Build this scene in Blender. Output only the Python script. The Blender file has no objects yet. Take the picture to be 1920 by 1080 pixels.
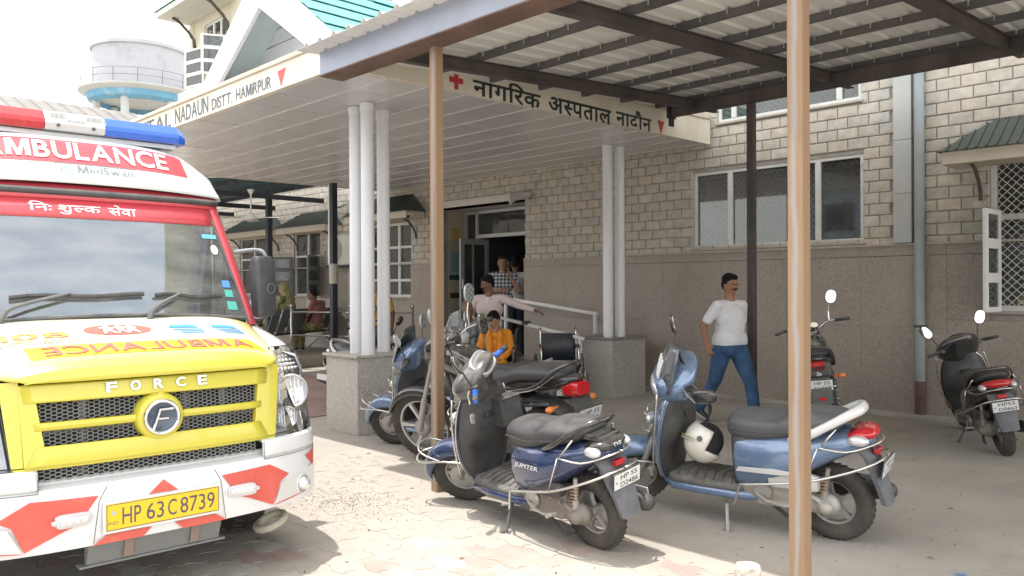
import bpy, bmesh, math, random
import numpy as np
from mathutils import Vector, Matrix
R = math.radians
rnd = random.Random(7)
SC = bpy.context.scene
COL = SC.collection
# ------------------------------------------------------------------ camera, light, exposure
CAM_H = 1.47
cam_d = bpy.data.cameras.new('camera')
cam = bpy.data.objects.new('camera', cam_d)
COL.objects.link(cam)
cam_d.sensor_width = 36.0
cam_d.lens = 36 * 1505 / 1920
cam_d.clip_start = 0.05
cam_d.clip_end = 2000
cam.matrix_world = (Matrix.Translation((0, 0, CAM_H)) @ Matrix.Rotation(R(45.6), 4, 'Z')
                    @ Matrix.Rotation(R(90 - 0.04), 4, 'X') @ Matrix.Rotation(R(-0.25), 4, 'Z'))
SC.camera = cam
SUN_V = Vector((0.13, 0.15, -1)).normalized()          # the way the sunlight travels
world = bpy.data.worlds.new('World')
SC.world = world
world.use_nodes = True
wt = world.node_tree
wt.nodes.clear()
sky = wt.nodes.new('ShaderNodeTexSky')
sky.sky_type = 'NISHITA'
sky.sun_disc = False
sky.sun_elevation = R(78.7)
sky.sun_rotation = R(221)
sky.dust_density = 6.0
sky.air_density = 1.0
sky.ozone_density = 1.0
hz = wt.nodes.new('ShaderNodeMix'); hz.data_type = 'RGBA'
hz.inputs[0].default_value = 0.75
hzt = wt.nodes.new('ShaderNodeTexCoord'); hzs = wt.nodes.new('ShaderNodeSeparateXYZ'); wt.links.new(hzt.outputs['Generated'], hzs.inputs[0])
hzr = wt.nodes.new('ShaderNodeMapRange'); hzr.inputs[1].default_value = 0.0; hzr.inputs[2].default_value = 1.0; hzr.inputs[3].default_value = 1.22; hzr.inputs[4].default_value = 0.62   # white haze, thicker towards the horizon
wt.links.new(hzs.outputs[2], hzr.inputs[0])
hzv = wt.nodes.new('ShaderNodeVectorMath'); hzv.operation = 'SCALE'; hzv.inputs[0].default_value = (9.2, 9.2, 9.05); wt.links.new(hzr.outputs[0], hzv.inputs[3]); wt.links.new(hzv.outputs[0], hz.inputs[7])
bg = wt.nodes.new('ShaderNodeBackground')
bg.inputs[1].default_value = 0.15
wo = wt.nodes.new('ShaderNodeOutputWorld')
wt.links.new(sky.outputs[0], hz.inputs[6])
wt.links.new(hz.outputs[2], bg.inputs[0])
wt.links.new(bg.outputs[0], wo.inputs[0])
sun_d = bpy.data.lights.new('sun', 'SUN')
sun_d.energy = 2.0
sun_d.angle = R(0.6)
sun_d.color = (1.0, 0.965, 0.92)
sun = bpy.data.objects.new('sun', sun_d)
COL.objects.link(sun)
sun.rotation_euler = SUN_V.to_track_quat('-Z', 'Y').to_euler()
SC.view_settings.view_transform = 'Standard'
SC.view_settings.look = 'None'
SC.view_settings.gamma = 1
SC.view_settings.exposure = 1.22
SC.view_settings.use_curve_mapping = False
try:
    SC.cycles.max_bounces = 8
    SC.cycles.diffuse_bounces = 4
    SC.cycles.glossy_bounces = 3
    SC.cycles.transparent_max_bounces = 12
    SC.cycles.caustics_reflective = False
    SC.cycles.caustics_refractive = False
    SC.cycles.sample_clamp_indirect = 6
except Exception:
    pass

# ------------------------------------------------------------------ mesh helpers
class MB:
    """collects shapes, then links them as one object"""
    def __init__(s):
        s.v = []; s.f = []
    def add(s, vs, fs, M=None):
        o = len(s.v)
        if M is not None:
            vs = [M @ Vector(p) for p in vs]
        s.v.extend([tuple(p) for p in vs])
        s.f.extend([tuple(i + o for i in f) for f in fs])
        return s
    def box(s, lo, hi, M=None):
        x0, y0, z0 = lo; x1, y1, z1 = hi
        vs = [(x0, y0, z0), (x1, y0, z0), (x1, y1, z0), (x0, y1, z0), (x0, y0, z1), (x1, y0, z1), (x1, y1, z1), (x0, y1, z1)]
        fs = [(0, 3, 2, 1), (4, 5, 6, 7), (0, 1, 5, 4), (1, 2, 6, 5), (2, 3, 7, 6), (3, 0, 4, 7)]
        return s.add(vs, fs, M)
    def cbox(s, c, d, M=None):
        return s.box([c[i] - d[i] / 2 for i in range(3)], [c[i] + d[i] / 2 for i in range(3)], M)
    def prism(s, poly, a, b, axis='y', M=None):
        n = len(poly)
        def P(p, t):
            return {'x': (t, p[0], p[1]), 'y': (p[0], t, p[1]), 'z': (p[0], p[1], t)}[axis]
        vs = [P(p, a) for p in poly] + [P(p, b) for p in poly]
        fs = [tuple(range(n))[::-1], tuple(range(n, 2 * n))] + [(i, (i + 1) % n, n + (i + 1) % n, n + i) for i in range(n)]
        return s.add(vs, fs, M)
    def loft(s, rings, caps=True, closed=True, M=None):
        n = len(rings[0]); vs = [p for r in rings for p in r]; fs = []
        for k in range(len(rings) - 1):
            for i in range(n if closed else n - 1):
                j = (i + 1) % n
                fs.append((k * n + i, k * n + j, (k + 1) * n + j, (k + 1) * n + i))
        if caps and closed:
            fs.append(tuple(range(n))[::-1]); fs.append(tuple(range((len(rings) - 1) * n, len(rings) * n)))
        return s.add(vs, fs, M)
    def tube(s, pts, r, n=8, M=None, smooth=0, closed=False, flat=1.0):
        pts = [Vector(p) for p in pts]
        if smooth: pts = crom(pts, smooth, closed)
        N = len(pts)
        rr = r if isinstance(r, (list, tuple)) else [r] * N
        if len(rr) != N:
            rr = [rr[min(len(rr) - 1, int(i * (len(rr) - 1) / max(1, N - 1)))] + 0 for i in range(N)] if len(rr) < 2 else [np.interp(i / (N - 1), np.linspace(0, 1, len(rr)), rr) for i in range(N)]
        rings = []; up = None
        for i in range(N):
            a = pts[i - 1] if (i > 0 or closed) else pts[i]
            b = pts[(i + 1) % N] if (i < N - 1 or closed) else pts[i]
            t = (b - a).normalized() if (b - a).length > 1e-9 else Vector((0, 0, 1))
            if up is None:
                up = Vector((0, 0, 1)) if abs(t.z) < 0.9 else Vector((1, 0, 0))
            u = up - t * up.dot(t)
            if u.length < 1e-4: u = t.orthogonal()
            u.normalize(); up = u; w = t.cross(u)
            rings.append([pts[i] + (u * math.sin(6.28318 * k / n) * flat + w * math.cos(6.28318 * k / n)) * rr[i] for k in range(n)])
        if closed: rings.append(rings[0])
        return s.loft(rings, caps=not closed, M=M)
    def lathe(s, prof, n=32, M=None, axis='y', close=False):
        # prof: (radius, along)
        rings = []
        for k in range(n):
            a = 6.2831853 * k / n; c, q = math.cos(a), math.sin(a)
            if axis == 'y': rings.append([(r * c, h, r * q) for r, h in prof])
            elif axis == 'z': rings.append([(r * c, r * q, h) for r, h in prof])
            else: rings.append([(h, r * c, r * q) for r, h in prof])
        rings.append(rings[0])
        n0 = len(prof); vs = [p for r in rings[:-1] for p in r]; fs = []
        for k in range(n):
            k2 = (k + 1) % n
            for i in range(n0 - 1 + (1 if close else 0)):
                j = (i + 1) % n0
                fs.append((k * n0 + i, k2 * n0 + i, k2 * n0 + j, k * n0 + j))
        return s.add(vs, fs, M)
    def ell(s, c, r, n=14, m=9, M=None):
        vs = [(c[0], c[1], c[2] + r[2])]; fs = []
        for j in range(1, m):
            a = math.pi * j / m
            for i in range(n):
                b = 6.2831853 * i / n
                vs.append((c[0] + r[0] * math.sin(a) * math.cos(b), c[1] + r[1] * math.sin(a) * math.sin(b), c[2] + r[2] * math.cos(a)))
        vs.append((c[0], c[1], c[2] - r[2])); L = len(vs) - 1
        for i in range(n):
            fs.append((0, 1 + i, 1 + (i + 1) % n)); fs.append((L, L - n + (i + 1) % n, L - n + i))
            for j in range(m - 2):
                a = 1 + j * n
                fs.append((a + i, a + n + i, a + n + (i + 1) % n, a + (i + 1) % n))
        return s.add(vs, fs, M)
    def cap(s, a, b, ra, rb, n=12, M=None, fl=1.0, side=(1, 0, 0)):
        # tapered capsule; fl flattens it across the direction "side"
        a = Vector(a); b = Vector(b); d = b - a; L = d.length
        t = d.normalized() if L > 1e-6 else Vector((0, 0, 1))
        u = Vector(side) - t * Vector(side).dot(t)
        if u.length < 1e-3: u = t.orthogonal()
        u.normalize(); w = t.cross(u); rings = []
        for k in range(5):
            q = math.pi / 2 * (1 - k / 5)
            rings.append((a - t * ra * math.sin(q), ra * math.cos(q)))
        rings[0] = (rings[0][0], ra * 0.08)
        rings.append((a, ra)); rings.append((a.lerp(b, .5), (ra + rb) / 2)); rings.append((b, rb))
        for k in range(1, 6):
            q = math.pi / 2 * k / 5
            rings.append((b + t * rb * math.sin(q), max(rb * math.cos(q), rb * .08)))
        return s.loft([[c + (u * math.cos(6.28318 * i / n) + w * math.sin(6.28318 * i / n) * fl) * r for i in range(n)] for c, r in rings], M=M)
    def grid(s, fn, us, vs_, M=None):
        P = [fn(u, v) for v in vs_ for u in us]; n = len(us)
        return s.add(P, [(j * n + i, j * n + i + 1, (j + 1) * n + i + 1, (j + 1) * n + i) for j in range(len(vs_) - 1) for i in range(n - 1)], M)
    def mesh(s, name, smooth=False, norm=True):
        me = bpy.data.meshes.new(name)
        me.from_pydata([tuple(p) for p in s.v], [], s.f)
        if norm:
            bm = bmesh.new(); bm.from_mesh(me)
            bmesh.ops.recalc_face_normals(bm, faces=bm.faces); bm.to_mesh(me); bm.free()
        if smooth:
            me.polygons.foreach_set('use_smooth', [True] * len(me.polygons))
        me.update()
        return me

def crom(pts, k, closed=False):
    pts = [Vector(p) for p in pts]; N = len(pts); out = []
    for i in range(N if closed else N - 1):
        if closed: p0, p1, p2, p3 = pts[i - 1], pts[i], pts[(i + 1) % N], pts[(i + 2) % N]
        else: p0, p1, p2, p3 = pts[max(i - 1, 0)], pts[i], pts[i + 1], pts[min(i + 2, N - 1)]
        for q in range(k):
            t = q / k
            out.append(0.5 * ((2 * p1) + (p2 - p0) * t + (2 * p0 - 5 * p1 + 4 * p2 - p3) * t * t + (3 * p1 - p0 - 3 * p2 + p3) * t ** 3))
    if not closed: out.append(pts[-1])
    return out

def crom_rows(rows, k):
    """smooth interpolation of rows of numbers"""
    a = [list(r) for r in rows]; N = len(a); out = []
    for i in range(N - 1):
        p0, p1, p2, p3 = a[max(i - 1, 0)], a[i], a[i + 1], a[min(i + 2, N - 1)]
        for q in range(k):
            t = q / k
            out.append([0.5 * ((2 * y) + (z - x) * t + (2 * x - 5 * y + 4 * z - w) * t * t + (3 * y - x - 3 * z + w) * t ** 3) for x, y, z, w in zip(p0, p1, p2, p3)])
    out.append(a[-1])
    return out

def sring(cx, cy, cz, ru, rv, n=2.4, N=24, plane='yz', top=None):
    """superellipse ring; plane yz, xy or xz; top = other exponent for the upper half"""
    out = []
    for k in range(N):
        a = 6.2831853 * k / N; c, q = math.cos(a), math.sin(a)
        e = top if (top and q > 0) else n
        u = ru * math.copysign(abs(c) ** (2 / e), c); v = rv * math.copysign(abs(q) ** (2 / e), q)
        out.append({'yz': (cx, cy + u, cz + v), 'xy': (cx + u, cy + v, cz), 'xz': (cx + u, cy, cz + v)}[plane])
    return out

def obj(name, mb, m=None, parent=None, smooth=False, bevel=0, seg=2, sub=0, M=None, auto=None, solid=0, loc=None, rot=None, norm=True, weld=0):
    me = mb.mesh(name, smooth or auto is not None, norm) if isinstance(mb, MB) else mb
    if m is not None and not me.materials:
        me.materials.append(m)
    o = bpy.data.objects.new(name, me)
    COL.objects.link(o)
    if parent is not None: o.parent = parent
    if M is not None: o.matrix_local = M
    if loc is not None: o.location = loc
    if rot is not None: o.rotation_euler = rot
    if auto is not None:
        try: me.set_sharp_from_angle(angle=R(auto))
        except Exception: pass
    if solid:
        d = o.modifiers.new('solid', 'SOLIDIFY'); d.thickness = solid; d.offset = -1
    if bevel:
        b = o.modifiers.new('bevel', 'BEVEL'); b.width = bevel; b.segments = seg; b.limit_method = 'ANGLE'; b.angle_limit = R(35)
        b.harden_normals = False
    if sub:
        q = o.modifiers.new('sub', 'SUBSURF'); q.levels = sub; q.render_levels = sub
    return o

def blob(name, mb, m, parent=None, vox=0.012, sm=4, M=None, loc=None):
    """overlapping lumps fused into one continuous skin"""
    o = obj(name, mb, m, parent, smooth=True, M=M, loc=loc)
    r = o.modifiers.new('fuse', 'REMESH'); r.mode = 'VOXEL'; r.voxel_size = vox; r.use_smooth_shade = True
    if sm:
        q = o.modifiers.new('smooth', 'SMOOTH'); q.factor = 0.5; q.iterations = sm
    return o

def tag(o, label=None, cat=None, group=None, kind=None):
    if label: o['label'] = label
    if cat: o['category'] = cat
    if group: o['group'] = group
    if kind: o['kind'] = kind
    return o

def thing(name, label, cat, loc=(0, 0, 0), rotz=0, group=None, M=None):
    o = bpy.data.objects.new(name, None); COL.objects.link(o); o.empty_display_size = .2
    if M is not None: o.matrix_world = M
    else:
        o.location = loc; o.rotation_euler = (0, 0, rotz)
    return tag(o, label, cat, group)

def copy_tree(o, parent=None):
    c = o.copy(); COL.objects.link(c)
    if parent is not None: c.parent = parent
    for ch in o.children:
        copy_tree(ch, c)
    return c

# ------------------------------------------------------------------ materials
MATS = {}
def mat(name, col, rough=.6, metal=0.0, var=0.0, vscale=6.0, bump=0.0, bscale=40.0, spec=.5, coat=0.0, dust=0.0, dustcol=(.42, .37, .31), stain=0.0, staincol=(.2, .13, .08), sscale=2.5, trans=0.0, emit=0, speck=0, speckcol=(.5, .5, .5), stretch=None, alpha=1, world=False):
    if name in MATS: return MATS[name]
    m = bpy.data.materials.new(name); m.use_nodes = True; MATS[name] = m
    nt = m.node_tree; p = nt.nodes['Principled BSDF']; L = nt.links.new
    p.inputs['Roughness'].default_value = rough; p.inputs['Metallic'].default_value = metal
    p.inputs['Specular IOR Level'].default_value = spec
    if coat:
        p.inputs['Coat Weight'].default_value = coat; p.inputs['Coat Roughness'].default_value = .06
    if trans: p.inputs['Transmission Weight'].default_value = trans
    if alpha < 1: p.inputs['Alpha'].default_value = alpha
    if emit:
        p.inputs['Emission Color'].default_value = (*col, 1); p.inputs['Emission Strength'].default_value = emit
    m.diffuse_color = (*col, 1)
    p.inputs['Base Color'].default_value = (*col, 1)
    need = var or bump or dust or stain or speck
    if not need: return m
    tc = nt.nodes.new('ShaderNodeTexCoord'); src = tc.outputs['Object']
    if world: src = nt.nodes.new('ShaderNodeNewGeometry').outputs['Position']      # so that alike pieces differ
    if stretch:
        mp = nt.nodes.new('ShaderNodeMapping'); mp.inputs['Scale'].default_value = stretch
        L(src, mp.inputs[0]); src = mp.outputs[0]
    def noise(sc, det=5, ro=.6):
        n = nt.nodes.new('ShaderNodeTexNoise'); n.inputs['Scale'].default_value = sc; n.inputs['Detail'].default_value = det; n.inputs['Roughness'].default_value = ro
        L(src, n.inputs['Vector']); return n.outputs[0]
    def ramp(x, a, b, va=0., vb=1.):
        r = nt.nodes.new('ShaderNodeMapRange'); r.inputs[1].default_value = a; r.inputs[2].default_value = b; r.inputs[3].default_value = va; r.inputs[4].default_value = vb
        L(x, r.inputs[0]); return r.outputs[0]
    def mix(f, a, b):
        n = nt.nodes.new('ShaderNodeMix'); n.data_type = 'RGBA'
        for i, x in ((0, f), (6, a), (7, b)):
            if hasattr(x, 'is_linked'): L(x, n.inputs[i])
            else: n.inputs[i].default_value = x if i == 0 else (*x, 1)
        return n.outputs[2]
    c = col
    if var:
        c = mix(ramp(noise(vscale), .3, .7), tuple(max(0, x * (1 - var)) for x in col), tuple(min(1, x * (1 + var)) for x in col))
    if speck:
        vo = nt.nodes.new('ShaderNodeTexVoronoi'); vo.inputs['Scale'].default_value = speck; L(src, vo.inputs['Vector'])
        c = mix(ramp(vo.outputs['Color'], .35, .75), c, speckcol)
    if stain:
        c = mix(ramp(noise(sscale, 7, .65), .52, .75, 0, stain), c, staincol)
    if dust:
        g = nt.nodes.new('ShaderNodeNewGeometry'); sx = nt.nodes.new('ShaderNodeSeparateXYZ'); L(g.outputs['Normal'], sx.inputs[0])
        up = ramp(sx.outputs[2], -.2, 1, .25, 1)
        mu = nt.nodes.new('ShaderNodeMath'); mu.operation = 'MULTIPLY'; L(up, mu.inputs[0]); L(ramp(noise(9, 8, .7), .3, .75, 0, dust), mu.inputs[1])
        c = mix(mu.outputs[0], c, dustcol)
        ro = nt.nodes.new('ShaderNodeMath'); ro.operation = 'MULTIPLY_ADD'; L(mu.outputs[0], ro.inputs[0]); ro.inputs[1].default_value = .6; ro.inputs[2].default_value = rough
        L(ro.outputs[0], p.inputs['Roughness'])
    if hasattr(c, 'is_linked'): L(c, p.inputs['Base Color'])
    if bump:
        b = nt.nodes.new('ShaderNodeBump'); b.inputs['Strength'].default_value = bump; b.inputs['Distance'].default_value = .01
        L(noise(bscale, 6), b.inputs['Height']); L(b.outputs[0], p.inputs['Normal'])
    return m

def glass_mat(name, tint=(.75, .82, .84), refl=1.5, gloss=.02, dirt_sheen=0.0):
    if name in MATS: return MATS[name]
    m = bpy.data.materials.new(name); m.use_nodes = True; MATS[name] = m
    nt = m.node_tree; nt.nodes.clear(); L = nt.links.new
    o = nt.nodes.new('ShaderNodeOutputMaterial'); t = nt.nodes.new('ShaderNodeBsdfTransparent'); t.inputs[0].default_value = (*tint, 1)
    g = nt.nodes.new('ShaderNodeBsdfGlossy'); g.inputs['Roughness'].default_value = gloss; g.inputs[0].default_value = (.74, .86, 1, 1) if 'wind' in name else (1, 1, 1, 1)  # windscreen gloss tinted blue: a blue sky put into the reflection colour
    f = nt.nodes.new('ShaderNodeFresnel'); f.inputs[0].default_value = refl
    x = nt.nodes.new('ShaderNodeMixShader'); L(f.outputs[0], x.inputs[0]); L(t.outputs[0], x.inputs[1]); L(g.outputs[0], x.inputs[2])
    if dirt_sheen:
        d = nt.nodes.new('ShaderNodeBsdfDiffuse'); d.inputs[0].default_value = (.5, .5, .48, 1)
        n = nt.nodes.new('ShaderNodeTexNoise'); n.inputs['Scale'].default_value = 5; n.inputs['Detail'].default_value = 6
        r = nt.nodes.new('ShaderNodeMapRange'); r.inputs[1].default_value = .35; r.inputs[2].default_value = .75; r.inputs[3].default_value = dirt_sheen * .3; r.inputs[4].default_value = dirt_sheen
        L(n.outputs[0], r.inputs[0]); y = nt.nodes.new('ShaderNodeMixShader'); L(r.outputs[0], y.inputs[0]); L(x.outputs[0], y.inputs[1]); L(d.outputs[0], y.inputs[2]); x = y
    L(x.outputs[0], o.inputs[0]); m.diffuse_color = (*tint, 1)
    return m

# text: one glyph mesh per string, laid flat in x (right) and y (up), baseline at 0
TXT = {}
def text_geo(s, size=1.0, bold=0.0, shear=0.0, space=1.0):
    k = (s, bold, shear, space)
    if k not in TXT:
        cu = bpy.data.curves.new('t', 'FONT'); cu.body = s; cu.size = 1; cu.offset = bold; cu.shear = shear; cu.space_character = space
        cu.resolution_u = 3
        o = bpy.data.objects.new('t', cu); COL.objects.link(o)
        dg = bpy.context.evaluated_depsgraph_get(); dg.update()
        me = bpy.data.meshes.new_from_object(o.evaluated_get(dg))
        TXT[k] = ([tuple(v.co) for v in me.vertices], [tuple(p.vertices) for p in me.polygons])
        bpy.data.objects.remove(o); bpy.data.curves.remove(cu); bpy.data.meshes.remove(me)
    vs, fs = TXT[k]
    return [(x * size, y * size) for x, y, z in vs], fs

def latin(s, bold=.0, gap=.06):
    """letter by letter; the M is drawn by hand so that it keeps its shape when bold"""
    V, F, x = [], [], 0.0
    for c in s:
        if c == ' ': x += .25; continue
        if c == 'M':
            w, h, t = .74, .70, .125 + bold * 2; a = t * 1.25
            vs = [(0, 0), (t, 0), (t, h * .62), (w / 2 - t * .40, 0), (w / 2 + t * .40, 0), (w - t, h * .62), (w - t, 0), (w, 0), (w, h), (w - a, h), (w / 2, h * .30), (a, h), (0, h)]
            fs = [[0, 1, 2, 11, 12], [2, 3, 10, 11], [3, 4, 10], [4, 5, 9, 10], [5, 6, 7, 8, 9]]
        else: vs, fs = text_geo(c, 1, bold)
        x0 = min(p[0] for p in vs); x1 = max(p[0] for p in vs); o = len(V)
        V += [(p[0] - x0 + x, p[1]) for p in vs]; F += [[i + o for i in f] for f in fs]; x += x1 - x0 + gap + bold
    return V, F

def text_fit(s, w, h=None, bold=0.0, shear=0.0, space=1.0, center=True):
    """text scaled to width w (and height h), centred on the origin"""
    vs, fs = text_geo(s, 1, bold, shear, space)
    xs = [p[0] for p in vs]; ys = [p[1] for p in vs]
    x0, x1, y0, y1 = min(xs), max(xs), min(ys), max(ys)
    sx = w / (x1 - x0); sy = (h / (y1 - y0)) if h else sx
    return [((x - (x0 + x1) / 2) * sx, (y - (y0 + y1) / 2) * sy) for x, y in vs], fs

def lettering(name, geo, m, fn, parent, thick=0.0):
    """geo 2-D text; fn maps (x, y) to a point on the carrying surface"""
    vs, fs = geo
    mb = MB(); mb.add([fn(x, y) for x, y in vs], fs)
    return obj(name, mb, m, parent, norm=False, solid=thick)
# ================================================================== SETTING
W = 9.46                                                # the hospital wall stands at y = W
def concrete_mat():
    m = bpy.data.materials.new('dusty_concrete'); m.use_nodes = True; nt = m.node_tree; p = nt.nodes['Principled BSDF']; L = nt.links.new; p.inputs['Roughness'].default_value = .95; MATS['dusty_concrete'] = m
    tc = nt.nodes.new('ShaderNodeTexCoord'); src = tc.outputs['Object']
    def noise(sc, det=6, ro=.6, st=None, dist=0):
        v = src
        if st: mp = nt.nodes.new('ShaderNodeMapping'); mp.inputs['Scale'].default_value = st; mp.inputs['Rotation'].default_value = (0, 0, .5); L(src, mp.inputs[0]); v = mp.outputs[0]
        n = nt.nodes.new('ShaderNodeTexNoise'); n.inputs['Scale'].default_value = sc; n.inputs['Detail'].default_value = det; n.inputs['Roughness'].default_value = ro; n.inputs['Distortion'].default_value = dist; L(v, n.inputs['Vector']); return n.outputs[0]
    def rmp(x, a, b, c=0, d=1):
        r = nt.nodes.new('ShaderNodeMapRange'); r.inputs[1].default_value = a; r.inputs[2].default_value = b; r.inputs[3].default_value = c; r.inputs[4].default_value = d; L(x, r.inputs[0]); return r.outputs[0]
    def mix(f, a, b):
        n = nt.nodes.new('ShaderNodeMix'); n.data_type = 'RGBA'; L(f, n.inputs[0])
        for i, x in ((6, a), (7, b)):
            if hasattr(x, 'is_linked'): L(x, n.inputs[i])
            else: n.inputs[i].default_value = (*x, 1)
        return n.outputs[2]
    c = mix(rmp(noise(1.1, 7, .62), .35, .65), (.375, .345, .305), (.46, .43, .385))
    c = mix(rmp(noise(.45, 5, .6, None, .6), .48, .68, 0, .7), c, (.335, .31, .275))
    c = mix(rmp(noise(5, 8, .7), .56, .74, 0, .55), c, (.50, .47, .42))
    c = mix(rmp(noise(3.2, 7, .7, (1, .16, 1)), .54, .70, 0, .65), c, (.30, .28, .25))
    c = mix(rmp(noise(55, 3, .6), .60, .72, 0, .4), c, (.27, .25, .22))
    vo = nt.nodes.new('ShaderNodeTexVoronoi'); vo.feature = 'DISTANCE_TO_EDGE'; vo.inputs['Scale'].default_value = .55; dn = nt.nodes.new('ShaderNodeTexNoise'); dn.inputs['Scale'].default_value = 2.5; dn.inputs['Detail'].default_value = 6; L(src, dn.inputs['Vector'])
    va = nt.nodes.new('ShaderNodeVectorMath'); va.operation = 'MULTIPLY_ADD'; L(dn.outputs[1], va.inputs[0]); va.inputs[1].default_value = (.5, .5, .5); L(src, va.inputs[2]); L(va.outputs[0], vo.inputs['Vector'])
    c = mix(rmp(vo.outputs['Distance'], .0, .005, .35, 0), c, (.20, .18, .16))
    L(c, p.inputs['Base Color'])
    b = nt.nodes.new('ShaderNodeBump'); b.inputs['Strength'].default_value = .5; b.inputs['Distance'].default_value = .012; L(noise(26, 9, .7), b.inputs['Height']); L(b.outputs[0], p.inputs['Normal'])
    return m
concrete = concrete_mat()
gm = MB(); gm.grid(lambda u, v: (u, v, 0.0), [-400, -60, -25, -8, 4, 40, 400], [-400, -40, -5, 5, 14, 60, 400])
tag(obj('ground', gm, concrete), kind='structure')

# dust film and pavers in the sunlit corner: wavy interlocking blocks, thin joints between them
PAVE = tag(bpy.data.objects.new('paving', None), kind='structure'); COL.objects.link(PAVE)
pcol = [mat('paver_red', (.42, .315, .275), .95, var=.12, vscale=5, bump=.3, stain=.95, staincol=(.43, .395, .34), sscale=2.2, world=True),
        mat('paver_pale', (.48, .465, .41), .95, var=.08, vscale=5, bump=.3, stain=.8, staincol=(.43, .395, .34), sscale=2.2, world=True),
        mat('paver_dusty', (.42, .375, .325), .95, var=.12, vscale=5, bump=.3, stain=.9, staincol=(.43, .395, .34), sscale=2.4, world=True),
        mat('paver_buried', (.42, .385, .335), .95, var=.06, vscale=5, bump=.3, stain=.9, staincol=(.43, .395, .34), sscale=2.4, world=True)]
def paver_outline(w, h, e=.018):
    pts = []
    n = 6
    for (a, b, ph) in (((-1, -1), (1, -1), 1), ((1, -1), (1, 1), -1), ((1, 1), (-1, 1), 1), ((-1, 1), (-1, -1), -1)):
        for k in range(n):
            t = k / n; x = (a[0] + (b[0] - a[0]) * t) * w / 2; y = (a[1] + (b[1] - a[1]) * t) * h / 2
            off = e * math.sin(2 * math.pi * t) * ph
            if a[1] == b[1]: y += off
            else: x += off
            pts.append((x, y))
    return pts
PW, PH = .235, .135
pavm = MB(); pavm.prism(paver_outline(PW - .002, PH - .002), -.03, .004, 'z'); pme = []
for m in pcol:
    me = pavm.mesh('paver'); me.materials.append(m); pme.append(me)
cells = []
for i in range(-30, 12):
    for j in range(0, 33):
        x = -1.2 + i * PW + (j % 2) * PW / 2; y = 0.3 + j * PH
        dep = -x * .714 + y * .70; lat = x * .70 + y * .714
        if dep < 3.6 or dep > 7.2 or abs(lat / dep) > .66: continue
        if y > 3.75 and x > -5.4: continue
        if x < -6.1 or y > 4.3: continue
        if x > -3.0 and dep < 4 and lat / dep > .45: continue
        cells.append((dep, x, y))
cells.sort()
g = MB(); g.box((-6.2, .2, -.02), (1.6, 4.35, .0018)); obj('joint_dust', g, mat('joint_dust', (.42, .38, .33), .95, var=.1, vscale=3, bump=.3), PAVE)
dp = MB(); rest = []
for k, (dep, x, y) in enumerate(cells):
    vis = max(0, min(1, (4.9 - dep) / 1.2))             # nearer ones are swept clean, further ones lie under dust
    q = rnd.random()
    me = pme[0] if q < .24 * vis else pme[1] if q < .36 * vis else pme[2] if q < .85 * (vis + .15) else pme[3]
    zz = rnd.uniform(-.0012, .0015)
    if k < 300:
        o = bpy.data.objects.new('paver', me); COL.objects.link(o); o.parent = PAVE
        o.location = (x, y, zz); o.rotation_euler = (rnd.uniform(-.004, .004), rnd.uniform(-.004, .004), 0)
    else:
        dp.add(pavm.v, pavm.f, Matrix.Translation((x, y, zz)))
if dp.v: tag(obj('paver', dp, pcol[3], PAVE), kind='stuff')

# loose grit, leaf litter
grit = MB(); r2 = random.Random(3)
for k in range(1500):
    if k < 620: x = r2.gauss(-4.75, .28); y = r2.gauss(3.05, .17)
    else: x = r2.uniform(-7, 1); y = r2.uniform(1.2, 9.2)
    s = r2.uniform(.003, .008) * (1 if k < 620 else 1.1)
    a = r2.uniform(0, 3)
    grit.add([(x + s * math.cos(a), y + s * math.sin(a), .004), (x + s * math.cos(a + 2.1), y + s * math.sin(a + 2.1), .004), (x + s * math.cos(a + 4.2), y + s * math.sin(a + 4.2), .005), (x, y, .006 + s * .7)], [(0, 1, 3), (1, 2, 3), (2, 0, 3)])
tag(obj('grit', grit, mat('grit', (.28, .25, .22), .95)), 'loose grey grit and crumbs scattered over the yard', 'grit', kind='stuff')
lit = MB()
for k in range(110):
    x = r2.uniform(-6, .5); y = r2.uniform(1.5, 8.8); a = r2.uniform(0, 6.28); s = r2.uniform(.012, .03)
    c, q = math.cos(a) * s, math.sin(a) * s
    lit.add([(x - c, y - q, .006), (x - q * .25, y + c * .25, .012), (x + c, y + q, .007), (x + q * .25, y - c * .25, .006)], [(0, 1, 2, 3)])
tag(obj('leaf_litter', lit, mat('dry_leaf', (.17, .13, .08), .9)), 'small dry leaves and twigs strewn on the ground', 'litter', kind='stuff')
# red tiled floor under the porch
tl = MB()
for i in range(38):
    for j in range(9):
        tl.box((-19.5 + i * .3, 4.3 + j * .3 + 0, 0), (-19.5 + i * .3 + .294, 4.3 + j * .3 + .294, .012))
tag(obj('porch_floor', tl, mat('red_floor_tile', (.34, .24, .21), .8, var=.2, vscale=2, bump=.2, stain=.6, staincol=(.40, .35, .30), sscale=1.5)), kind='structure')

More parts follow.
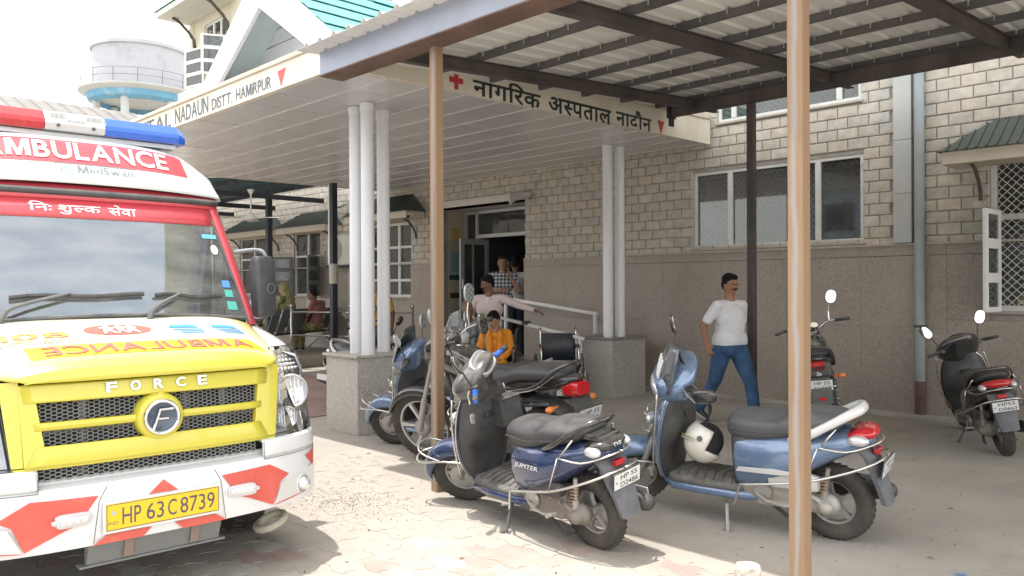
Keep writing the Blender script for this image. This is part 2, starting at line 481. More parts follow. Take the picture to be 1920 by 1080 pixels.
# ------------------------------------------------------------------ hospital building
HB = thing('hospital_building', 'long hospital block faced with pale split stone blocks above brown granite', 'building', (0, 0, 0))
cream = mat('cream_paint', (.66, .61, .48), .85, var=.05, vscale=1, bump=.1, stain=.25, staincol=(.45, .42, .35), sscale=1.2)
mortar = mat('mortar', (.36, .33, .29), .95, var=.15, vscale=8, bump=.3)
brickm = [mat('block_%s' % n, c, .92, var=.16, vscale=9, bump=.8, bscale=24, stain=.5, staincol=(.30, .275, .235), sscale=1.6, world=True) for n, c in
          (('buff', (.50, .465, .40)), ('grey', (.48, .455, .41)), ('warm', (.52, .47, .40)), ('pale', (.54, .505, .445)), ('green', (.47, .45, .385)))]
alu = mat('white_aluminium', (.66, .67, .64), .45, var=.05, vscale=3, stain=.3, staincol=(.40, .38, .33), sscale=5)
white_p = mat('white_paint', (.80, .80, .78), .5, var=.03, vscale=2, stain=.25, staincol=(.55, .50, .43), sscale=3)
dark_in = mat('dark_interior', (.035, .037, .04), .9)
granite = mat('granite', (.29, .243, .20), .55, var=.12, vscale=1.6, bump=.12, bscale=300, speck=95, speckcol=(.385, .345, .30), stain=.35, staincol=(.20, .15, .12), sscale=.9, world=True)
granite_l = mat('pale_granite', (.36, .34, .30), .55, var=.10, vscale=2, bump=.1, bscale=300, speck=85, speckcol=(.56, .53, .48))
granite_t = mat('granite_slab_edge', (.17, .17, .16), .4, var=.1, speck=120, speckcol=(.28, .28, .27))
paneg = glass_mat('pane_glass', (.66, .68, .67), 1.6, .03, .14)
wire = mat('grille_wire', (.62, .63, .60), .5, .1)

DADO = 1.92
OPEN = [(-11.7, -9.35, 0, 2.93), (-6.11, -3.81, 1.985, 3.02), (-2.50, -.75, 1.20, 2.80), (-5.73, -3.83, 3.645, 4.6),
        (-13.95, -12.42, 1.29, 2.75), (-16.9, -15.75, 1.3, 2.75), (-19.65, -18.2, 1.3, 2.75)]
# solid wall built round its openings, in columns
def wall_cols(mb, x0, x1, z0, z1, y0, y1, holes):
    xs = sorted({x0, x1} | {h[0] for h in holes if x0 < h[0] < x1} | {h[1] for h in holes if x0 < h[1] < x1})
    for a, b in zip(xs[:-1], xs[1:]):
        hs = sorted([h for h in holes if h[0] < (a + b) / 2 < h[1]], key=lambda h: h[2]); z = z0
        for h in hs:
            if h[2] > z: mb.box((a, y0, z), (b, y1, min(h[2], z1)))
            z = max(z, h[3])
        if z < z1: mb.box((a, y0, z), (b, y1, z1))
wm = MB(); wall_cols(wm, -22.7, 2.6, 0, 4.05, W + .012, W + .30, OPEN)
obj('wall', wm, mortar, HB)
uw = MB(); wall_cols(uw, -22.7, 2.6, 4.05, 11.4, W - .01, W + .30, [(-5.73, -3.83, 3.645, 4.6), (-21.72, -20.36, 7.15, 8.72), (-17.3, -15.9, 7.15, 8.7), (-13.2, -11.8, 7.15, 8.7), (-8.2, -6.8, 6.6, 8.2), (-3.4, -2, 6.6, 8.2)])
obj('upper_wall', uw, cream, HB)
sw = MB(); sw.box((-22.7, W + .30, 0), (-22.45, W + 9, 11.4)); sw.box((2.35, W + .3, 0), (2.6, W + 9, 11.4)); sw.box((-22.45, W + 8.75, 0), (2.35, W + 9, 11.4)); sw.box((-22.9, W - 2.5, 11.4), (2.8, W + 9.2, 11.55))  # unseen roof eave added extra deep to keep sun off wall and ground
obj('upper_wall', sw, cream, HB)
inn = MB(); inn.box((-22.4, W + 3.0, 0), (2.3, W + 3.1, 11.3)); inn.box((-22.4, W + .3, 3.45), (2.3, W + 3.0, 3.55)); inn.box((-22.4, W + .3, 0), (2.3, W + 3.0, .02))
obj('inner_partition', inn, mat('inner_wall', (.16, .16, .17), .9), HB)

# stone blocks
BWd, BHt = .243, .131
base = MB()
n_ = 0; bricks = []
z = 3.459 - 12 * BHt; row = 0
bz = []
while z < 4.05:
    z1 = z + BHt; row += 1
    lo = max(z, DADO); hi = min(z1, 4.05)
    if hi - lo > .03:
        x = -22.7 + (row % 2) * BWd / 2 - BWd
        while x < 2.6:
            a, b = max(x, -22.7), min(x + BWd, 2.6)
            if b - a > .03:
                segs = [(a, b)]
                for (hx0, hx1, hz0, hz1) in OPEN:
                    if hz0 < (lo + hi) / 2 < hz1:
                        ns = []
                        for (p, q) in segs:
                            if q <= hx0 or p >= hx1: ns.append((p, q)); continue
                            if p < hx0 - .03: ns.append((p, hx0))
                            if q > hx1 + .03: ns.append((hx1, q))
                        segs = ns
                if -3.47 < (a + b) / 2 < -3.25: segs = []
                for p, q in segs: bricks.append((p, q, lo, hi))
            x += BWd
    z = z1
def vis_key(b):
    x = (b[0] + b[1]) / 2; zc = (b[2] + b[3]) / 2
    dep = -x * .714 + W * .70; lat = x * .70 + W * .714
    if dep <= 1 or abs(lat / dep) > .64: return 99
    if (zc - 1.47) / dep > .36: return 98
    if x > -5.9 and zc > 3.66 - max(0, (x + 5.9)) * -.02 and x < -2.6 and zc > 3.6: return 97
    return dep - (b[1] - b[0]) * 2
bricks.sort(key=vis_key)
bm_cache = {}
restb = [MB() for _ in brickm]
def block_geo(w, h, s):
    rr = random.Random(s); mb = MB(); g = .0045; d = .03
    f = .007
    x0, x1, z0, z1 = -w / 2 + g, w / 2 - g, -h / 2 + g, h / 2 - g
    vs = [(x0, 0, z0), (x1, 0, z0), (x1, 0, z1), (x0, 0, z1)]
    vs += [(x0, -.014, z0), (x1, -.014, z0), (x1, -.014, z1), (x0, -.014, z1)]
    vs += [(x0 + f + rr.uniform(0, .01), -.020 - rr.uniform(0, .003), z0 + f), (x1 - f - rr.uniform(0, .01), -.020 - rr.uniform(0, .003), z0 + f),
           (x1 - f, -.020 - rr.uniform(0, .003), z1 - f), (x0 + f, -.020 - rr.uniform(0, .003), z1 - f)]
    vs.append(((x0 + x1) / 2 + rr.uniform(-.06, .06), -.0225 - rr.uniform(0, .004), (z0 + z1) / 2 + rr.uniform(-.02, .02)))
    fs = [(0, 1, 5, 4), (1, 2, 6, 5), (2, 3, 7, 6), (3, 0, 4, 7), (4, 5, 9, 8), (5, 6, 10, 9), (6, 7, 11, 10), (7, 4, 8, 11), (8, 9, 12), (9, 10, 12), (10, 11, 12), (11, 8, 12)]
    return mb.add(vs, fs)
for k, (a, b, lo, hi) in enumerate(bricks):
    w, h = round(b - a, 3), round(hi - lo, 3)
    mi = rnd.choice((0, 0, 0, 1, 1, 2, 2, 3, 4)); sd = rnd.randrange(4)
    zc = (lo + hi) / 2; M = Matrix.Translation(((a + b) / 2, W + .013 + rnd.uniform(-.003, .003), zc))
    if k < 300:
        key = (w, h, mi, sd)
        if key not in bm_cache:
            me = block_geo(w, h, sd).mesh('brick'); me.materials.append(brickm[mi]); bm_cache[key] = me
        o = bpy.data.objects.new('brick', bm_cache[key]); COL.objects.link(o); o.parent = HB; o.matrix_local = M
    else:
        g = block_geo(w, h, sd); restb[mi].add(g.v, g.f, M)
allb = MB(); idx = []
for mi, g in enumerate(restb):
    allb.add(g.v, g.f); idx += [mi] * len(g.f)
ob = obj('brick', allb, None, HB)
for m in brickm: ob.data.materials.append(m)
ob.data.polygons.foreach_set('material_index', idx)
tag(ob, kind='stuff')

# granite dado panels with a narrow band on top
def dado_run(x0, x1, step=.92, y=W, top=DADO, m=granite):
    x = x0
    while x < x1 - .01:
        b = min(x + step, x1); t = top
        for (hx0, hx1, hz0, hz1) in OPEN[1:]:
            if hz0 < top and x < hx1 and b > hx0: t = None; H = (hx0, hx1, hz0)
        if t is None:
            g = MB(); g.box((x + .002, y - .03, .02), (b - .002, y + .012, H[2] - .10)); obj('granite_panel', g, m, HB)
            for p, q in ((x, min(b, H[0])), (max(x, H[1]), b)):
                if q - p > .03:
                    g = MB(); g.box((p + .002, y - .03, H[2] - .096), (q - .002, y + .012, top - .115)); obj('granite_panel', g, m, HB)
                    g = MB(); g.box((p + .002, y - .033, top - .11), (q - .002, y + .012, top)); obj('granite_panel', g, m, HB)
        else:
            g = MB(); g.box((x + .001, y - .03, .02), (b - .001, y + .012, 1.0)); obj('granite_panel', g, m, HB)
            g = MB(); g.box((x + .001, y - .03, 1.002), (b - .001, y + .012, top - .115)); obj('granite_panel', g, m, HB)
            g = MB(); g.box((x + .001, y - .034, top - .11), (b - .001, y + .012, top)); obj('granite_panel', g, m, HB)
        x = b
dado_run(-9.35, 2.6); dado_run(-22.7, -11.7, 1.1)
g = MB(); g.box((-9.35, W - .05, DADO), (2.6, W + .012, DADO + .025)); g.box((-22.7, W - .05, DADO), (-11.7, W + .012, DADO + .025))
obj('dado_ledge', g, mat('cement', (.42, .38, .33), .9, var=.1, bump=.3), HB, bevel=.004)
g = MB(); g.box((-9.35, W - .16, 0), (2.6, W + .012, .055)); obj('plinth', g, concrete, HB, bevel=.01)

# framed windows with panes and diamond wire grilles
def diamond(mb, x0, x1, z0, z1, y, p=.085, r=.0042):
    n = int((x1 - x0 + z1 - z0) / p) + 2
    for k in range(n):
        for s in (1, -1):
            c = k * p
            pts = []
            if s > 0:
                a = (max(0, c - (z1 - z0)), min(c, z1 - z0)); b = (min(c, x1 - x0), max(0, c - (x1 - x0)))
                A = (x0 + a[0], z0 + a[1]); B = (x0 + b[0], z0 + b[1])
            else:
                a = (max(0, c - (z1 - z0)), min(c, z1 - z0)); b = (min(c, x1 - x0), max(0, c - (x1 - x0)))
                A = (x1 - a[0], z0 + a[1]); B = (x1 - b[0], z0 + b[1])
            if math.hypot(A[0] - B[0], A[1] - B[1]) < .03: continue
            dx, dz = B[0] - A[0], B[1] - A[1]; L = math.hypot(dx, dz); nx, nz = -dz / L * r, dx / L * r; yy = y - (.004 if s > 0 else 0)
            mb.add([(A[0] + nx, yy, A[1] + nz), (A[0] - nx, yy, A[1] - nz), (B[0] - nx, yy, B[1] - nz), (B[0] + nx, yy, B[1] + nz), ((A[0] + B[0]) / 2, yy - r, (A[1] + B[1]) / 2),
                    (A[0], yy - r, A[1]), (B[0], yy - r, B[1])],
                   [(0, 5, 6, 3), (5, 1, 2, 6), (0, 3, 2, 1)])
def window(x0, x1, z0, z1, mull=(), trans=(), y=W + .05, fr=.045, grille=True, parent=HB, gm=paneg, reveal=cream, label=None, sill=True):
    f = MB(); d = .05
    f.box((x0, y - d / 2, z0), (x0 + fr, y + d / 2, z1)); f.box((x1 - fr, y - d / 2, z0), (x1, y + d / 2, z1))
    f.box((x0 + fr, y - d / 2, z0), (x1 - fr, y + d / 2, z0 + fr)); f.box((x0 + fr, y - d / 2, z1 - fr), (x1 - fr, y + d / 2, z1))
    xs = [x0 + fr] + list(mull) + [x1 - fr]
    for m_ in mull: f.box((m_ - fr * .75, y - d / 2 - .006, z0 + fr), (m_ + fr * .75, y + d / 2 + .004, z1 - fr))
    for t_ in trans: f.box((x0 + fr, y - d / 2 - .003, t_ - fr / 2), (x1 - fr, y + d / 2 + .002, t_ + fr / 2))
    wo_ = obj('window', f, alu, parent, bevel=.004)
    if label: wo_['label'] = label
    zs = [z0 + fr] + list(trans) + [z1 - fr]
    for a, b in zip(xs[:-1], xs[1:]):
        for c, e in zip(zs[:-1], zs[1:]):
            p = MB(); p.box((a + .003, y + .004, c + .003), (b - .003, y + .009, e - .003)); obj('pane', p, gm, wo_)
    if grille:
        q = MB(); diamond(q, x0 + fr, x1 - fr, z0 + fr, z1 - fr, y + .035 if grille != 'front' else y - .035)
        tag(obj('grille', q, wire, wo_, norm=False), kind='stuff')
    if sill:
        s_ = MB(); s_.box((x0 - .03, W - .035, z0 - .03), (x1 + .03, W + .2, z0 - .002)); obj('sill', s_, mat('cement', (.42, .38, .33)), wo_, bevel=.004)
    return wo_
window(-6.11, -3.81, 1.985, 3.02, (-5.56, -4.365), label='three light aluminium window in the block wall')
window(-5.73, -3.83, 3.645, 4.6, (-5.5, -4.1), label='high clerestory window behind the shed roof')
w_ = window(-2.50, -.75, 1.20, 2.80, (-1.65,), (2.18,), grille='front', fr=.06, label='tall window with open shutter and wire grille')
def shutter(x, y0, z0, z1, wd, ang, m=white_p, n=3, parent=HB):
    M = Matrix.Translation((x, y0, 0)) @ Matrix.Rotation(R(ang), 4, 'Z'); t = .035; s = MB()
    s.box((0, -t / 2, z0), (.07, t / 2, z1), M); s.box((wd - .07, -t / 2, z0), (wd, t / 2, z1), M)
    zs = [z0 + (z1 - z0) * k / n for k in range(n + 1)]
    for k, q in enumerate(zs):
        a = q - (.05 if 0 < k else 0); b = q + (.05 if k < n else 0); s.box((.07, -t / 2, a), (wd - .07, t / 2, b), M)
    o = obj('shutter', s, m, parent, bevel=.003)
    for k in range(n):
        p = MB(); p.box((.07, -.004, zs[k] + .05), (wd - .07, .004, zs[k + 1] - .05), M); obj('pane', p, glass_mat('shutter_glass', (.35, .40, .42), 1.6, .08, .2), o)
    return o
shutter(-2.40, W - .05, 1.20, 2.24, .46, -92)
# hoods over the windows: concrete slab, sloping ribbed sheet roof, steel brackets
tealdk = mat('dark_green_sheet', (.055, .078, .074), .45, var=.15, vscale=2, dust=.35, dustcol=(.2, .2, .18))
slabm = mat('cream_slab', (.62, .57, .47), .85, var=.08, vscale=2, stain=.3, staincol=(.4, .36, .3), sscale=2)
def hood(x0, x1, z, d=.45, up=.34, parent=HB, rm=tealdk):
    s = MB(); s.box((x0, W - d, z), (x1, W - .012, z + .13)); h = obj('window_hood', s, slabm, parent, bevel=.006)
    ov = .03; ri = .38; n = int((x1 - x0) / .085)
    r = MB(); a = (x0 - ov, W - d - ov, z + .135); b = (x1 + ov, W - d - ov, z + .135); c = (x1 - ri, W - .012, z + .135 + up); e = (x0 + ri, W - .012, z + .135 + up)
    r.add([a, b, c, e, (x0 - ov, W - .012, z + .135), (x1 + ov, W - .012, z + .135)], [(0, 1, 2, 3), (0, 3, 4), (1, 5, 2)])
    sh = obj('hood_roof', r, rm, h, solid=.01)
    rb = MB()
    for k in range(n + 1):
        t = k / n; xb = x0 - ov + (x1 - x0 + 2 * ov) * t; lim = min(1, (xb - x0 + ov) / (ri + ov) + .001, (x1 + ov - xb) / (ri + ov) + .001)
        y1 = W - d - ov + (d + ov - .012) * lim; z1 = z + .135 + up * lim
        if lim > .08: rb.box((-.007, 0, 0), (.007, math.hypot(y1 - W + d + ov, z1 - z - .135), .014), Matrix.Translation((xb, W - d - ov, z + .137)) @ Matrix.Rotation(math.atan2(up, d + ov - .012), 4, 'X'))
    for sx, x_ in ((1, x0 - ov), (-1, x1 + ov)):
        for k in range(1, 5):
            t = k / 5; y_ = W - d - ov + (d + ov) * t
            rb.tube([(x_, y_, z + .139), (x_ + sx * (ri + ov) * t, y_ + .0, z + .139 + up * t)], .006, 4)
    tag(obj('standing_seam', rb, rm, h), kind='stuff')
    for x_ in (x0 + .25, x1 - .25):
        k = MB(); k.tube([(x_, W - .32, z - .01), (x_, W - .22, z - .04), (x_, W - .10, z - .16), (x_, W - .04, z - .26), (x_, W - .03, z - .36)], .02, 6); obj('bracket', k, mat('rusty_bracket', (.10, .085, .075), .8, var=.3), h)
    return h
hood(-2.83, -.45, 2.72)
hood(-14.1, -12.0, 2.78, up=.36)
hood(-16.95, -14.85, 2.70); hood(-19.8, -17.35, 2.72)
window(-13.95, -12.42, 1.29, 2.75, (-13.35, -12.85), (1.62, 1.95, 2.27), fr=.05, label='left ground floor window with closed shutters behind the white columns')
window(-16.9, -15.75, 1.3, 2.75, (-16.3,), (2.2,)); window(-19.65, -18.2, 1.3, 2.75, (-18.9,), (2.2,))
shutter(-16.9, W - .04, 1.3, 2.2, .55, -115, mat('grey_shutter', (.20, .21, .22), .6)); shutter(-15.75, W - .04, 1.3, 2.2, .5, -60, mat('grey_shutter', (.2, .2, .2)))
g = MB(); g.box((-16.2, W - .10, .12), (-15.2, W - .03, 1.25)); obj('pale_panel', g, granite_l, HB)
# pale cable duct and the drain pipe
duct = mat('pale_duct', (.47, .48, .47), .7, var=.06, vscale=2, stain=.5, staincol=(.33, .30, .24), sscale=2)
for a, b in ((DADO + .03, 2.50), (2.504, 3.1), (3.104, 4.1)):
    g = MB(); g.box((-3.455, W - .06, a), (-3.26, W + .012, b)); obj('duct_cover', g, duct, HB, bevel=.004)
PP = thing('drain_pipe', 'grey plastic drain pipe running down the wall, brown at its foot', 'pipe', (-3.17, W - .075, 0))
g = MB(); g.lathe([(.052, .0), (.055, .02), (.055, .42), (.052, .42)], 20, axis='z'); obj('painted_foot', g, mat('pipe_foot', (.16, .10, .085), .8, var=.2), PP, auto=40)
g = MB(); g.lathe([(.052, .42), (.052, .98), (.060, .985), (.060, 1.06), (.053, 1.065), (.053, 4.4)], 20, axis='z'); obj('pipe_run', g, mat('grey_pvc', (.33, .37, .38), .6, var=.12, vscale=3, stain=.4, staincol=(.45, .45, .43), sscale=2), PP, auto=40)
g = MB(); g.lathe([(.058, 1.01), (.062, 1.01), (.062, 1.04), (.058, 1.04)], 20, axis='z', close=True); obj('clamp', g, mat('rusty_bracket', (.1, .08, .07)), PP)

# entrance recess
wallb = mat('beige_wall', (.52, .46, .36), .85, var=.05, vscale=1.2)
for xa in (-11.95, -9.35):
    g = MB(); g.box((xa, W + .30, 0), (xa + .25, 10.2, 3.4)); obj('entrance_side_wall', g, wallb, HB)
g = MB(); g.box((-11.7, W - .02, 2.93), (-9.35, 10.4, 3.05)); obj('entrance_lintel', g, mat('lintel_paint', (.62, .60, .55), .8), HB, bevel=.006)
g = MB(); g.box((-11.7, W + .30, .001), (-9.35, 13, .30)); g.box((-11.7, W - .7, 0), (-9.36, W + .30, .30)); obj('entrance_step', g, granite, HB, bevel=.008)
df = mat('door_aluminium', (.50, .51, .50), .4, .2, var=.05)
DY = 10.2
g = MB()
for x_ in (-11.68, -11.36, -9.40): g.box((x_, DY - .04, .3), (x_ + .055, DY + .04, 2.92))
g.box((-11.625, DY - .04, 2.86), (-9.40, DY + .04, 2.92)); g.box((-11.30, DY - .045, 2.40), (-9.40, DY + .04, 2.47))
dfm = obj('door_frame', g, df, HB, bevel=.004)
g = MB(); g.box((-11.62, DY, .35), (-11.365, DY + .006, 2.85)); obj('pane', g, paneg, dfm)
g = MB(); g.box((-11.30, DY, 2.475), (-9.41, DY + .006, 2.855)); obj('pane', g, paneg, dfm)
g = MB(); diamond(g, -11.30, -9.41, 2.475, 2.855, DY + .03, .07); tag(obj('grille', g, wire, dfm, norm=False), kind='stuff')
# open door leaf swung out towards the yard
g = MB(); DX = -11.02
g.box((DX, W + .0, .33), (DX + .045, W + .09, 2.36)); g.box((DX, DY - .13, .33), (DX + .045, DY - .045, 2.36)); g.box((DX + .001, W + .09, 2.26), (DX + .044, DY - .13, 2.36)); g.box((DX + .001, W + .09, 1.10), (DX + .044, DY - .13, 1.22)); g.box((DX + .001, W + .09, .33), (DX + .044, DY - .13, .44))
g.box((DX + .006, W + .30, 1.22), (DX + .04, W + .325, 2.26))
dl = obj('door', g, mat('grey_door_frame', (.33, .345, .35), .45, .2), HB, bevel=.004)
g = MB(); g.box((DX + .018, W + .09, 1.22), (DX + .024, DY - .13, 2.26)); obj('pane', g, paneg, dl)
g = MB(); g.box((DX + .012, W + .09, .44), (DX + .03, DY - .13, 1.10)); obj('kick_panel', g, mat('grey_panel', (.22, .23, .235), .5), dl)
g = MB(); g.box((DX + .048, W + .02, 1.45), (DX + .075, W + .05, 1.62)); obj('handle', g, alu, dl, bevel=.004)
# inside the corridor
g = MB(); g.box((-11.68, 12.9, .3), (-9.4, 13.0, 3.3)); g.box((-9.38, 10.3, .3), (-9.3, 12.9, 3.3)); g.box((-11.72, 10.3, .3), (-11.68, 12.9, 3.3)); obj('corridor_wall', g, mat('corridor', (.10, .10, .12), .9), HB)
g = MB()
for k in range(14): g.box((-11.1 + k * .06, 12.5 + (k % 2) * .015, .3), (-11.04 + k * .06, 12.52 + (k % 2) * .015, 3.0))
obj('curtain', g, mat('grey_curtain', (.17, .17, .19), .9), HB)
g = MB(); g.box((-11.695, W + .35, 1.27), (-11.688, W + .74, 1.37)); obj('brown_band', g, mat('brown_band', (.10, .035, .03), .6), HB)

# upper storey seen above the porch: window with hood and open shutters
window(-21.72, -20.36, 7.15, 8.72, (-21.2, -20.75), (8.15,), grille=False, sill=False, fr=.06)
window(-17.3, -15.9, 7.15, 8.7, (-16.6,), (8.15,), grille=False, sill=False); window(-13.2, -11.8, 7.15, 8.7, (-12.5,), (8.1,), grille=False, sill=False)
window(-8.2, -6.8, 6.6, 8.2, (-7.5,), (7.6,), grille=False, sill=False); window(-3.4, -2, 6.6, 8.2, (-2.7,), (7.6,), grille=False, sill=False)
shutter(-21.72, W - .03, 7.1, 8.15, .85, -168, white_p); shutter(-20.36, W - .03, 7.1, 8.15, .62, -118, white_p)
shutter(-17.3, W - .03, 7.15, 8.2, .6, -150, white_p)
tealr = mat('teal_roof_sheet', (.16, .44, .44), .4, var=.1, vscale=1.5, stain=.15, staincol=(.5, .55, .52))
def hood2(x0, x1, z):
    s = MB(); s.box((x0, W - .95, z), (x1, W - .012, z + .16)); h = obj('window_hood', s, mat('white_slab', (.72, .70, .62), .8, var=.05), HB, bevel=.01)
    s = MB(); s.add([(x0 - .05, W - 1.0, z + .165), (x1 + .05, W - 1.0, z + .165), (x1 - .5, W - .012, z + .6), (x0 + .5, W - .012, z + .6), (x0 - .05, W - .012, z + .165), (x1 + .05, W - .012, z + .165)], [(0, 1, 2, 3), (0, 3, 4), (1, 5, 2)])
    obj('hood_roof', s, tealr, h, solid=.01)
    for x_ in (x0 + .45, x1 - .45):
        k = MB(); k.tube([(x_, W - .65, z - .02), (x_, W - .5, z - .07), (x_, W - .2, z - .33), (x_, W - .07, z - .5), (x_, W - .05, z - .72)], .04, 6); obj('bracket', k, mat('rusty_bracket', (.1, .08, .07)), h)
hood2(-22.75, -19.75, 8.95); hood2(-18.6, -15.2, 8.95); hood2(-14.3, -10.9, 8.9)
g = MB(); g.box((-22.7, W - .35, 6.75), (-10.5, W - .012, 6.95)); obj('string_course', g, mat('white_slab', (.7, .7, .6)), HB)
for k in range(13):
    g = MB(); g.box((-22.72, W - .03, 4.2 + k * .55), (-22.42 + (.1 if k % 2 else 0), W - .012, 4.47 + k * .55)); obj('quoin', g, mat('quoin_paint', (.60, .55, .43), .85), HB)

# ------------------------------------------------------------------ entrance porch (canopy)
CP = thing('entrance_canopy', 'wide white porch canopy with glossy ceiling panels and lettered fascia', 'canopy', (-5.8, 3.68, 3.32))
CP.location = (0, 0, 0)
X1, X0, Y0 = -5.81, -13.1, 3.68
def zb(y): return 3.325 + (y - Y0) * .0078
def zt(y): return 3.556 + (y - Y0) * .025
fasc = mat('fascia_paint', (.70, .655, .56), .7, var=.05, vscale=2, stain=.35, staincol=(.42, .28, .18), sscale=1.6, stretch=(1, 1, .35))
g = MB(); y1 = W - .05
def wedge(mb, xa, xb, ya, yb, fb, ft):
    mb.add([(xa, ya, fb(ya)), (xb, ya, fb(ya)), (xb, yb, fb(yb)), (xa, yb, fb(yb)), (xa, ya, ft(ya)), (xb, ya, ft(ya)), (xb, yb, ft(yb)), (xa, yb, ft(yb))],
           [(0, 3, 2, 1), (4, 5, 6, 7), (0, 1, 5, 4), (1, 2, 6, 5), (2, 3, 7, 6), (3, 0, 4, 7)])
for a, b in ((Y0 + .06, 5.2), (5.203, 6.9), (6.903, y1)):
    g = MB(); wedge(g, X1 - .06, X1, a, b, zb, zt); obj('side_fascia', g, fasc, CP)
for a, b in ((X0, -10.6), (-10.597, -8.05), (-8.047, X1)):
    g = MB(); g.box((a, Y0, zb(Y0)), (b, Y0 + .06, zt(Y0))); obj('front_fascia', g, fasc, CP)
g = MB(); wedge(g, X0, X0 + .06, Y0 + .06, y1, zb, zt); obj('side_fascia', g, fasc, CP)
corn = mat('cornice_paint', (.64, .57, .47), .75, var=.08, vscale=3, stain=.6, staincol=(.38, .22, .13), sscale=3)
g = MB(); wedge(g, X1 - .08, X1 + .025, Y0 - .025, y1, lambda y: zt(y) + .002, lambda y: zt(y) + .04); obj('cornice', g, corn, CP, bevel=.006)
g = MB(); g.box((X0 - .02, Y0 - .025, zt(Y0) + .002), (X1 - .082, Y0 + .09, zt(Y0) + .042)); obj('cornice', g, corn, CP, bevel=.006)
g = MB(); wedge(g, X0 + .06, X1 - .06, Y0 + .06, y1, lambda y: zb(y) + .06, lambda y: zb(y) + .16); obj('roof_slab', g, mat('roof_limewash', (.60, .58, .54), .9, var=.1, stain=.4, staincol=(.4, .38, .35)), CP)
cpan = mat('ceiling_panel_gloss', (.68, .675, .67), .26, .0, var=.06, vscale=.8, world=True, spec=.8, bump=.04, bscale=3, stain=.15, staincol=(.40, .38, .36), sscale=1)
cpan2 = mat('ceiling_panel_dull', (.64, .635, .63), .34, .0, var=.06, vscale=.8, world=True, spec=.8, bump=.04, bscale=3)
TX, TY = .574, .462
pm = {}
i = 0; x = X1 - .066
while x > X0 + .07:
    xl = max(x - TX, X0 + .065); y = Y0 + .066; j = 0
    while y < y1 - .05:
        yh = min(y + TY, y1)
        w, h = round(x - xl, 3), round(yh - y, 3); q = rnd.random() < .25
        if (w, h, q) not in pm:
            g = MB(); e = .005
            g.add([(-w / 2 + e, -h / 2 + e, 0), (w / 2 - e, -h / 2 + e, 0), (w / 2 - e, h / 2 - e, 0), (-w / 2 + e, h / 2 - e, 0), (-w / 2 + e, -h / 2 + e, .02), (w / 2 - e, -h / 2 + e, .02), (w / 2 - e, h / 2 - e, .02), (-w / 2 + e, h / 2 - e, .02)],
                  [(0, 3, 2, 1), (4, 5, 6, 7), (0, 1, 5, 4), (1, 2, 6, 5), (2, 3, 7, 6), (3, 0, 4, 7)])
            me = g.mesh('ceiling_panel'); me.materials.append(cpan2 if q else cpan); pm[(w, h, q)] = me
        o = bpy.data.objects.new('ceiling_panel', pm[(w, h, q)]); COL.objects.link(o); o.parent = CP
        o.location = ((x + xl) / 2, (y + yh) / 2, zb((y + yh) / 2) + .008 + rnd.uniform(-.002, .002)); o.rotation_euler = (.0078 + rnd.uniform(-.004, .004), rnd.uniform(-.005, .005), 0)
        y += TY; j += 1
    x -= TX; i += 1
g = MB(); k = 1; y = Y0 + .066 + TY          # bright trim strips along the wall direction
while y < y1: g.box((X0 + .07, y - .006, zb(y) + .001), (X1 - .07, y + .006, zb(y) + .006)); y += TY
tag(obj('ceiling_trim', g, mat('white_trim', (.78, .78, .76), .35), CP), kind='stuff')
g = MB(); wedge(g, X0 + .06, X1 - .06, Y0 + .06, y1, lambda y: zb(y) + .036, lambda y: zb(y) + .05); obj('ceiling_backing', g, dark_in, CP)
colm = mat('column_paint', (.76, .77, .79), .42, var=.03, vscale=2, stain=.12, staincol=(.5, .48, .46), sscale=2)
for (cx, cy) in ((-7.06, 4.66), (-6.82, 4.64), (-7.00, 4.96), (-6.79, 8.45), (-6.75, 8.66)):
    g = MB(); g.lathe([(.0, .80), (.067, .80), (.067, zb(cy) - .075), (.074, zb(cy) - .07), (.074, zb(cy) + .004), (.0, zb(cy) + .004)], 32, axis='z', M=Matrix.Translation((cx, cy, 0)))
    obj('column', g, colm, CP, auto=40)
for nm, lab, (px, py), (wx, wy), tm in (('column_pedestal', 'pale speckled granite pedestal under the three front white columns', (-7.345, 4.475), (.58, .66), granite_l),
                                         ('column_pedestal', 'darker granite pedestal under two white columns beside the wheelchairs', (-7.20, 8.30), (.60, .72), granite_t)):
    P = thing(nm, lab, 'pedestal', (px, py, 0), 0, 'granite column pedestals')
    gm_ = mat('pedestal_granite', (.36, .335, .30), .5, var=.10, vscale=2, bump=.1, bscale=300, speck=110, speckcol=(.52, .50, .46), stain=.2, staincol=(.26, .22, .19), sscale=1.5)
    g = MB(); g.box((0, 0, 0), (wx, wy, .77)); obj('body', g, gm_, P, bevel=.004)
    g = MB(); g.box((-.03, -.03, .772), (wx + .03, wy + .03, .80)); obj('top_slab', g, tm, P, bevel=.005)

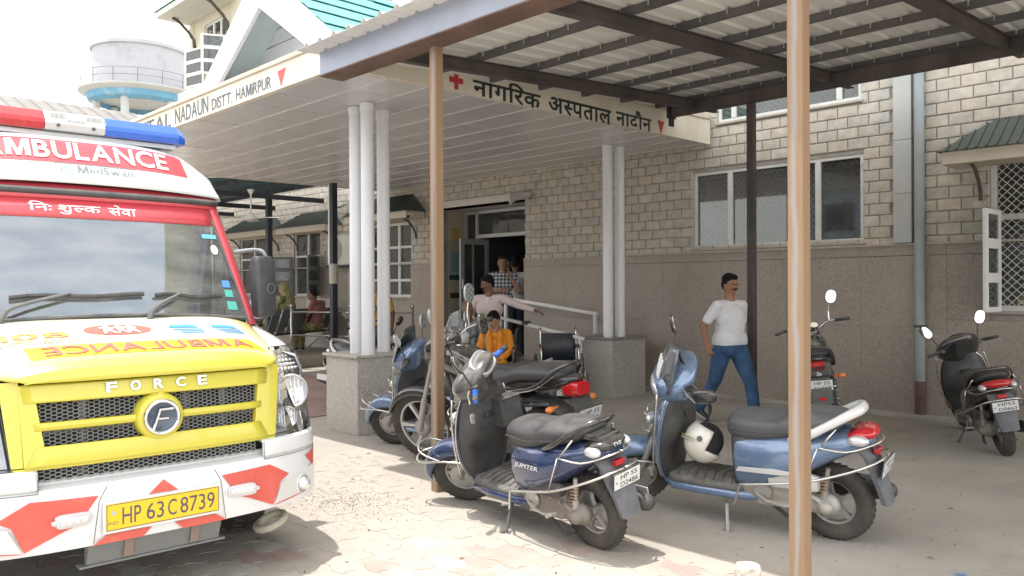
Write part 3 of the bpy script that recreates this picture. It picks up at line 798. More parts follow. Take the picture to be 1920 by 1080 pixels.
# gable roof on the porch: white barge boards, teal sheets, recessed pediment
GX, GY0, GHW, GZ, GR = -7.45, 3.80, 1.55, 3.56, 1.12
wb = mat('barge_white', (.72, .73, .78), .5, var=.02)
tl2 = mat('teal_soffit', (.66, .78, .80), .6, var=.05)
def gable():
    sl = GR / GHW
    for s in (1, -1):
        g = MB(); L = .34                                   # board width measured upright
        poly = [(GX + s * GHW * 1.04, GZ - GR * .04), (GX, GZ + GR), (GX, GZ + GR - L * 1.22), (GX + s * (GHW * 1.04 - .44), GZ - GR * .04)]
        g.prism(poly, GY0 - .012, GY0 + .03, 'y'); obj('barge_board', g, wb, CP)
        g = MB(); t = .03; ys = [GY0 + .002 + k * .62 for k in range(9)]
        for k in range(8):                                   # overlapping sheets stepping up the slope
            g = MB(); y_a, y_b = ys[k], ys[k + 1] + .02; z_ = .012 * (8 - k) * .25
            n = 12; e = .016
            for q in range(n):
                ta = q / n; tb_ = (q + 1) / n
                def P(tt, y, dz): return (GX + s * (GHW * 1.03) * tt, y, GZ + GR * (1 - tt * 1.03) + .004 + dz)
                g.add([P(ta, y_a, 0 + .02 * (q % 2 == 0)), P(tb_, y_a, .02 * (q % 2 == 0)), P(tb_, y_b, .02 * (q % 2 == 0)), P(ta, y_b, .02 * (q % 2 == 0))], [(0, 1, 2, 3)])
            obj('roof_sheet', g, tealr, CP, solid=.006)
        g = MB(); g.add([(GX, GY0 + .03, GZ + GR - .04), (GX + s * GHW * 1.04, GY0 + .03, GZ - .08), (GX + s * GHW * 1.04, GY0 + .46, GZ - .08), (GX, GY0 + .46, GZ + GR - .04)], [(0, 1, 2, 3)]); obj('gable_soffit', g, tl2, CP, solid=.02)
    for k in range(7):                                       # ribbed pediment set back
        za, zc = GZ + .04 + k * .17, GZ + .04 + k * .17 + .155; hw = lambda z: max(.02, GHW * (1 - (z - GZ) / GR))
        g = MB(); g.prism([(GX - hw(za), za), (GX + hw(za), za), (GX + hw(zc), zc), (GX - hw(zc), zc)], GY0 + .46, GY0 + .49 + .008 * (k % 2), 'y'); obj('pediment_board', g, mat('pediment_grey', (.74, .77, .80), .6), CP)
gable()
# silver sheathing between porch roof and the wall seen under the shed roof
g = MB(); g.add([(X1 - .3, 5.6, 3.66), (X1 - .3, W - .06, 3.75), (X1 - 1.3, W - .06, 4.35), (X1 - 1.3, 5.6, 4.25)], [(0, 1, 2, 3)]); obj('flashing_sheet', g, mat('blue_grey_sheet', (.36, .42, .43), .35, .3, var=.2, vscale=1), CP, solid=.01)

# painted signs
ink = mat('black_sign_paint', (.018, .03, .03), .5)
ink2 = mat('grey_sign_paint', (.10, .12, .15), .6, stain=.5, staincol=(.3, .3, .32), sscale=12)
redp = mat('red_sign_paint', (.45, .035, .05), .55, var=.1); redp2 = mat('faded_red_paint', (.62, .10, .10), .6)
def side_pt(y, z): return (X1 + .003, y, z)
def clipped(geo, x0, x1):
    """glyph geometry cut to x0..x1 (for half letters)"""
    vs, fs = geo; bm = bmesh.new(); V = [bm.verts.new((x, y, 0)) for x, y in vs]
    for f in fs:
        try: bm.faces.new([V[i] for i in f])
        except Exception: pass
    for co, no in (((x0, 0, 0), (-1, 0, 0)), ((x1, 0, 0), (1, 0, 0))):
        bmesh.ops.bisect_plane(bm, geom=bm.verts[:] + bm.edges[:] + bm.faces[:], dist=1e-5, plane_co=co, plane_no=no, clear_outer=True)
    bm.verts.index_update(); o = ([(v.co.x, v.co.y) for v in bm.verts], [[v.index for v in f.verts] for f in bm.faces]); bm.free(); return o
def bbox(geo):
    xs = [p[0] for p in geo[0]]; ys = [p[1] for p in geo[0]]; return min(xs), max(xs), min(ys), max(ys)
def deva(word, bold=.012):
    """compose Devanagari by hand; '~' after a letter makes it a half letter joined to the next"""
    out = ([], []); x = 0.0; k = 0
    def put(g, dx):
        o = len(out[0]); out[0].extend([(a + dx, b) for a, b in g[0]]); out[1].extend([[i + o for i in f] for f in g[1]])
    while k < len(word):
        c = word[k]
        if c == ' ': x += .28; k += 1; continue
        g = text_geo(c, 1, bold); b0, b1, _, _ = bbox(g)
        if c in 'ेुैृ':                                    # marks drawn over or under the letter before
            w = b1 - b0
            if c == 'े': put(g, x - b1 - .015)
            else: put(g, x - b1 - .12)
            k += 1; continue
        if k + 1 < len(word) and word[k + 1] == '~':
            cut = b0 + (b1 - b0) * .66
            g = clipped(g, b0 - 1, cut); put(g, x - b0); x += (cut - b0) - .02; k += 2; continue
        if c == 'ौ':
            put(g, x - b0 - .17); x += (b1 - b0) - .182; k += 1; continue
        if c == 'ि':
            put(g, x - b0 - 0.0); x += .27; k += 1; continue     # its arch hangs over the next letter
        put(g, x - b0); x += (b1 - b0) - .012; k += 1
    return out
def fit_box(geo, u0, u1, v0, v1):
    a, b, c, d = bbox(geo)
    return [((x - a) / (b - a) * (u1 - u0) + u0, (y - c) / (d - c) * (v1 - v0) + v0) for x, y in geo[0]], geo[1]
HINDI = []
# Hindi line on the side fascia (head line joins the letters of a word)
for word, ya, yb, hz0, hz1 in (('नागिरक', 5.17, 6.12, 3.335, 3.545), ('अस~पताल', 6.24, 7.30, 3.335, 3.505), ('नादौन', 7.39, 8.08, 3.345, 3.575)):
    g = fit_box(deva(word, .022), ya, yb, hz0, hz1)
    lettering('sign_letters', g, ink, lambda y, z: side_pt(y, z), CP, .001)
def flat_poly(name, pts, m, parent, thick=.002):
    g = MB(); g.add(pts, [tuple(range(len(pts)))]); return obj(name, g, m, parent, norm=False, solid=thick)
a, b, c, d = 4.875, 4.935, 4.985, 5.045
zc0, zc1, zc2, zc3 = 3.352, 3.412, 3.465, 3.525
flat_poly('red_cross', [side_pt(*p) for p in ((b, zc0), (c, zc0), (c, zc1), (d, zc1), (d, zc2), (c, zc2), (c, zc3), (b, zc3), (b, zc2), (a, zc2), (a, zc1), (b, zc1))], redp, CP)
flat_poly('red_triangle', [side_pt(*p) for p in ((8.21, 3.525), (8.28, 3.357), (8.355, 3.525))], redp, CP)
def fr_pt(x, z): return (x, Y0 - .003, z)
for word, xa, xb, za, zb_ in (('CIVIL', -12.35, -11.55, 3.35, 3.52), ('HOSPITAL', -11.2, -9.37, 3.345, 3.515), ('NADAUN', -9.25, -8.37, 3.35, 3.525), ('DISTT.', -8.285, -7.80, 3.355, 3.475), ('HAMiRPUR', -7.715, -6.99, 3.362, 3.478)):
    lettering('sign_letters', fit_box(latin(word, .008), xa, xb, za, zb_), ink2, fr_pt, CP, .001)
flat_poly('red_triangle', [fr_pt(-6.865, 3.49), fr_pt(-6.80, 3.338), fr_pt(-6.71, 3.50)], redp2, CP)

# ------------------------------------------------------------------ parking shed: steel posts and beams under ribbed sheets
SH = thing('parking_shed', 'open steel parking shed with ribbed grey sheets on rusty posts and purlins', 'shed', (0, 0, 0))
rust = mat('rusty_orange_primer', (.50, .265, .10), .8, var=.22, vscale=5, bump=.15, stain=.75, staincol=(.40, .39, .37), sscale=2.6, stretch=(1, 1, .35))
def stripe_rust():
    m = bpy.data.materials.new('post_mill_scale'); m.use_nodes = True; nt = m.node_tree; p = nt.nodes['Principled BSDF']; L = nt.links.new; p.inputs['Roughness'].default_value = .75
    tc = nt.nodes.new('ShaderNodeTexCoord'); sx = nt.nodes.new('ShaderNodeSeparateXYZ'); L(tc.outputs['Object'], sx.inputs[0])
    def noise(sc, st):
        mp = nt.nodes.new('ShaderNodeMapping'); mp.inputs['Scale'].default_value = st; L(tc.outputs['Object'], mp.inputs[0])
        n = nt.nodes.new('ShaderNodeTexNoise'); n.inputs['Scale'].default_value = sc; n.inputs['Detail'].default_value = 6; L(mp.outputs[0], n.inputs['Vector']); return n.outputs[0]
    n1 = noise(14, (1, 1, .18)); n2 = noise(5, (1, 1, .3))
    ad = nt.nodes.new('ShaderNodeMath'); ad.operation = 'MULTIPLY_ADD'; L(n1, ad.inputs[0]); ad.inputs[1].default_value = .060; ad.inputs[2].default_value = -.030
    su = nt.nodes.new('ShaderNodeMath'); su.operation = 'ADD'; L(sx.outputs[0], su.inputs[0]); L(ad.outputs[0], su.inputs[1])
    ab = nt.nodes.new('ShaderNodeMath'); ab.operation = 'ABSOLUTE'; L(su.outputs[0], ab.inputs[0])
    mr = nt.nodes.new('ShaderNodeMapRange'); mr.inputs[1].default_value = .002; mr.inputs[2].default_value = .020; mr.inputs[3].default_value = 1; mr.inputs[4].default_value = 0; L(ab.outputs[0], mr.inputs[0])
    c1 = nt.nodes.new('ShaderNodeMix'); c1.data_type = 'RGBA'; L(n2, c1.inputs[0]); c1.inputs[6].default_value = (.22, .145, .095, 1); c1.inputs[7].default_value = (.345, .22, .125, 1)
    c2 = nt.nodes.new('ShaderNodeMix'); c2.data_type = 'RGBA'; L(mr.outputs[0], c2.inputs[0]); L(c1.outputs[2], c2.inputs[6]); c2.inputs[7].default_value = (.30, .28, .27, 1)
    L(c2.outputs[2], p.inputs['Base Color'])
    b = nt.nodes.new('ShaderNodeBump'); b.inputs['Strength'].default_value = .2; b.inputs['Distance'].default_value = .005; L(noise(80, (1, 1, 1)), b.inputs['Height']); L(b.outputs[0], p.inputs['Normal'])
    return m
postm = stripe_rust()
darks = mat('dark_rusty_steel', (.080, .066, .062), .75, var=.35, vscale=3, bump=.15, stain=.5, staincol=(.05, .05, .055), sscale=2)
purm = mat('grey_purlin_steel', (.11, .105, .108), .6, var=.3, vscale=2, stain=.5, staincol=(.15, .09, .07), sscale=1.5)
beamm = mat('blue_grey_beam', (.30, .335, .41), .5, .1, var=.12, vscale=1.2, bump=.08, stain=.3, staincol=(.24, .22, .22), sscale=1.3)
def tube_post(x, y, z0, z1, w, m, name='post', lab=None):
    g = MB(); g.box((-w / 2, -w / 2, z0), (w / 2, w / 2, z1)); o = obj(name, g, m, SH, loc=(x, y, 0), bevel=.006, seg=3)
    if lab: o['label'] = lab
tube_post(-1.715, 3.53, 0, 3.20, .076, postm, lab='nearest post, orange primer with a bare grey stripe')
tube_post(-4.52, 3.67, 0, 3.24, .072, postm)
tube_post(-4.41, 7.97, 0, 3.46, .078, darks, lab='dark rusty post near the wall')
tube_post(.95, 3.53, 0, 3.2, .105, postm); tube_post(.95, 7.97, 0, 3.46, .078, darks)
# front beam: deep channel, flange below
g = MB(); g.box((-5.80, 3.485, 3.215), (3.0, 3.497, 3.425)); g.box((-5.80, 3.497, 3.413), (3.0, 3.56, 3.425)); obj('front_beam', g, beamm, SH)
g = MB(); g.box((-5.80, 3.478, 3.203), (3.0, 3.70, 3.214)); obj('beam_flange', g, mat('rusty_flange', (.16, .10, .08), .8, var=.3, vscale=4), SH)
g = MB(); g.box((-5.42, 7.93, 3.465), (3.0, 8.01, 3.60)); obj('back_beam', g, darks, SH, bevel=.006)
g = MB(); g.box((-5.46, 7.90, 3.45), (-5.425, 8.04, 3.62)); g.box((-5.80, 7.95, 3.63), (-5.43, 7.99, 3.66)) if False else g.box((-5.455, 7.93, 3.36), (-5.43, 8.01, 3.449)); obj('end_plate', g, mat('black_steel', (.03, .03, .035), .6), SH)
SL = .062
def rz(y): return 3.235 + (y - 3.53) * SL
for x in (-5.12, -3.52, -1.96, -.38, 1.2, 2.8):
    g = MB(); M = Matrix.Translation((x, 3.50, rz(3.50))) @ Matrix.Rotation(math.atan(SL), 4, 'X'); L = 4.95
    g.box((-.035, .03, 0), (.035, L, .008), M); g.box((-.035, .03, .102), (.035, L, .110), M); g.box((-.004, .03, .008), (.004, L, .102), M)
    obj('rafter', g, darks, SH)
py_ = [3.95 + k * .68 for k in range(7)]
for y in py_:
    g = MB(); z = rz(y) + .112
    g.box((-5.7, y - .022, z), (3.1, y - .018, z + .055)); g.box((-5.7, y - .022, z + .055), (3.1, y + .02, z + .059)); g.box((-5.7, y - .018, z), (3.1, y + .02, z + .004))
    obj('purlin', g, purm, SH)
    b = MB()
    for k in range(36): b.lathe([(0, 0), (.006, 0), (.006, .03), (.010, .03), (.010, .036), (0, .036)], 6, axis='z', M=Matrix.Translation((-5.5 + k * .24 + rnd.uniform(-.02, .02), y - .03, z + .02)))
    tag(obj('bolt', b, mat('zinc', (.55, .55, .53), .4, .6), SH), kind='stuff')
# ribbed sheets
galv = mat('ribbed_sheet', (.80, .80, .77), .45, .0, var=.08, vscale=1.2, stain=.3, staincol=(.34, .33, .30), sscale=1.4, spec=.4, stretch=(1, .3, 1))
rib = [(0, 0), (.13, 0), (.15, .026), (.18, .026), (.20, 0)]
def sheet(x0, n, lift):
    pts = []
    for k in range(n):
        for a, b in rib[:-1]: pts.append((x0 + k * .20 + a, b))
    pts.append((x0 + n * .2, 0)); pts.append((x0 + n * .2 + .02, .002))
    g = MB(); ys = [3.30, 5.0, 6.6, 8.45]
    vs = []; fs = []
    for y in ys:
        for (a, b) in pts: vs.append((a, y, rz(y) + .172 + b + lift))
    N = len(pts)
    for j in range(len(ys) - 1):
        for i in range(N - 1): fs.append((j * N + i, j * N + i + 1, (j + 1) * N + i + 1, (j + 1) * N + i))
    g.add(vs, fs); return g
x = -5.86; k = 0
while x < 3.0:
    obj('roof_sheet', sheet(x, 5, .003 * (k % 2)), galv, SH, solid=.0015, norm=False); x += 1.0; k += 1

# ------------------------------------------------------------------ things far behind
# water tank
TK = thing('water_tank', 'round concrete overhead water tank with railing and blue ring beam', 'water tank', (-54.5, 29.5, 0))
d_ = 60.0
tx, ty = -.714 * 60 + .70 * (265 - 960) / 1505 * 60, .70 * 60 + .714 * (265 - 960) / 1505 * 60
TK.location = (tx, ty, -.75)
tankm = mat('stained_whitewash', (.40, .41, .44), .9, var=.08, vscale=.6, stain=.65, staincol=(.20, .205, .22), sscale=.6)
blue = mat('faded_blue_paint', (.12, .29, .42), .8, var=.15, vscale=.8, stain=.5, staincol=(.45, .55, .6), sscale=.9)
wash = mat('pale_whitewash', (.42, .43, .41), .9, var=.06, vscale=1)
rt = 3.25
g = MB(); g.lathe([(rt, 16.75), (rt, 19.75)], 64, axis='z'); obj('tank_wall', g, tankm, TK, smooth=True)
g = MB(); g.lathe([(0, 20.15), (2.6, 20.1), (rt + .14, 19.98), (rt + .16, 19.72), (rt, 19.70)], 64, axis='z'); obj('roof_rim', g, tankm, TK, auto=30)
g = MB(); g.lathe([(rt, 16.78), (rt + .95, 16.74), (rt + .95, 16.62), (rt + .35, 16.36), (rt + .0, 16.32)], 64, axis='z'); obj('gallery_slab', g, wash, TK, auto=30)
g = MB(); g.lathe([(rt + .45, 16.4), (rt + .3, 16.0), (rt - .3, 15.8), (rt - .32, 16.3)], 64, axis='z'); obj('ring_beam', g, blue, TK, auto=30)
g = MB(); g.lathe([(rt - .3, 16.2), (1.5, 16.5), (0, 16.6)], 48, axis='z'); obj('tank_floor', g, wash, TK, smooth=True)
for k in range(6):
    a = R(20 + 60 * k); g = MB(); g.lathe([(.28, 0), (.28, 16.05)], 18, axis='z', M=Matrix.Translation((math.cos(a) * (rt - .25), math.sin(a) * (rt - .25), 0))); obj('leg', g, wash, TK, smooth=True)
for z in (4, 8, 12):
    g = MB(); g.lathe([(rt - .4, z), (rt - .1, z), (rt - .1, z + .4), (rt - .4, z + .4)], 6, axis='z', close=True, M=Matrix.Rotation(R(20), 4, 'Z')); obj('tie_beam', g, wash, TK)
g = MB()
for k in range(16):
    a = R(22.5 * k); g.tube([(math.cos(a) * (rt + .88), math.sin(a) * (rt + .88), 16.7), (math.cos(a) * (rt + .88), math.sin(a) * (rt + .88), 17.75)], .026, 5)
for z in (17.25, 17.75): g.tube([(math.cos(R(10 * k)) * (rt + .88), math.sin(R(10 * k)) * (rt + .88), z) for k in range(36)], .022, 5, closed=True)
obj('railing', g, mat('grey_rail', (.16, .16, .17), .7), TK)
g = MB(); g.box((-.45, -.3, 20.0), (-.30, .3, 20.6)); g.box((.30, -.3, 20.0), (.45, .3, 20.6)); g.box((-.6, -.4, 20.6), (.6, .4, 20.72)); obj('vent_box', g, tankm, TK)
# long low roof beyond
FR = thing('distant_shed', 'long low building with weathered grey metal roof behind the ambulance', 'building', (-24, 0, 0))
g = MB(); g.box((-5.5, -4, 0), (.1, 9.2, 5.75)); obj('wall', g, mat('plaster_far', (.5, .47, .42), .9), FR)
rf = mat('weathered_roof', (.20, .19, .18), .7, var=.15, vscale=.7, stain=.4, staincol=(.16, .13, .11))
g = MB(); g.add([(.7, -5, 5.75), (.7, 9.3, 5.75), (-2.6, 9.3, 7.05), (-2.6, -5, 7.05), (-6.1, 9.3, 5.5), (-6.1, -5, 5.5)], [(0, 1, 2, 3), (3, 2, 4, 5)]); obj('roof', g, rf, FR, solid=.08)
g = MB()
for k in range(36): g.tube([(.71, -4.9 + k * .4, 5.78), (-2.58, -4.9 + k * .4, 7.08)], .010, 4)
tag(obj('roof_rib', g, rf, FR), kind='stuff')
# dark green lean-to with ceiling fan at the left
GS = thing('green_lean_to', 'dark green waiting shed roof on black steel posts with ceiling fan', 'shed', (0, 0, 0))
dg = mat('dark_green_roof', (.035, .10, .105), .5, var=.2, vscale=1); blk = mat('black_steel_paint', (.028, .032, .045), .5)
g = MB(); n = 40
for k in range(n):
    a = -20.5 + k * .172; h = .03 if k % 2 else 0
    g.add([(a, 5.4, 3.35 + h), (a + .172, 5.4, 3.35 + h), (a + .172, 8.7, 3.62 + h), (a, 8.7, 3.62 + h)], [(0, 1, 2, 3)])
obj('roof_sheet', g, dg, GS, solid=.01)
for y in (5.5, 6.6, 7.7, 8.5):
    g = MB(); z = 3.35 + (y - 5.4) * .082; g.box((-20.4, y - .03, z - .08), (-13.7, y + .03, z - .012)); obj('purlin', g, blk, GS)
for x in (-14.2, -16.2, -18.2):
    g = MB(); g.box((x - .03, 5.5, 3.18), (x + .03, 8.6, 3.27)); obj('rafter', g, blk, GS)
for (x, y) in ((-14.65, 7.65), (-19.5, 7.5)):
    g = MB(); g.box((x - .05, y - .05, 0), (x + .05, y + .05, 3.25)); obj('post', g, blk, GS)
FN = thing('ceiling_fan', 'white ceiling fan hanging under the dark green roof', 'fan', (-13.9, 6.9, 3.30))
fw = mat('fan_white', (.62, .62, .58), .5)
g = MB(); g.lathe([(0, 0), (.07, -.01), (.02, -.10), (.014, -.12), (.014, -.42), (.05, -.45), (.11, -.52), (.12, -.56), (.05, -.6), (0, -.6)], 20, axis='z'); obj('motor_and_rod', g, fw, FN, auto=40)
for k in range(3):
    g = MB(); g.box((.10, -.02, -.535), (.22, .02, -.53)); g.add([(.2, -.05, -.535), (.62, -.07, -.55), (.64, .06, -.53), (.2, .05, -.52)], [(0, 1, 2, 3)]); obj('blade', g, fw, FN, M=Matrix.Rotation(R(120 * k + 25), 4, 'Z'), solid=.004)
# striped black and white steel post of the waiting bay, pipes on the wall
SP = thing('bay_post', 'black steel post wrapped in pale cloth in front of the shuttered window', 'post', (-12.3, 7.65, 0))
g = MB(); g.box((-.05, -.05, 0), (.05, .05, 3.32)); obj('post_shaft', g, blk, SP); g = MB(); g.lathe([(.075, 1.55), (.08, 1.9)], 14, axis='z'); obj('wrapping', g, mat('pale_cloth', (.45, .43, .38), .9), SP)
g = MB(); g.lathe([(.0, 1.9), (.03, 1.9), (.03, 3.3), (0, 3.3)], 12, axis='z', M=Matrix.Translation((-.085, -.02, 0))); obj('conduit', g, white_p, SP)
AC = thing('air_conditioner', 'white outdoor air conditioner unit mounted on the wall beside the black post', 'air conditioner', (-14.45, W - .02, 1.95))
g = MB(); g.box((-.42, -.34, 0), (.42, 0, .62)); obj('casing', g, mat('ac_white', (.60, .59, .54), .6, stain=.3), AC, bevel=.01)
g = MB()
for k in range(7): g.lathe([(.035 * k + .03, 0), (.035 * k + .036, 0)], 24, axis='y', M=Matrix.Translation((-.1, -.352, .31)))
obj('fan_grille', g, mat('ac_grey', (.15, .15, .15)), AC, solid=.004)
g = MB(); g.box((-.45, -.4, -.04), (.45, .0, -.002)); obj('shelf_bracket', g, blk, AC)
g = MB(); g.tube([(-20, W - .06, 2.75), (-17, W - .1, 2.95), (-14.5, W - .08, 3.25), (-12, W - .05, 3.5)], .012, 6, smooth=4); tag(obj('wall_cable', g, blk), 'thin black cable looping along the stone block wall above the hoods', 'cable')
g = MB(); g.lathe([(.05, 0), (.05, 3.3)], 16, axis='z', M=Matrix.Translation((-13.95 - .5, W - .08, .0))); tag(obj('wall_pipe', g, mat('grey_pvc2', (.36, .38, .37), .6)), 'grey vertical pipe on the wall behind the white columns', 'pipe')
# horn loudspeaker above the door
HS = thing('loudspeaker', 'grey horn loudspeaker fixed above the entrance door', 'loudspeaker', (-9.25, W - .03, 2.93), 0)
Mh = Matrix.Translation((0, -.16, .03)) @ Matrix.Rotation(R(-35), 4, 'Z') @ Matrix.Rotation(R(100), 4, 'X')
g = MB(); g.lathe([(.0, -.16), (.05, -.16), (.055, -.05), (.03, .0), (.05, .08), (.10, .16), (.125, .19), (.118, .188), (.04, .08), (0, .05)], 24, axis='z', M=Mh); obj('horn', g, mat('horn_grey', (.52, .52, .50), .45, spec=.6), HS, auto=50)
g = MB(); g.lathe([(0, .17), (.045, .17), (.05, .10), (0, .10)], 16, axis='z', M=Mh); obj('centre_plug', g, mat('horn_dark', (.12, .12, .12), .5), HS)
g = MB(); g.box((-.02, -.17, -.02), (.02, .0, .02)); obj('bracket', g, alu, HS)
CC = thing('security_camera', 'small black dome camera under the corner of the window hood', 'camera', (-12.02, W - .40, 2.80))
g = MB(); g.ell((0, 0, 0), (.04, .04, .04)); obj('dome', g, blk, CC, smooth=True); g = MB(); g.box((-.03, -.02, .02), (.03, .12, .06)); obj('mount', g, white_p, CC)
# posters on the recess wall
def poster(x, z0, z1, y0, y1, m, lab, lines):
    P = thing('poster' if z1 - z0 > .35 else 'notice_board', lab, 'poster' if z1 - z0 > .35 else 'notice', (x, y0, z0))
    g = MB(); g.box((0, 0, 0), (.012, y1 - y0, z1 - z0)); obj('board', g, m, P)
    return P
P_ = poster(-11.698, 2.38, 2.62, W + .38, W + .60, mat('yellow_notice', (.52, .44, .14), .7), 'small yellow notice with red lettering on the entrance side wall', 3)
for k, s in enumerate(('कृपया शानत', 'रहें और', 'सफाई रखें')):
    lettering('lettering', fit_box(deva(s, .01), .03, .19 - .02 * k, .165 - .06 * k, .205 - .06 * k), redp, lambda y, z: (.0135, y, z), P_)
P_ = poster(-11.698, 1.62, 2.18, W + .32, W + .72, mat('teal_poster', (.33, .47, .47), .6, var=.1, vscale=4), 'pale green information poster with dark footer on the entrance side wall', 6)
g = MB(); g.box((.0125, 0, 0), (.0145, .40, .09)); obj('footer_band', g, mat('poster_dark', (.03, .07, .08)), P_)
g = MB()
for k in range(7): g.box((.0125, .04, .18 + k * .048), (.0135, .16 + .12 * ((k * 7) % 3) / 2 + .08, .19 + k * .048))
tag(obj('small_print', g, mat('poster_ink', (.08, .12, .14)), P_), kind='stuff')

# ================================================================== AMBULANCE  (x forward, y left, z up; origin under the bumper)
AM = thing('ambulance', 'white ambulance with yellow bonnet and grille, red bands and a red and blue light bar', 'ambulance', (-3.78, 1.44, 0), R(-2))
awhite = mat('ambulance_white', (.68, .69, .70), .28, coat=.6, var=.02, vscale=2, stain=.30, staincol=(.50, .46, .40), sscale=5)
ayel = mat('ambulance_yellow', (.58, .52, .05), .3, coat=.6, var=.03, vscale=2, stain=.1, staincol=(.5, .46, .3), sscale=4)
ared = mat('ambulance_red', (.58, .07, .09), .32, coat=.4, var=.04, vscale=3)
reflred = mat('reflective_red_tape', (.60, .10, .075), .5, var=.05, vscale=4, stain=.2, staincol=(.6, .4, .35), sscale=6)
ablk = mat('black_trim', (.02, .022, .026), .5, dust=.4)
agrey = mat('grey_rubber', (.05, .055, .065), .55, dust=.5)
amesh = mat('grille_mesh_grey', (.30, .31, .31), .5, .2)
chrome = mat('chrome', (.75, .75, .76), .12, 1.0, dust=.25)
silverp = mat('silver_plastic', (.55, .56, .57), .35, .5, dust=.3)
rubber = mat('tyre_rubber', (.035, .033, .032), .85, bump=.2, bscale=80, dust=.8, dustcol=(.26, .22, .18), stain=.4, staincol=(.16, .14, .12), sscale=6)
def plan(hw, B, p, n=22, back=None):
    out = []
    for k in range(-n, n + 1):
        a = math.pi / 2 * k / n
        s, c = math.sin(a), math.cos(a)
        out.append((-B * (1 - abs(c) ** (2 / p)), hw * math.copysign(abs(s) ** (2 / p), s)))
    if back is not None: out = [(back, -hw)] + out + [(back, hw)]
    return out
HWB, BB, PB = .935, .50, 3.1
def nose_x(y, hw=HWB, B=BB, p=PB):
    q = min(.999, abs(y) / hw); return -B * (1 - (1 - q ** p) ** (1 / p))
# lower bumper skin
rows = [(.335, -.05, -.03), (.345, -.012, 0), (.40, 0, 0), (.52, .004, .002), (.60, 0, 0), (.615, -.01, 0), (.63, -.055, -.03), (.648, -.062, -.03)]
g = MB(); P0 = plan(HWB, BB, PB, 26, -.95)
g.loft([[(x + dx * (1 if abs(y) < .93 else .3), y * (1 + dy * .02 / .03 * -1 * 0), z) for x, y in P0] for z, dx, dy in rows], caps=False, closed=False)
bp = obj('bumper', g, awhite, AM, auto=35, solid=.02)
# plate recess shoulders and upper corner pieces under the headlamps
for s in (1, -1):
    g = MB(); seg = [(x, y) for x, y in plan(HWB, BB, PB, 40, -.95) if s * y > .50]
    if s < 0: seg = seg[::-1]
    g.loft([[(x + dx, y, z) for x, y in seg] for z, dx in ((.618, .004), (.630, .006), (.69, -.004), (.70, -.02), (.702, -.09))], caps=False, closed=False)
    obj('bumper_corner', g, awhite, AM, auto=35, solid=.015)
    g = MB(); g.box((-.01, -.13, 0), (.004, .13, .16)); # shallow lamp bay
    yb, xb_ = .72 * s, nose_x(.72)
    ang = math.atan2(nose_x(.80) - nose_x(.62), .18) * -1
    M = Matrix.Translation((xb_ + .002, yb, .345)) @ Matrix.Rotation(s * ang, 4, 'Z')
    g = MB(); g.add([(.004, -.17 * s, .03), (.004, .13 * s, .045), (.004, .14 * s, .17), (.004, .02 * s, .15), (.004, -.12 * s, .125)], [(0, 1, 2, 3, 4)]); obj('fog_lamp_bay', g, mat('bay_white', (.62, .62, .60), .4), AM, M=M, solid=.012, norm=False)
    fl = MB(); fl.lathe([(0, .045), (.02, .042), (.036, .028), (.042, 0), (.042, -.03)], 24, axis='x'); fo = obj('fog_lamp', fl, mat('lamp_glass', (.75, .76, .76), .08, .6), AM, M=M @ Matrix.Translation((.0, .035 * s, .085)), smooth=True)
    rg = MB(); rg.lathe([(.042, .0), (.046, .012), (.050, 0)], 24, axis='x'); obj('lamp_ring', rg, awhite, fo)
    # led marker light
    M = Matrix.Translation((nose_x(.375) + .012, .375 * s, .477)) @ Matrix.Rotation(R(-7 * s), 4, 'Z')
    g = MB(); g.loft([sring(x, 0, 0, ry, rz_, 5, 28) for x, ry, rz_ in ((-.012, .072, .030), (.012, .070, .028), (.016, .066, .024))]); ld = obj('marker_light', g, mat('marker_rim', (.58, .58, .60), .4), AM, M=M, auto=40)
    g = MB(); g.loft([sring(x, 0, 0, ry, rz_, 5, 28) for x, ry, rz_ in ((.014, .062, .019), (.022, .060, .017), (.024, .055, .013))]); obj('lens', g, mat('marker_lens', (.62, .62, .64), .15, .3), ld, auto=40)
    for k in range(4):
        g = MB(); g.lathe([(0, .030), (.008, .028), (.012, .022)], 12, axis='x', M=Matrix.Translation((0, -.045 + .03 * k, 0))); obj('led', g, mat('led_white', (.8, .8, .8), .2, .4), ld, smooth=True)
    g = MB(); g.box((-.01, -.085, -.008), (.008, .085, .008)); obj('clip', g, mat('marker_rim', (.5, .5, .5)), ld)
seam = mat('seam_dark', (.10, .10, .10), .8)
for s in (1, -1):
    g = MB(); g.tube([(nose_x(y) + .0045, s * y, .606 + .0 * y) for y in [.505 + .04 * k for k in range(11)]], .0016, 4); g.tube([(nose_x(.505) + .006, s * .505, .606), (nose_x(.505) + .004, s * .503, .70)], .0016, 4); obj('panel_seam', g, seam, AM)
    g = MB(); g.tube([(nose_x(.30) + .004, s * .295, .355), (nose_x(.28) + .005, s * .272, .54), (nose_x(.25) + .004, s * .24, .60)], .0014, 4); obj('panel_seam', g, seam, AM)
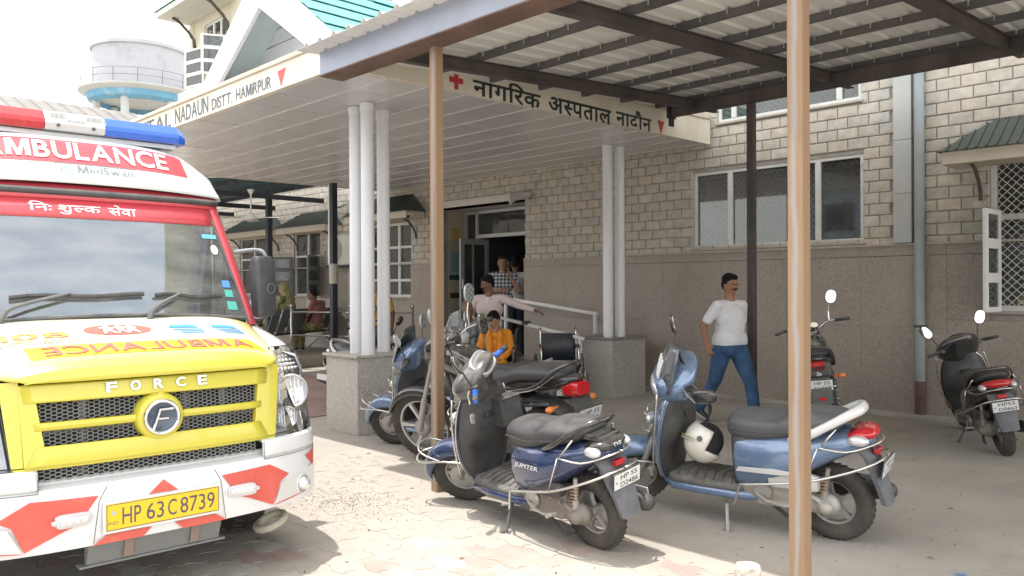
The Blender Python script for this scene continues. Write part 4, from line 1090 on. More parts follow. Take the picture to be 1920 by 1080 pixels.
# red reflective tape, shaped patches following the bumper
def patch(name, pts, m, off=.0045, sub=6, parent=AM, fn=None):
    """flat shape given in (y, z), cut in strips and laid on the nose surface"""
    bm = bmesh.new(); vs = [bm.verts.new((y, z, 0)) for y, z in pts]; bm.faces.new(vs)
    lo = min(p[0] for p in pts); hi = max(p[0] for p in pts); n = max(1, int((hi - lo) / .04))
    for k in range(1, n):
        bmesh.ops.bisect_plane(bm, geom=bm.verts[:] + bm.edges[:] + bm.faces[:], dist=1e-6, plane_co=(lo + (hi - lo) * k / n, 0, 0), plane_no=(1, 0, 0))
    f = fn or (lambda y, z: (nose_x(y) + off + (.004 if .4 < z < .6 else 0), y, z))
    me = bpy.data.meshes.new(name); bm.verts.index_update()
    me.from_pydata([f(v.co.x, v.co.y) for v in bm.verts], [], [[v.index for v in q.verts] for q in bm.faces]); bm.free()
    me.materials.append(m); o = bpy.data.objects.new(name, me); COL.objects.link(o); o.parent = parent; return o
for s in (1, -1):
    patch('red_tape', [(s * y, z) for y, z in ((.275, .565), (.535, .575), (.655, .505), (.60, .475), (.555, .365), (.415, .43), (.36, .45), (.315, .51))], reflred)
    patch('red_tape', [(s * y, z) for y, z in ((.555, .360), (.80, .385), (.76, .41))], reflred)
    patch('red_tape', [(s * y, z) for y, z in ((.775, .575), (.945, .60), (.93, .45), (.86, .50))], reflred)
    patch('red_tape', [(s * y, z) for y, z in ((.09, .348), (.30, .348), (.24, .385), (.05, .385))], reflred)
patch('red_tape', [(-.065, .535), (.065, .535), (.0, .592)], reflred)
# number plate
g = MB(); g.box((.006, -.262, .392), (.022, .262, .532)); obj('plate_holder', g, awhite, AM, bevel=.004)
g = MB(); g.box((.0225, -.252, .404), (.0265, .252, .522)); pl = obj('number_plate', g, mat('plate_yellow', (.72, .50, .015), .45), AM, bevel=.003)
plink = mat('plate_ink', (.10, .07, .10), .5)
def amb_pt(x): return lambda y, z: (x, y, z)
for s_, a, b in (('HP', -.185, -.105), ('63', -.082, -.005), ('C', .012, .052), ('8739', .068, .230)):
    lettering('plate_letters', fit_box(text_geo(s_, 1, .004), a, b, .425, .500), plink, amb_pt(.0268), pl, .001)
lettering('plate_letters', fit_box(text_geo('IND'), -.243, -.203, .430, .445), plink, amb_pt(.0268), pl)
g = MB(); g.lathe([(0, .0275), (.010, .0275)], 16, axis='x', M=Matrix.Translation((0, -.222, .482))); obj('hologram', g, mat('hologram', (.5, .5, .55), .3, .6), pl)
# frame ring round the plate
g = MB()
for a, b in (((-.250, .406), (.250, .409)), ((-.250, .517), (.250, .520)), ((-.250, .409), (-.247, .517)), ((.247, .409), (.250, .517))): g.box((.0266, a[0], a[1]), (.0272, b[0], b[1]))
obj('plate_border', g, plink, pl)
# dark lower valance with mounts
g = MB(); g.prism([(-.06, .335), (-.10, .235), (-.13, .235), (-.13, .335)], -.30, .30, 'y'); g.box((-.155, -.33, .225), (-.09, .33, .236)); obj('lower_valance', g, mat('valance_grey', (.17, .18, .18), .7, dust=.5), AM, bevel=.004)
for y in (-.13, .17):
    g = MB(); g.prism([(-.055, .33), (-.075, .25), (-.12, .25), (-.12, .33)], y - .02, y + .02, 'y'); obj('mount', g, mat('mount_brown', (.24, .18, .15), .8), AM)

# hexagonal mesh, real wires
def hexmesh(y0, y1, z0, z1, xf, p=.0205, inside=None, r=.0021):
    mb = MB(); w, h = .028, .0168
    def seg(a, b):
        m_ = ((a[0] + b[0]) / 2, (a[1] + b[1]) / 2)
        if not (y0 <= m_[0] <= y1 and z0 <= m_[1] <= z1): return
        if inside and not inside(*m_): return
        dx_, dz_ = b[0] - a[0], b[1] - a[1]; L = math.hypot(dx_, dz_); nx, nz = -dz_ / L * r, dx_ / L * r
        A = (xf(a[0], a[1]), a[0], a[1]); Bq = (xf(b[0], b[1]), b[0], b[1])
        mb.add([(A[0], A[1] + nx, A[2] + nz), (A[0], A[1] - nx, A[2] - nz), (Bq[0], Bq[1] - nx, Bq[2] - nz), (Bq[0], Bq[1] + nx, Bq[2] + nz), (A[0] + .003, A[1], A[2]), (Bq[0] + .003, Bq[1], Bq[2])],
               [(0, 4, 5, 3), (4, 1, 2, 5)])
    for i in range(int((y1 - y0) / (.75 * w)) + 2):
        for j in range(int((z1 - z0) / h) + 3):
            cy = y0 + i * .75 * w; cz = z0 + (j - .5 * (i % 2)) * h
            a = (cy - w / 4, cz + h / 2); b = (cy + w / 4, cz + h / 2); c = (cy + w / 2, cz); d = (cy + w / 4, cz - h / 2)
            seg(a, b); seg(b, c); seg(c, d)
    return mb
xg = lambda y, z: nose_x(y) - .05 - (z - .70) * .11
# yellow grille surround: outer rim, bars, with the openings left open
def gquad(pts, dx, m, name, solid=.02, parent=AM, n=16):
    """quad in (y, z) given by left edge and right edge, laid on the grille surface"""
    (yl0, zl0), (yr0, zr0), (yr1, zr1), (yl1, zl1) = pts; mb = MB()
    us = [k / n for k in range(n + 1)]
    def f(u, v):
        y = (yl0 * (1 - u) + yr0 * u) * (1 - v) + (yl1 * (1 - u) + yr1 * u) * v
        z = (zl0 * (1 - u) + zr0 * u) * (1 - v) + (zl1 * (1 - u) + zr1 * u) * v
        d = dx(v) if callable(dx) else dx
        return (xg(y, z) + d, y, z)
    mb.grid(f, us, [0, .12, .5, .88, 1] if callable(dx) else [0, 1]); return mb
GP = bpy.data.objects.new('grille', None); COL.objects.link(GP); GP.parent = AM
rnd_edge = lambda v: .030 - .012 * (abs(v - .5) * 2) ** 4
def gpart(pts, nm, dx=rnd_edge, m=ayel, solid=.03): return obj(nm, gquad(pts, dx, m, nm), m, GP, auto=50, solid=solid)
gpart([(-.545, .985), (.545, .985), (.560, 1.062), (-.560, 1.062)], 'grille_top_bar', lambda v: .034 - .010 * v)
gpart([(-.505, .862), (.505, .862), (.512, .899), (-.512, .899)], 'grille_middle_bar', lambda v: .036 - .012 * (abs(v - .5) * 2) ** 2)
gpart([(-.545, .712), (.545, .712), (.500, .798), (-.500, .798)], 'grille_bottom_bar', lambda v: .030 + .004 * math.sin(v * 3.14))
for s in (1, -1):
    pts = [(.470, .78), (.548, .712), (.562, 1.062), (.500, 1.0)] if s > 0 else [(-.548, .712), (-.470, .78), (-.500, 1.0), (-.562, 1.062)]
    obj('grille_end', gquad(pts, .026, ayel, '', n=4), ayel, GP, solid=.03)
g = MB(); g.loft([sring(x, 0, .878, r_, r_, 2, 36) for x, r_ in ((-.09, .112), (-.035, .108), (-.018, .098), (-.014, .09))]); obj('badge_boss', g, ayel, GP, auto=40)
g = MB()
for z0_, z1_ in ((.955, .99), (.765, .80)): g.prism([(-.014, z0_), (.014, z0_), (.011, z1_), (-.011, z1_)], -.07, -.028, 'x')
obj('badge_rib', g, ayel, GP)
for a, b, h in ((.899, .986, .512), (.797, .863, .500), (.646, .712, .482)):
    mm = hexmesh(-h, h, a, b, lambda y, z: xg(y, z) + .004, inside=(lambda y, z: (y * y + (z - .878) ** 2) > .0105) if a > .7 else None)
    tag(obj('hex_mesh', mm, amesh, GP, norm=False), kind='stuff')
g = MB(); g.grid(lambda u, v: (xg(u, v) - .035, u, v), [-.56 + k * .07 for k in range(17)], [.63, 1.06]); obj('grille_backing', g, mat('grille_black', (.012, .012, .014), .7), GP)
g = MB()
for y in (-.33, .30, .12): g.box((-.09, y, .65), (-.085, y + .03, 1.0))
g.box((-.10, -.5, .84), (-.095, .5, .86)); obj('radiator_bars', g, mat('radiator_grey', (.10, .10, .10), .6), GP)
# yellow outer strip beside the headlamps and thin shut lines
for s in (1, -1):
    g = MB(); pts = [(.549, .715), (.592, .715), (.632, 1.075), (.560, 1.075)]
    if s < 0: pts = [(-.592, .715), (-.549, .715), (-.560, 1.075), (-.632, 1.075)]
    obj('grille_side_strip', gquad(pts, .020, ayel, '', n=4), ayel, AM, solid=.03)
gfr = MB()
gfr.grid(lambda u, v: (xg(u, .71) + .020, u, .700 + .010 * v), [-.59 + k * .0738 for k in range(17)], [0, 1]); obj('grille_lower_strip', gfr, ayel, AM, solid=.02)
# badge
g = MB(); g.lathe([(0, -.004), (.066, -.004), (.070, 0)], 40, axis='x', M=Matrix.Translation((0, 0, .878))); bd = obj('badge', g, mat('badge_blue_grey', (.05, .075, .11), .35, coat=.5), AM, smooth=True)
g = MB(); g.lathe([(.066, -.004), (.070, .004), (.077, .006), (.082, 0), (.083, -.012)], 40, axis='x', M=Matrix.Translation((0, 0, .878))); obj('badge_ring', g, chrome, bd, smooth=True)
g = MB()
def bar2(p, q, w, x0=.001, x1=.008):
    p = Vector((0, *p)); q = Vector((0, *q)); d = (q - p).normalized(); nrm = Vector((0, -d.z, d.y)) * w / 2
    g.loft([[(x0, *(a + nrm).yz), (x0, *(a - nrm).yz), (x1, *(a - nrm * .5).yz), (x1, *(a + nrm * .5).yz)] for a in (p, q)])
bar2((-.042, .822), (-.010, .918), .014); bar2((-.012, .914), (.048, .914), .014); bar2((-.020, .872), (.026, .872), .013)
obj('badge_letter', g, chrome, bd, bevel=.001)
for k, ch in enumerate('FORCE'):
    yc = -.205 + k * .102
    lettering('maker_letter', fit_box(text_geo(ch, 1, .018), yc - .022, yc + .022, 1.008, 1.052), chrome, lambda y, z: (xg(y, z) + .038, y, z), AM, .006)

# headlamps
lampg = glass_mat('lamp_cover', (.93, .94, .95), 1.35, .02)
lampin = mat('lamp_reflector', (.62, .64, .66), .22, .25, var=.2, vscale=30)
for s in (1, -1):
    out_ = [(.590, .702), (.636, 1.155), (.77, 1.155), (.838, 1.11), (.872, .95), (.876, .70)]
    hf = lambda y, z: (nose_x(y) - .03 - max(0, (z - .70)) * .26 - max(0, z - 1.03) * .35, y, z)
    hl = patch('headlight', [(s * a, b) for a, b in out_], lampg, fn=lambda y, z: hf(y, z))
    o2 = patch('reflector_shell', [(s * a, b) for a, b in out_], lampin, fn=lambda y, z: (hf(y, z)[0] - .09, y, z), parent=hl)
    for (yc, zc, r_) in ((.745, .915, .085), (.690, .785, .053)):
        M = Matrix.Translation((hf(yc, zc)[0] - .012, s * yc, zc)) @ Matrix.Rotation(R(-8), 4, 'Y') @ Matrix.Rotation(s * R(-14), 4, 'Z')
        g = MB(); g.lathe([(.0, -.075), (r_ * .35, -.07), (r_ * .8, -.035), (r_ * .97, -.004), (r_, 0), (r_ * 1.10, -.01), (r_ * 1.12, -.05)], 28, axis='x', M=M); obj('reflector_bowl', g, mat('bowl_chrome', (.72, .73, .75), .14, .5), hl, auto=50)
        g = MB(); g.lathe([(0, -.005), (r_ * .22, -.014), (r_ * .26, -.06)], 16, axis='x', M=M); obj('bulb', g, mat('bulb_glass', (.85, .86, .88), .1, .3), hl, smooth=True)
        g = MB()
        for q in range(-3, 4):
            hh = math.sqrt(max(0, .8 - (q / 4) ** 2)) * r_; g.box((-.018, q * r_ / 4 - .0012, -hh), (-.014, q * r_ / 4 + .0012, hh), M)
        tag(obj('lens_fluting', g, mat('bowl_chrome', (.8, .8, .8)), hl), kind='stuff')
    g = MB()
    for i in range(8):
        for j in range(4):
            y, z = .670 + i * .027, 1.035 + j * .022
            if y > .87 - max(0, z - 1.08) * 1.2: continue
            x_, _, _ = hf(y, z); g.ell((x_ - .02, s * y, z), (.008, .010, .008), 8, 5)
    tag(obj('indicator_prisms', g, mat('prism_clear', (.78, .79, .80), .1, .6), hl, smooth=True), kind='stuff')
    g = MB(); pp = [Vector(hf(s * a, b)) + Vector((.002, 0, 0)) for a, b in [(s * a, b) for a, b in out_]]
    pp = [Vector((hf(a, b)[0] + .001, s * a, b)) for a, b in out_]
    g.tube(pp, .004, 6, closed=True); obj('lamp_seal', g, agrey, hl)
# sides and fenders
def bring(x, hw, z0, z1, r=.12, top=None):
    return [(x, y, z) for y, z in ((-hw, z0), (-hw, z1 - r), (-hw + r * .3, z1 - r * .3), (-hw + r, z1), (-hw * .5, z1 + .0), (0, z1 + .0), (hw * .5, z1), (hw - r, z1), (hw - r * .3, z1 - r * .3), (hw, z1 - r), (hw, z0))]
g = MB(); st = [(-.27, .83, .70, 1.125, .10), (-.34, .88, .66, 1.15, .13), (-.45, .915, .62, 1.165, .14), (-.60, .94, .60, 1.20, .15), (-.78, .95, .60, 1.235, .14), (-1.05, .965, .60, 1.25, .06), (-1.4, .965, .40, 1.25, .04), (-5.3, .965, .38, 1.25, .04)]
g.loft([bring(*q) for q in st], caps=False, closed=False); obj('body', g, awhite, AM, auto=40)
g = MB(); g.box((-5.3, -.93, .36), (-1.45, .93, .40)); g.box((-5.32, -.96, .38), (-5.3, .96, 2.3)); g.box((-1.3, -.9, .5), (-1.25, .9, 1.2)); g.box((-1.25, -.62, .45), (-.35, .62, .55)); obj('chassis', g, ablk, AM)
# bonnet
def hood_pt(y, t):
    """t 0 at the front lip, 1 at the windscreen"""
    pr = [(-.035, 1.068), (-.028, 1.085), (-.040, 1.125), (-.085, 1.158), (-.20, 1.190), (-.40, 1.235), (-.60, 1.282), (-.76, 1.318)]
    k = t * (len(pr) - 1); i = min(int(k), len(pr) - 2); f = k - i
    x = pr[i][0] * (1 - f) + pr[i + 1][0] * f; z = pr[i][1] * (1 - f) + pr[i + 1][1] * f
    w = abs(y); hw = .545 + .26 * (max(0, t - .22) / .78) ** .8
    q = min(1, w / hw)
    return (x + nose_x(y) * (1 - t * .35), y, z - (.055 * q ** 6 + .012 * q ** 2) * min(1, t * 2.2))
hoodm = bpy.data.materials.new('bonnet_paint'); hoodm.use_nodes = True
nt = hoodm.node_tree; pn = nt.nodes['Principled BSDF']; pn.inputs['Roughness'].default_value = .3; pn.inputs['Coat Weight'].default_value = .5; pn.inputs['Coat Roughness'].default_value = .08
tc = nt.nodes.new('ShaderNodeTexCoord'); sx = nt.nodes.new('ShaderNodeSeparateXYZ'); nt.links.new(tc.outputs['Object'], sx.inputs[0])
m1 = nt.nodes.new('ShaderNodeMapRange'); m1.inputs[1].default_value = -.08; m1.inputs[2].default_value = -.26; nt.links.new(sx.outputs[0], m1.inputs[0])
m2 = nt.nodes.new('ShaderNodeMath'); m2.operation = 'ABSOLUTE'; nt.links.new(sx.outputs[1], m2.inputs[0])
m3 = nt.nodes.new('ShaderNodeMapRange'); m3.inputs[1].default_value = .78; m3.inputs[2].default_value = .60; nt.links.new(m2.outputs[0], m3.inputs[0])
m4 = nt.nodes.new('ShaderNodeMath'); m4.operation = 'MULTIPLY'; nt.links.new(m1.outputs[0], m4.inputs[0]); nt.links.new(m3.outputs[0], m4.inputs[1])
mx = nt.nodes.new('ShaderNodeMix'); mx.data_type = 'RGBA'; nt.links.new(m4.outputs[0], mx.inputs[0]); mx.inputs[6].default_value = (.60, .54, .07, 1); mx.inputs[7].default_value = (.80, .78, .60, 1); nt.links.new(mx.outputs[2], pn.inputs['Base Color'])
g = MB()
def hp(u, v):
    hw = .545 + .26 * (max(0, v - .22) / .78) ** .8
    return hood_pt(u * hw, v)
us = [-1 + k / 20 for k in range(41)]; us = [math.copysign(abs(u) ** .8, u) for u in us]
vs_ = [k / 28 for k in range(29)]
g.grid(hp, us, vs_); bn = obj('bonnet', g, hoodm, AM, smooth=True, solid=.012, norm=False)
def on_hood(y, t, d=.003):
    p = Vector(hood_pt(y, t)); return (p.x + d * .4, p.y, p.z + d)
def hood_patch(name, pts, m, d=.003):
    bm = bmesh.new(); vs = [bm.verts.new((y, t, 0)) for y, t in pts]; bm.faces.new(vs)
    for ax, n in ((0, 14), (1, 6)):
        lo = min(v.co[ax] for v in bm.verts); hi = max(v.co[ax] for v in bm.verts)
        for k in range(1, n):
            co = [0, 0, 0]; no = [0, 0, 0]; co[ax] = lo + (hi - lo) * k / n; no[ax] = 1
            bmesh.ops.bisect_plane(bm, geom=bm.verts[:] + bm.edges[:] + bm.faces[:], dist=1e-6, plane_co=co, plane_no=no)
    bm.verts.index_update(); me = bpy.data.meshes.new(name); me.from_pydata([on_hood(v.co.x, v.co.y, d) for v in bm.verts], [], [[v.index for v in q.verts] for q in bm.faces]); bm.free()
    me.materials.append(m); o = bpy.data.objects.new(name, me); COL.objects.link(o); o.parent = bn; return o
stk = mat('sticker_yellow', (.74, .60, .03), .4); hred = mat('sticker_red', (.56, .13, .10), .5); hblue = mat('sticker_blue', (.07, .30, .60), .5); hor = mat('sticker_orange', (.68, .30, .08), .5)
hood_patch('yellow_strip', [(-.50, .50), (.60, .50), (.56, .645), (-.50, .645)], stk, .003)
hood_letters = fit_box(latin('AMBULANCE', .022), -.53, .44, .52, .63)
hl_ = ([(-x, y) for x, y in hood_letters[0]], hood_letters[1][:])
lettering('bonnet_letters', hl_, hred, lambda y, t: on_hood(y, t, .007), bn)
ov = [(-.04 + .16 * math.cos(a * .2618), .80 + .065 * math.sin(a * .2618)) for a in range(24)]
hood_patch('red_oval', ov, hred, .003)
for yc, sc_ in ((-.09, 1), (-.03, .7), (.02, .95)):
    hood_patch('white_figure', [(yc - .035 * sc_, .775 - .03), (yc - .02 * sc_, .80), (yc - .04 * sc_, .82), (yc - .01, .83), (yc - .008, .845), (yc + .012, .845), (yc + .012, .83), (yc + .035 * sc_, .81), (yc + .015, .80), (yc + .03 * sc_, .745), (yc + .015, .75), (yc, .78), (yc - .02, .75)], mat('sticker_white', (.8, .8, .8), .5), .007)
for yc in (.29, .52):
    hood_patch('blue_emblem', [(yc - .08, .80), (yc + .08, .80), (yc + .07, .835), (yc + .03, .845), (yc - .02, .835), (yc - .06, .84)], hblue, .003)
    for k in range(3): hood_patch('blue_line', [(yc - .07 + .012 * k, .785 - .022 * k), (yc + .085, .785 - .022 * k), (yc + .085, .775 - .022 * k), (yc - .07 + .012 * k, .775 - .022 * k)], hblue, .003)
for txt, a, b, c_, d2, mm in (('108', -.56, -.28, .735, .80, hor), ('CALL', -.46, -.34, .83, .85, hor), ('EMERGENCY', -.56, -.25, .700, .722, hor), ('MEDICAL EMERGENCY', -.60, -.20, .672, .688, mat('sticker_black', (.1, .1, .1), .5))):
    lettering('bonnet_letters', fit_box(latin(txt, .015), a, b, c_, d2), mm, lambda y, t: on_hood(y, t, .005), bn)

# windscreen, red surround, gaskets
def ws_pt(y, t, d=0):
    """t 0 at the cowl, 1 under the roof cap"""
    x = -.76 - .40 * t; z = 1.315 + .665 * t - .045 * (abs(y) / .8) ** 2 * (1 - t) ** 2
    return (x + d * .85 - .11 * (abs(y) / .8) ** 3, y, z + d * .45)
g = MB(); hwt = lambda t: .835 - .095 * t
g.grid(lambda u, v: ws_pt(u * (hwt(v) - .032), .03 + v * .80), [-1 + k / 12 for k in range(25)], [k / 8 for k in range(9)]); wsg = glass_mat('windscreen_glass', (.62, .78, .88), 3.0, .01, .30)  # diffuse film stands in for the pale cloudy sky reflected in the glass
wsn = obj('windscreen', g, wsg, AM, smooth=True, norm=False)
g = MB(); g.grid(lambda u, v: ws_pt(u * (hwt(1) - .032), .825 + v * .165, .004), [-1 + k / 12 for k in range(25)], [0, .5, 1]); bnd = obj('sun_band', g, ared, AM, smooth=True, solid=.004, norm=False)
lettering('sun_band_letters', fit_box(deva('िनः शुल~क', .012), -.315, .045, .850, .955), awhite, lambda y, t: ws_pt(y, t, .008), bnd)
lettering('sun_band_letters', fit_box(deva('सेवा', .012), .085, .235, .862, .955), awhite, lambda y, t: ws_pt(y, t, .008), bnd)
for s in (1, -1):
    g = MB(); n = 14
    rr = []
    for k in range(n + 1):
        t = -.02 + 1.06 * k / n; h = hwt(t)
        i_ = ws_pt(s * (h - .032), t, .004); m_ = ws_pt(s * h, t, .012); e_ = ws_pt(s * (h + .05), t, .0)
        rr.append([i_, (m_[0], m_[1], m_[2]), (e_[0] - .03, e_[1], e_[2]), (e_[0] - .10, e_[1] + s * .012, e_[2] - .02)])
    g.loft(rr, caps=False, closed=False); obj('windscreen_pillar', g, ared, AM, auto=50, solid=.01)
    g = MB(); g.tube([ws_pt(s * (hwt(t / 10) - .032), .0 + t / 10 * .83, .006) for t in range(11)], .007, 6); obj('windscreen_gasket', g, agrey, AM)
g = MB(); g.tube([ws_pt(u * .785, .018, .006) for u in [-1 + k / 10 for k in range(21)]], .012, 8); obj('cowl_gasket', g, agrey, AM)
g = MB(); g.tube([ws_pt(u * .765, 1.035, .022) for u in [-1 + k / 10 for k in range(21)]], .020, 10); obj('roof_gutter', g, agrey, AM, smooth=True)
g = MB(); g.grid(lambda u, v: ws_pt(u * .765, .985 + v * .13, .010 + .01 * v), [-1 + k / 12 for k in range(25)], [0, .4, 1]); obj('header_panel', g, ared, AM, smooth=True, solid=.008, norm=False)
# white roof cap with its overhanging lip
def cap_pt(y, t, d=0):
    pr = [(-1.155, 2.065), (-1.150, 2.085), (-1.185, 2.115), (-1.235, 2.175), (-1.285, 2.245), (-1.335, 2.315), (-1.42, 2.365), (-1.60, 2.395), (-2.2, 2.41)]
    k = t * (len(pr) - 1); i = min(int(k), len(pr) - 2); f = k - i
    x = pr[i][0] * (1 - f) + pr[i + 1][0] * f; z = pr[i][1] * (1 - f) + pr[i + 1][1] * f
    hw = .79 - .17 * min(1, t * 1.4); q = abs(y) / hw
    return (x - .12 * (abs(y) / .8) ** 3.2 + d * .8, y, z - .02 * q ** 2 - .03 * q ** 6 * t + d * .55)
g = MB(); g.grid(lambda u, v: cap_pt(u * (.79 - .17 * min(1, v * 1.4)), v), us, [k / 30 for k in range(31)]); rc = obj('roof_cap', g, awhite, AM, smooth=True, solid=.01, norm=False)
# shoulders of the cap down to the sides
for s in (1, -1):
    g = MB(); rr = []
    for k in range(13):
        v = k / 12; a = Vector(cap_pt(s * (.79 - .17 * min(1, v * 1.4)), v)); b = Vector((a.x - .02, s * .805, 2.035)); 
        rr.append([a, a.lerp(b, .4) + Vector((.0, s * .045 * min(1, v * 2), .03 * min(1, v * 2))), b])
    g.loft(rr, caps=False, closed=False); obj('cap_shoulder', g, awhite, AM, smooth=True, solid=.008)
def cap_patch(pts, m, name, d=.004):
    bm = bmesh.new(); vs = [bm.verts.new((y, t, 0)) for y, t in pts]; bm.faces.new(vs)
    for ax, n in ((0, 16), (1, 6)):
        lo = min(v.co[ax] for v in bm.verts); hi = max(v.co[ax] for v in bm.verts)
        for k in range(1, n):
            co = [0, 0, 0]; no = [0, 0, 0]; co[ax] = lo + (hi - lo) * k / n; no[ax] = 1
            bmesh.ops.bisect_plane(bm, geom=bm.verts[:] + bm.edges[:] + bm.faces[:], dist=1e-6, plane_co=co, plane_no=no)
    bm.verts.index_update(); me = bpy.data.meshes.new(name); me.from_pydata([cap_pt(v.co.x, v.co.y, d) for v in bm.verts], [], [[v.index for v in q.verts] for q in bm.faces]); bm.free()
    me.materials.append(m); o = bpy.data.objects.new(name, me); COL.objects.link(o); o.parent = rc; return o
cap_patch([(-.60, .40), (.60, .40), (.58, .67), (-.58, .67)], ared, 'red_band')
lettering('cap_letters', fit_box(latin('AMBULANCE', .022), -.52, .48, .435, .63), awhite, lambda y, t: cap_pt(y, t, .009), rc)
gr_ = mat('sticker_grey', (.16, .20, .20), .5)
lettering('cap_letters', fit_box(latin('MedSwan', .008), -.05, .25, .285, .375), gr_, lambda y, t: cap_pt(y, t, .006), rc)
lettering('cap_letters', fit_box(latin('Foundation', .004, .35), -.05, .25, .215, .255), gr_, lambda y, t: cap_pt(y, t, .006), rc)
swirl = [(-.10 + (.022 + .0016 * k) * math.cos(k * .35), .30 + (.030 + .0016 * k) * math.sin(k * .35)) for k in range(16)]
g = MB(); g.tube([cap_pt(y, t, .006) for y, t in swirl], .003, 4); obj('round_emblem', g, mat('sticker_green', (.12, .40, .35), .5), rc)
for y0_, t0_, y1_, t1_ in ((-.16, .388, .27, .388), (-.16, .19, .27, .19), (-.16, .19, -.16, .388), (.27, .19, .27, .388)):
    g = MB(); g.tube([cap_pt(y0_ + (y1_ - y0_) * k / 6, t0_ + (t1_ - t0_) * k / 6, .004) for k in range(7)], .0015, 4); obj('sticker_border', g, gr_, rc)
# upper sides and roof behind the cap
g = MB(); rr = []
for x, hw, zt_ in ((-1.40, .755, 2.20), (-1.7, .79, 2.36), (-2.2, .82, 2.40), (-5.3, .85, 2.40)):
    rr.append([(x, -hw - .05, 1.25), (x, -hw - .03, 1.9), (x, -hw + .04, zt_ - .12), (x, -hw * .7, zt_), (x, 0, zt_ + .02), (x, hw * .7, zt_), (x, hw - .04, zt_ - .12), (x, hw + .03, 1.9), (x, hw + .05, 1.25)])
g.loft(rr, caps=False, closed=False); obj('upper_body', g, awhite, AM, auto=40)
for s in (1, -1):
    g = MB(); g.add([(-1.0, s * .85, 1.26), (-1.39, s * .81, 1.26), (-1.39, s * .80, 1.86), (-1.36, s * .80, 1.90)], [(0, 1, 2, 3)]); obj('side_window', g, wsg, AM, solid=.006)
    g = MB(); g.box((-5.0, s * .90 - .004, 1.35), (-2.1, s * .90 + .004, 1.55)); obj('red_side_band', g, ared, AM)
# cabin interior
dashm = mat('dashboard_grey', (.12, .14, .15), .7); seatm = mat('seat_blue_grey', (.10, .14, .20), .8)
g = MB(); g.prism([(-.80, 1.22), (-1.02, 1.33), (-1.28, 1.31), (-1.28, 1.0), (-.80, 1.0)], -.80, .80, 'y'); obj('dashboard', g, dashm, AM, bevel=.02)
g = MB(); g.box((-2.05, -.85, .6), (-2.0, .85, 2.2)); obj('cabin_partition', g, mat('partition_blue', (.16, .30, .46), .7, var=.5, vscale=1.5), AM)  # brightened, mottled blue stands in for sky reflection in the windscreen
g = MB(); g.box((-1.98, -.80, 1.95), (-1.3, .80, 1.98)); obj('headliner', g, mat('headliner', (.55, .55, .52), .9), AM)
for y in (-.42, .42):
    g = MB(); g.loft([sring(0, 0, 0, 0, 0)] if False else [sring(-1.85, y, 1.45, .22, .42, 4, 20), sring(-1.72, y, 1.42, .22, .40, 4, 20)]); obj('cab_seat', g, seatm, AM, auto=40)
g = MB(); g.loft([sring(-1.86, y, 1.93, .1, .09, 4, 16) for y in (0,)] + [sring(-1.76, 0, 1.93, .1, .09, 4, 16)])
g = MB(); g.tube([(-1.30 + .16 * math.sin(a * .3927) * .4, -.42 + .19 * math.cos(a * .3927), 1.42 + .17 * math.sin(a * .3927)) for a in range(16)], .014, 8, closed=True); obj('steering_wheel', g, ablk, AM, smooth=True)
g = MB(); g.box((-1.25, -.56, 1.325), (-1.08, -.36, 1.46)); obj('red_folder', g, mat('red_box', (.55, .10, .10), .6), AM)
g = MB(); g.box((-1.12, -.33, 1.325), (-1.04, -.17, 1.44)); obj('yellow_folder', g, mat('yellow_box', (.66, .60, .10), .6), AM)
g = MB(); g.box((-1.15, -.08, 1.325), (-.98, .17, 1.37)); obj('paper_stack', g, mat('paper', (.6, .65, .66), .8), AM)
for y, z, sx_, sz_, m in ((.66, .72, .05, .02, 'cyan_sticker'), (.70, .30, .028, .03, 'blue_sticker'), (.705, .22, .028, .03, 'green_sticker'), (.71, .12, .034, .035, 'green_sticker')):
    c = {'cyan_sticker': (.15, .45, .55), 'blue_sticker': (.1, .28, .6), 'green_sticker': (.10, .42, .36)}[m]
    o = MB(); o.grid(lambda u, v: ws_pt(y + u * sx_, z + v * sz_, .003), [-1, 0, 1], [-1, 1]); obj('windscreen_sticker', o, mat(m, c, .5), wsn, norm=False)
o = MB(); o.add([ws_pt(.675 + .025 * math.cos(k * .3927), .60 + .045 * math.sin(k * .3927), .003) for k in range(16)], [tuple(range(16))]); obj('windscreen_sticker', o, mat('pale_sticker', (.7, .68, .6), .6), wsn, norm=False)
# wipers
for (y0w, y1w, tw, piv) in ((-.44, .20, .17, -.50), (.26, .66, .17, .20)):
    w_ = bpy.data.objects.new('wiper', None); COL.objects.link(w_); w_.parent = AM
    g = MB(); g.tube([ws_pt(y0w - .02 + (y1w - y0w) * k / 8, tw + .01 * math.sin(k), .022) for k in range(9)], .0085, 6, flat=1.6); obj('blade', g, ablk, w_)
    g = MB(); mid = ws_pt((y0w * .45 + y1w * .55) - .10, tw + .01, .04)
    g.tube([ws_pt(piv - .02, -.03, .03), ws_pt(piv, .03, .045), ws_pt(piv + .06, .09, .05), mid], [.016, .016, .010, .008], 8, smooth=4); obj('arm', g, mat('wiper_grey', (.10, .11, .12), .5, dust=.3), w_)
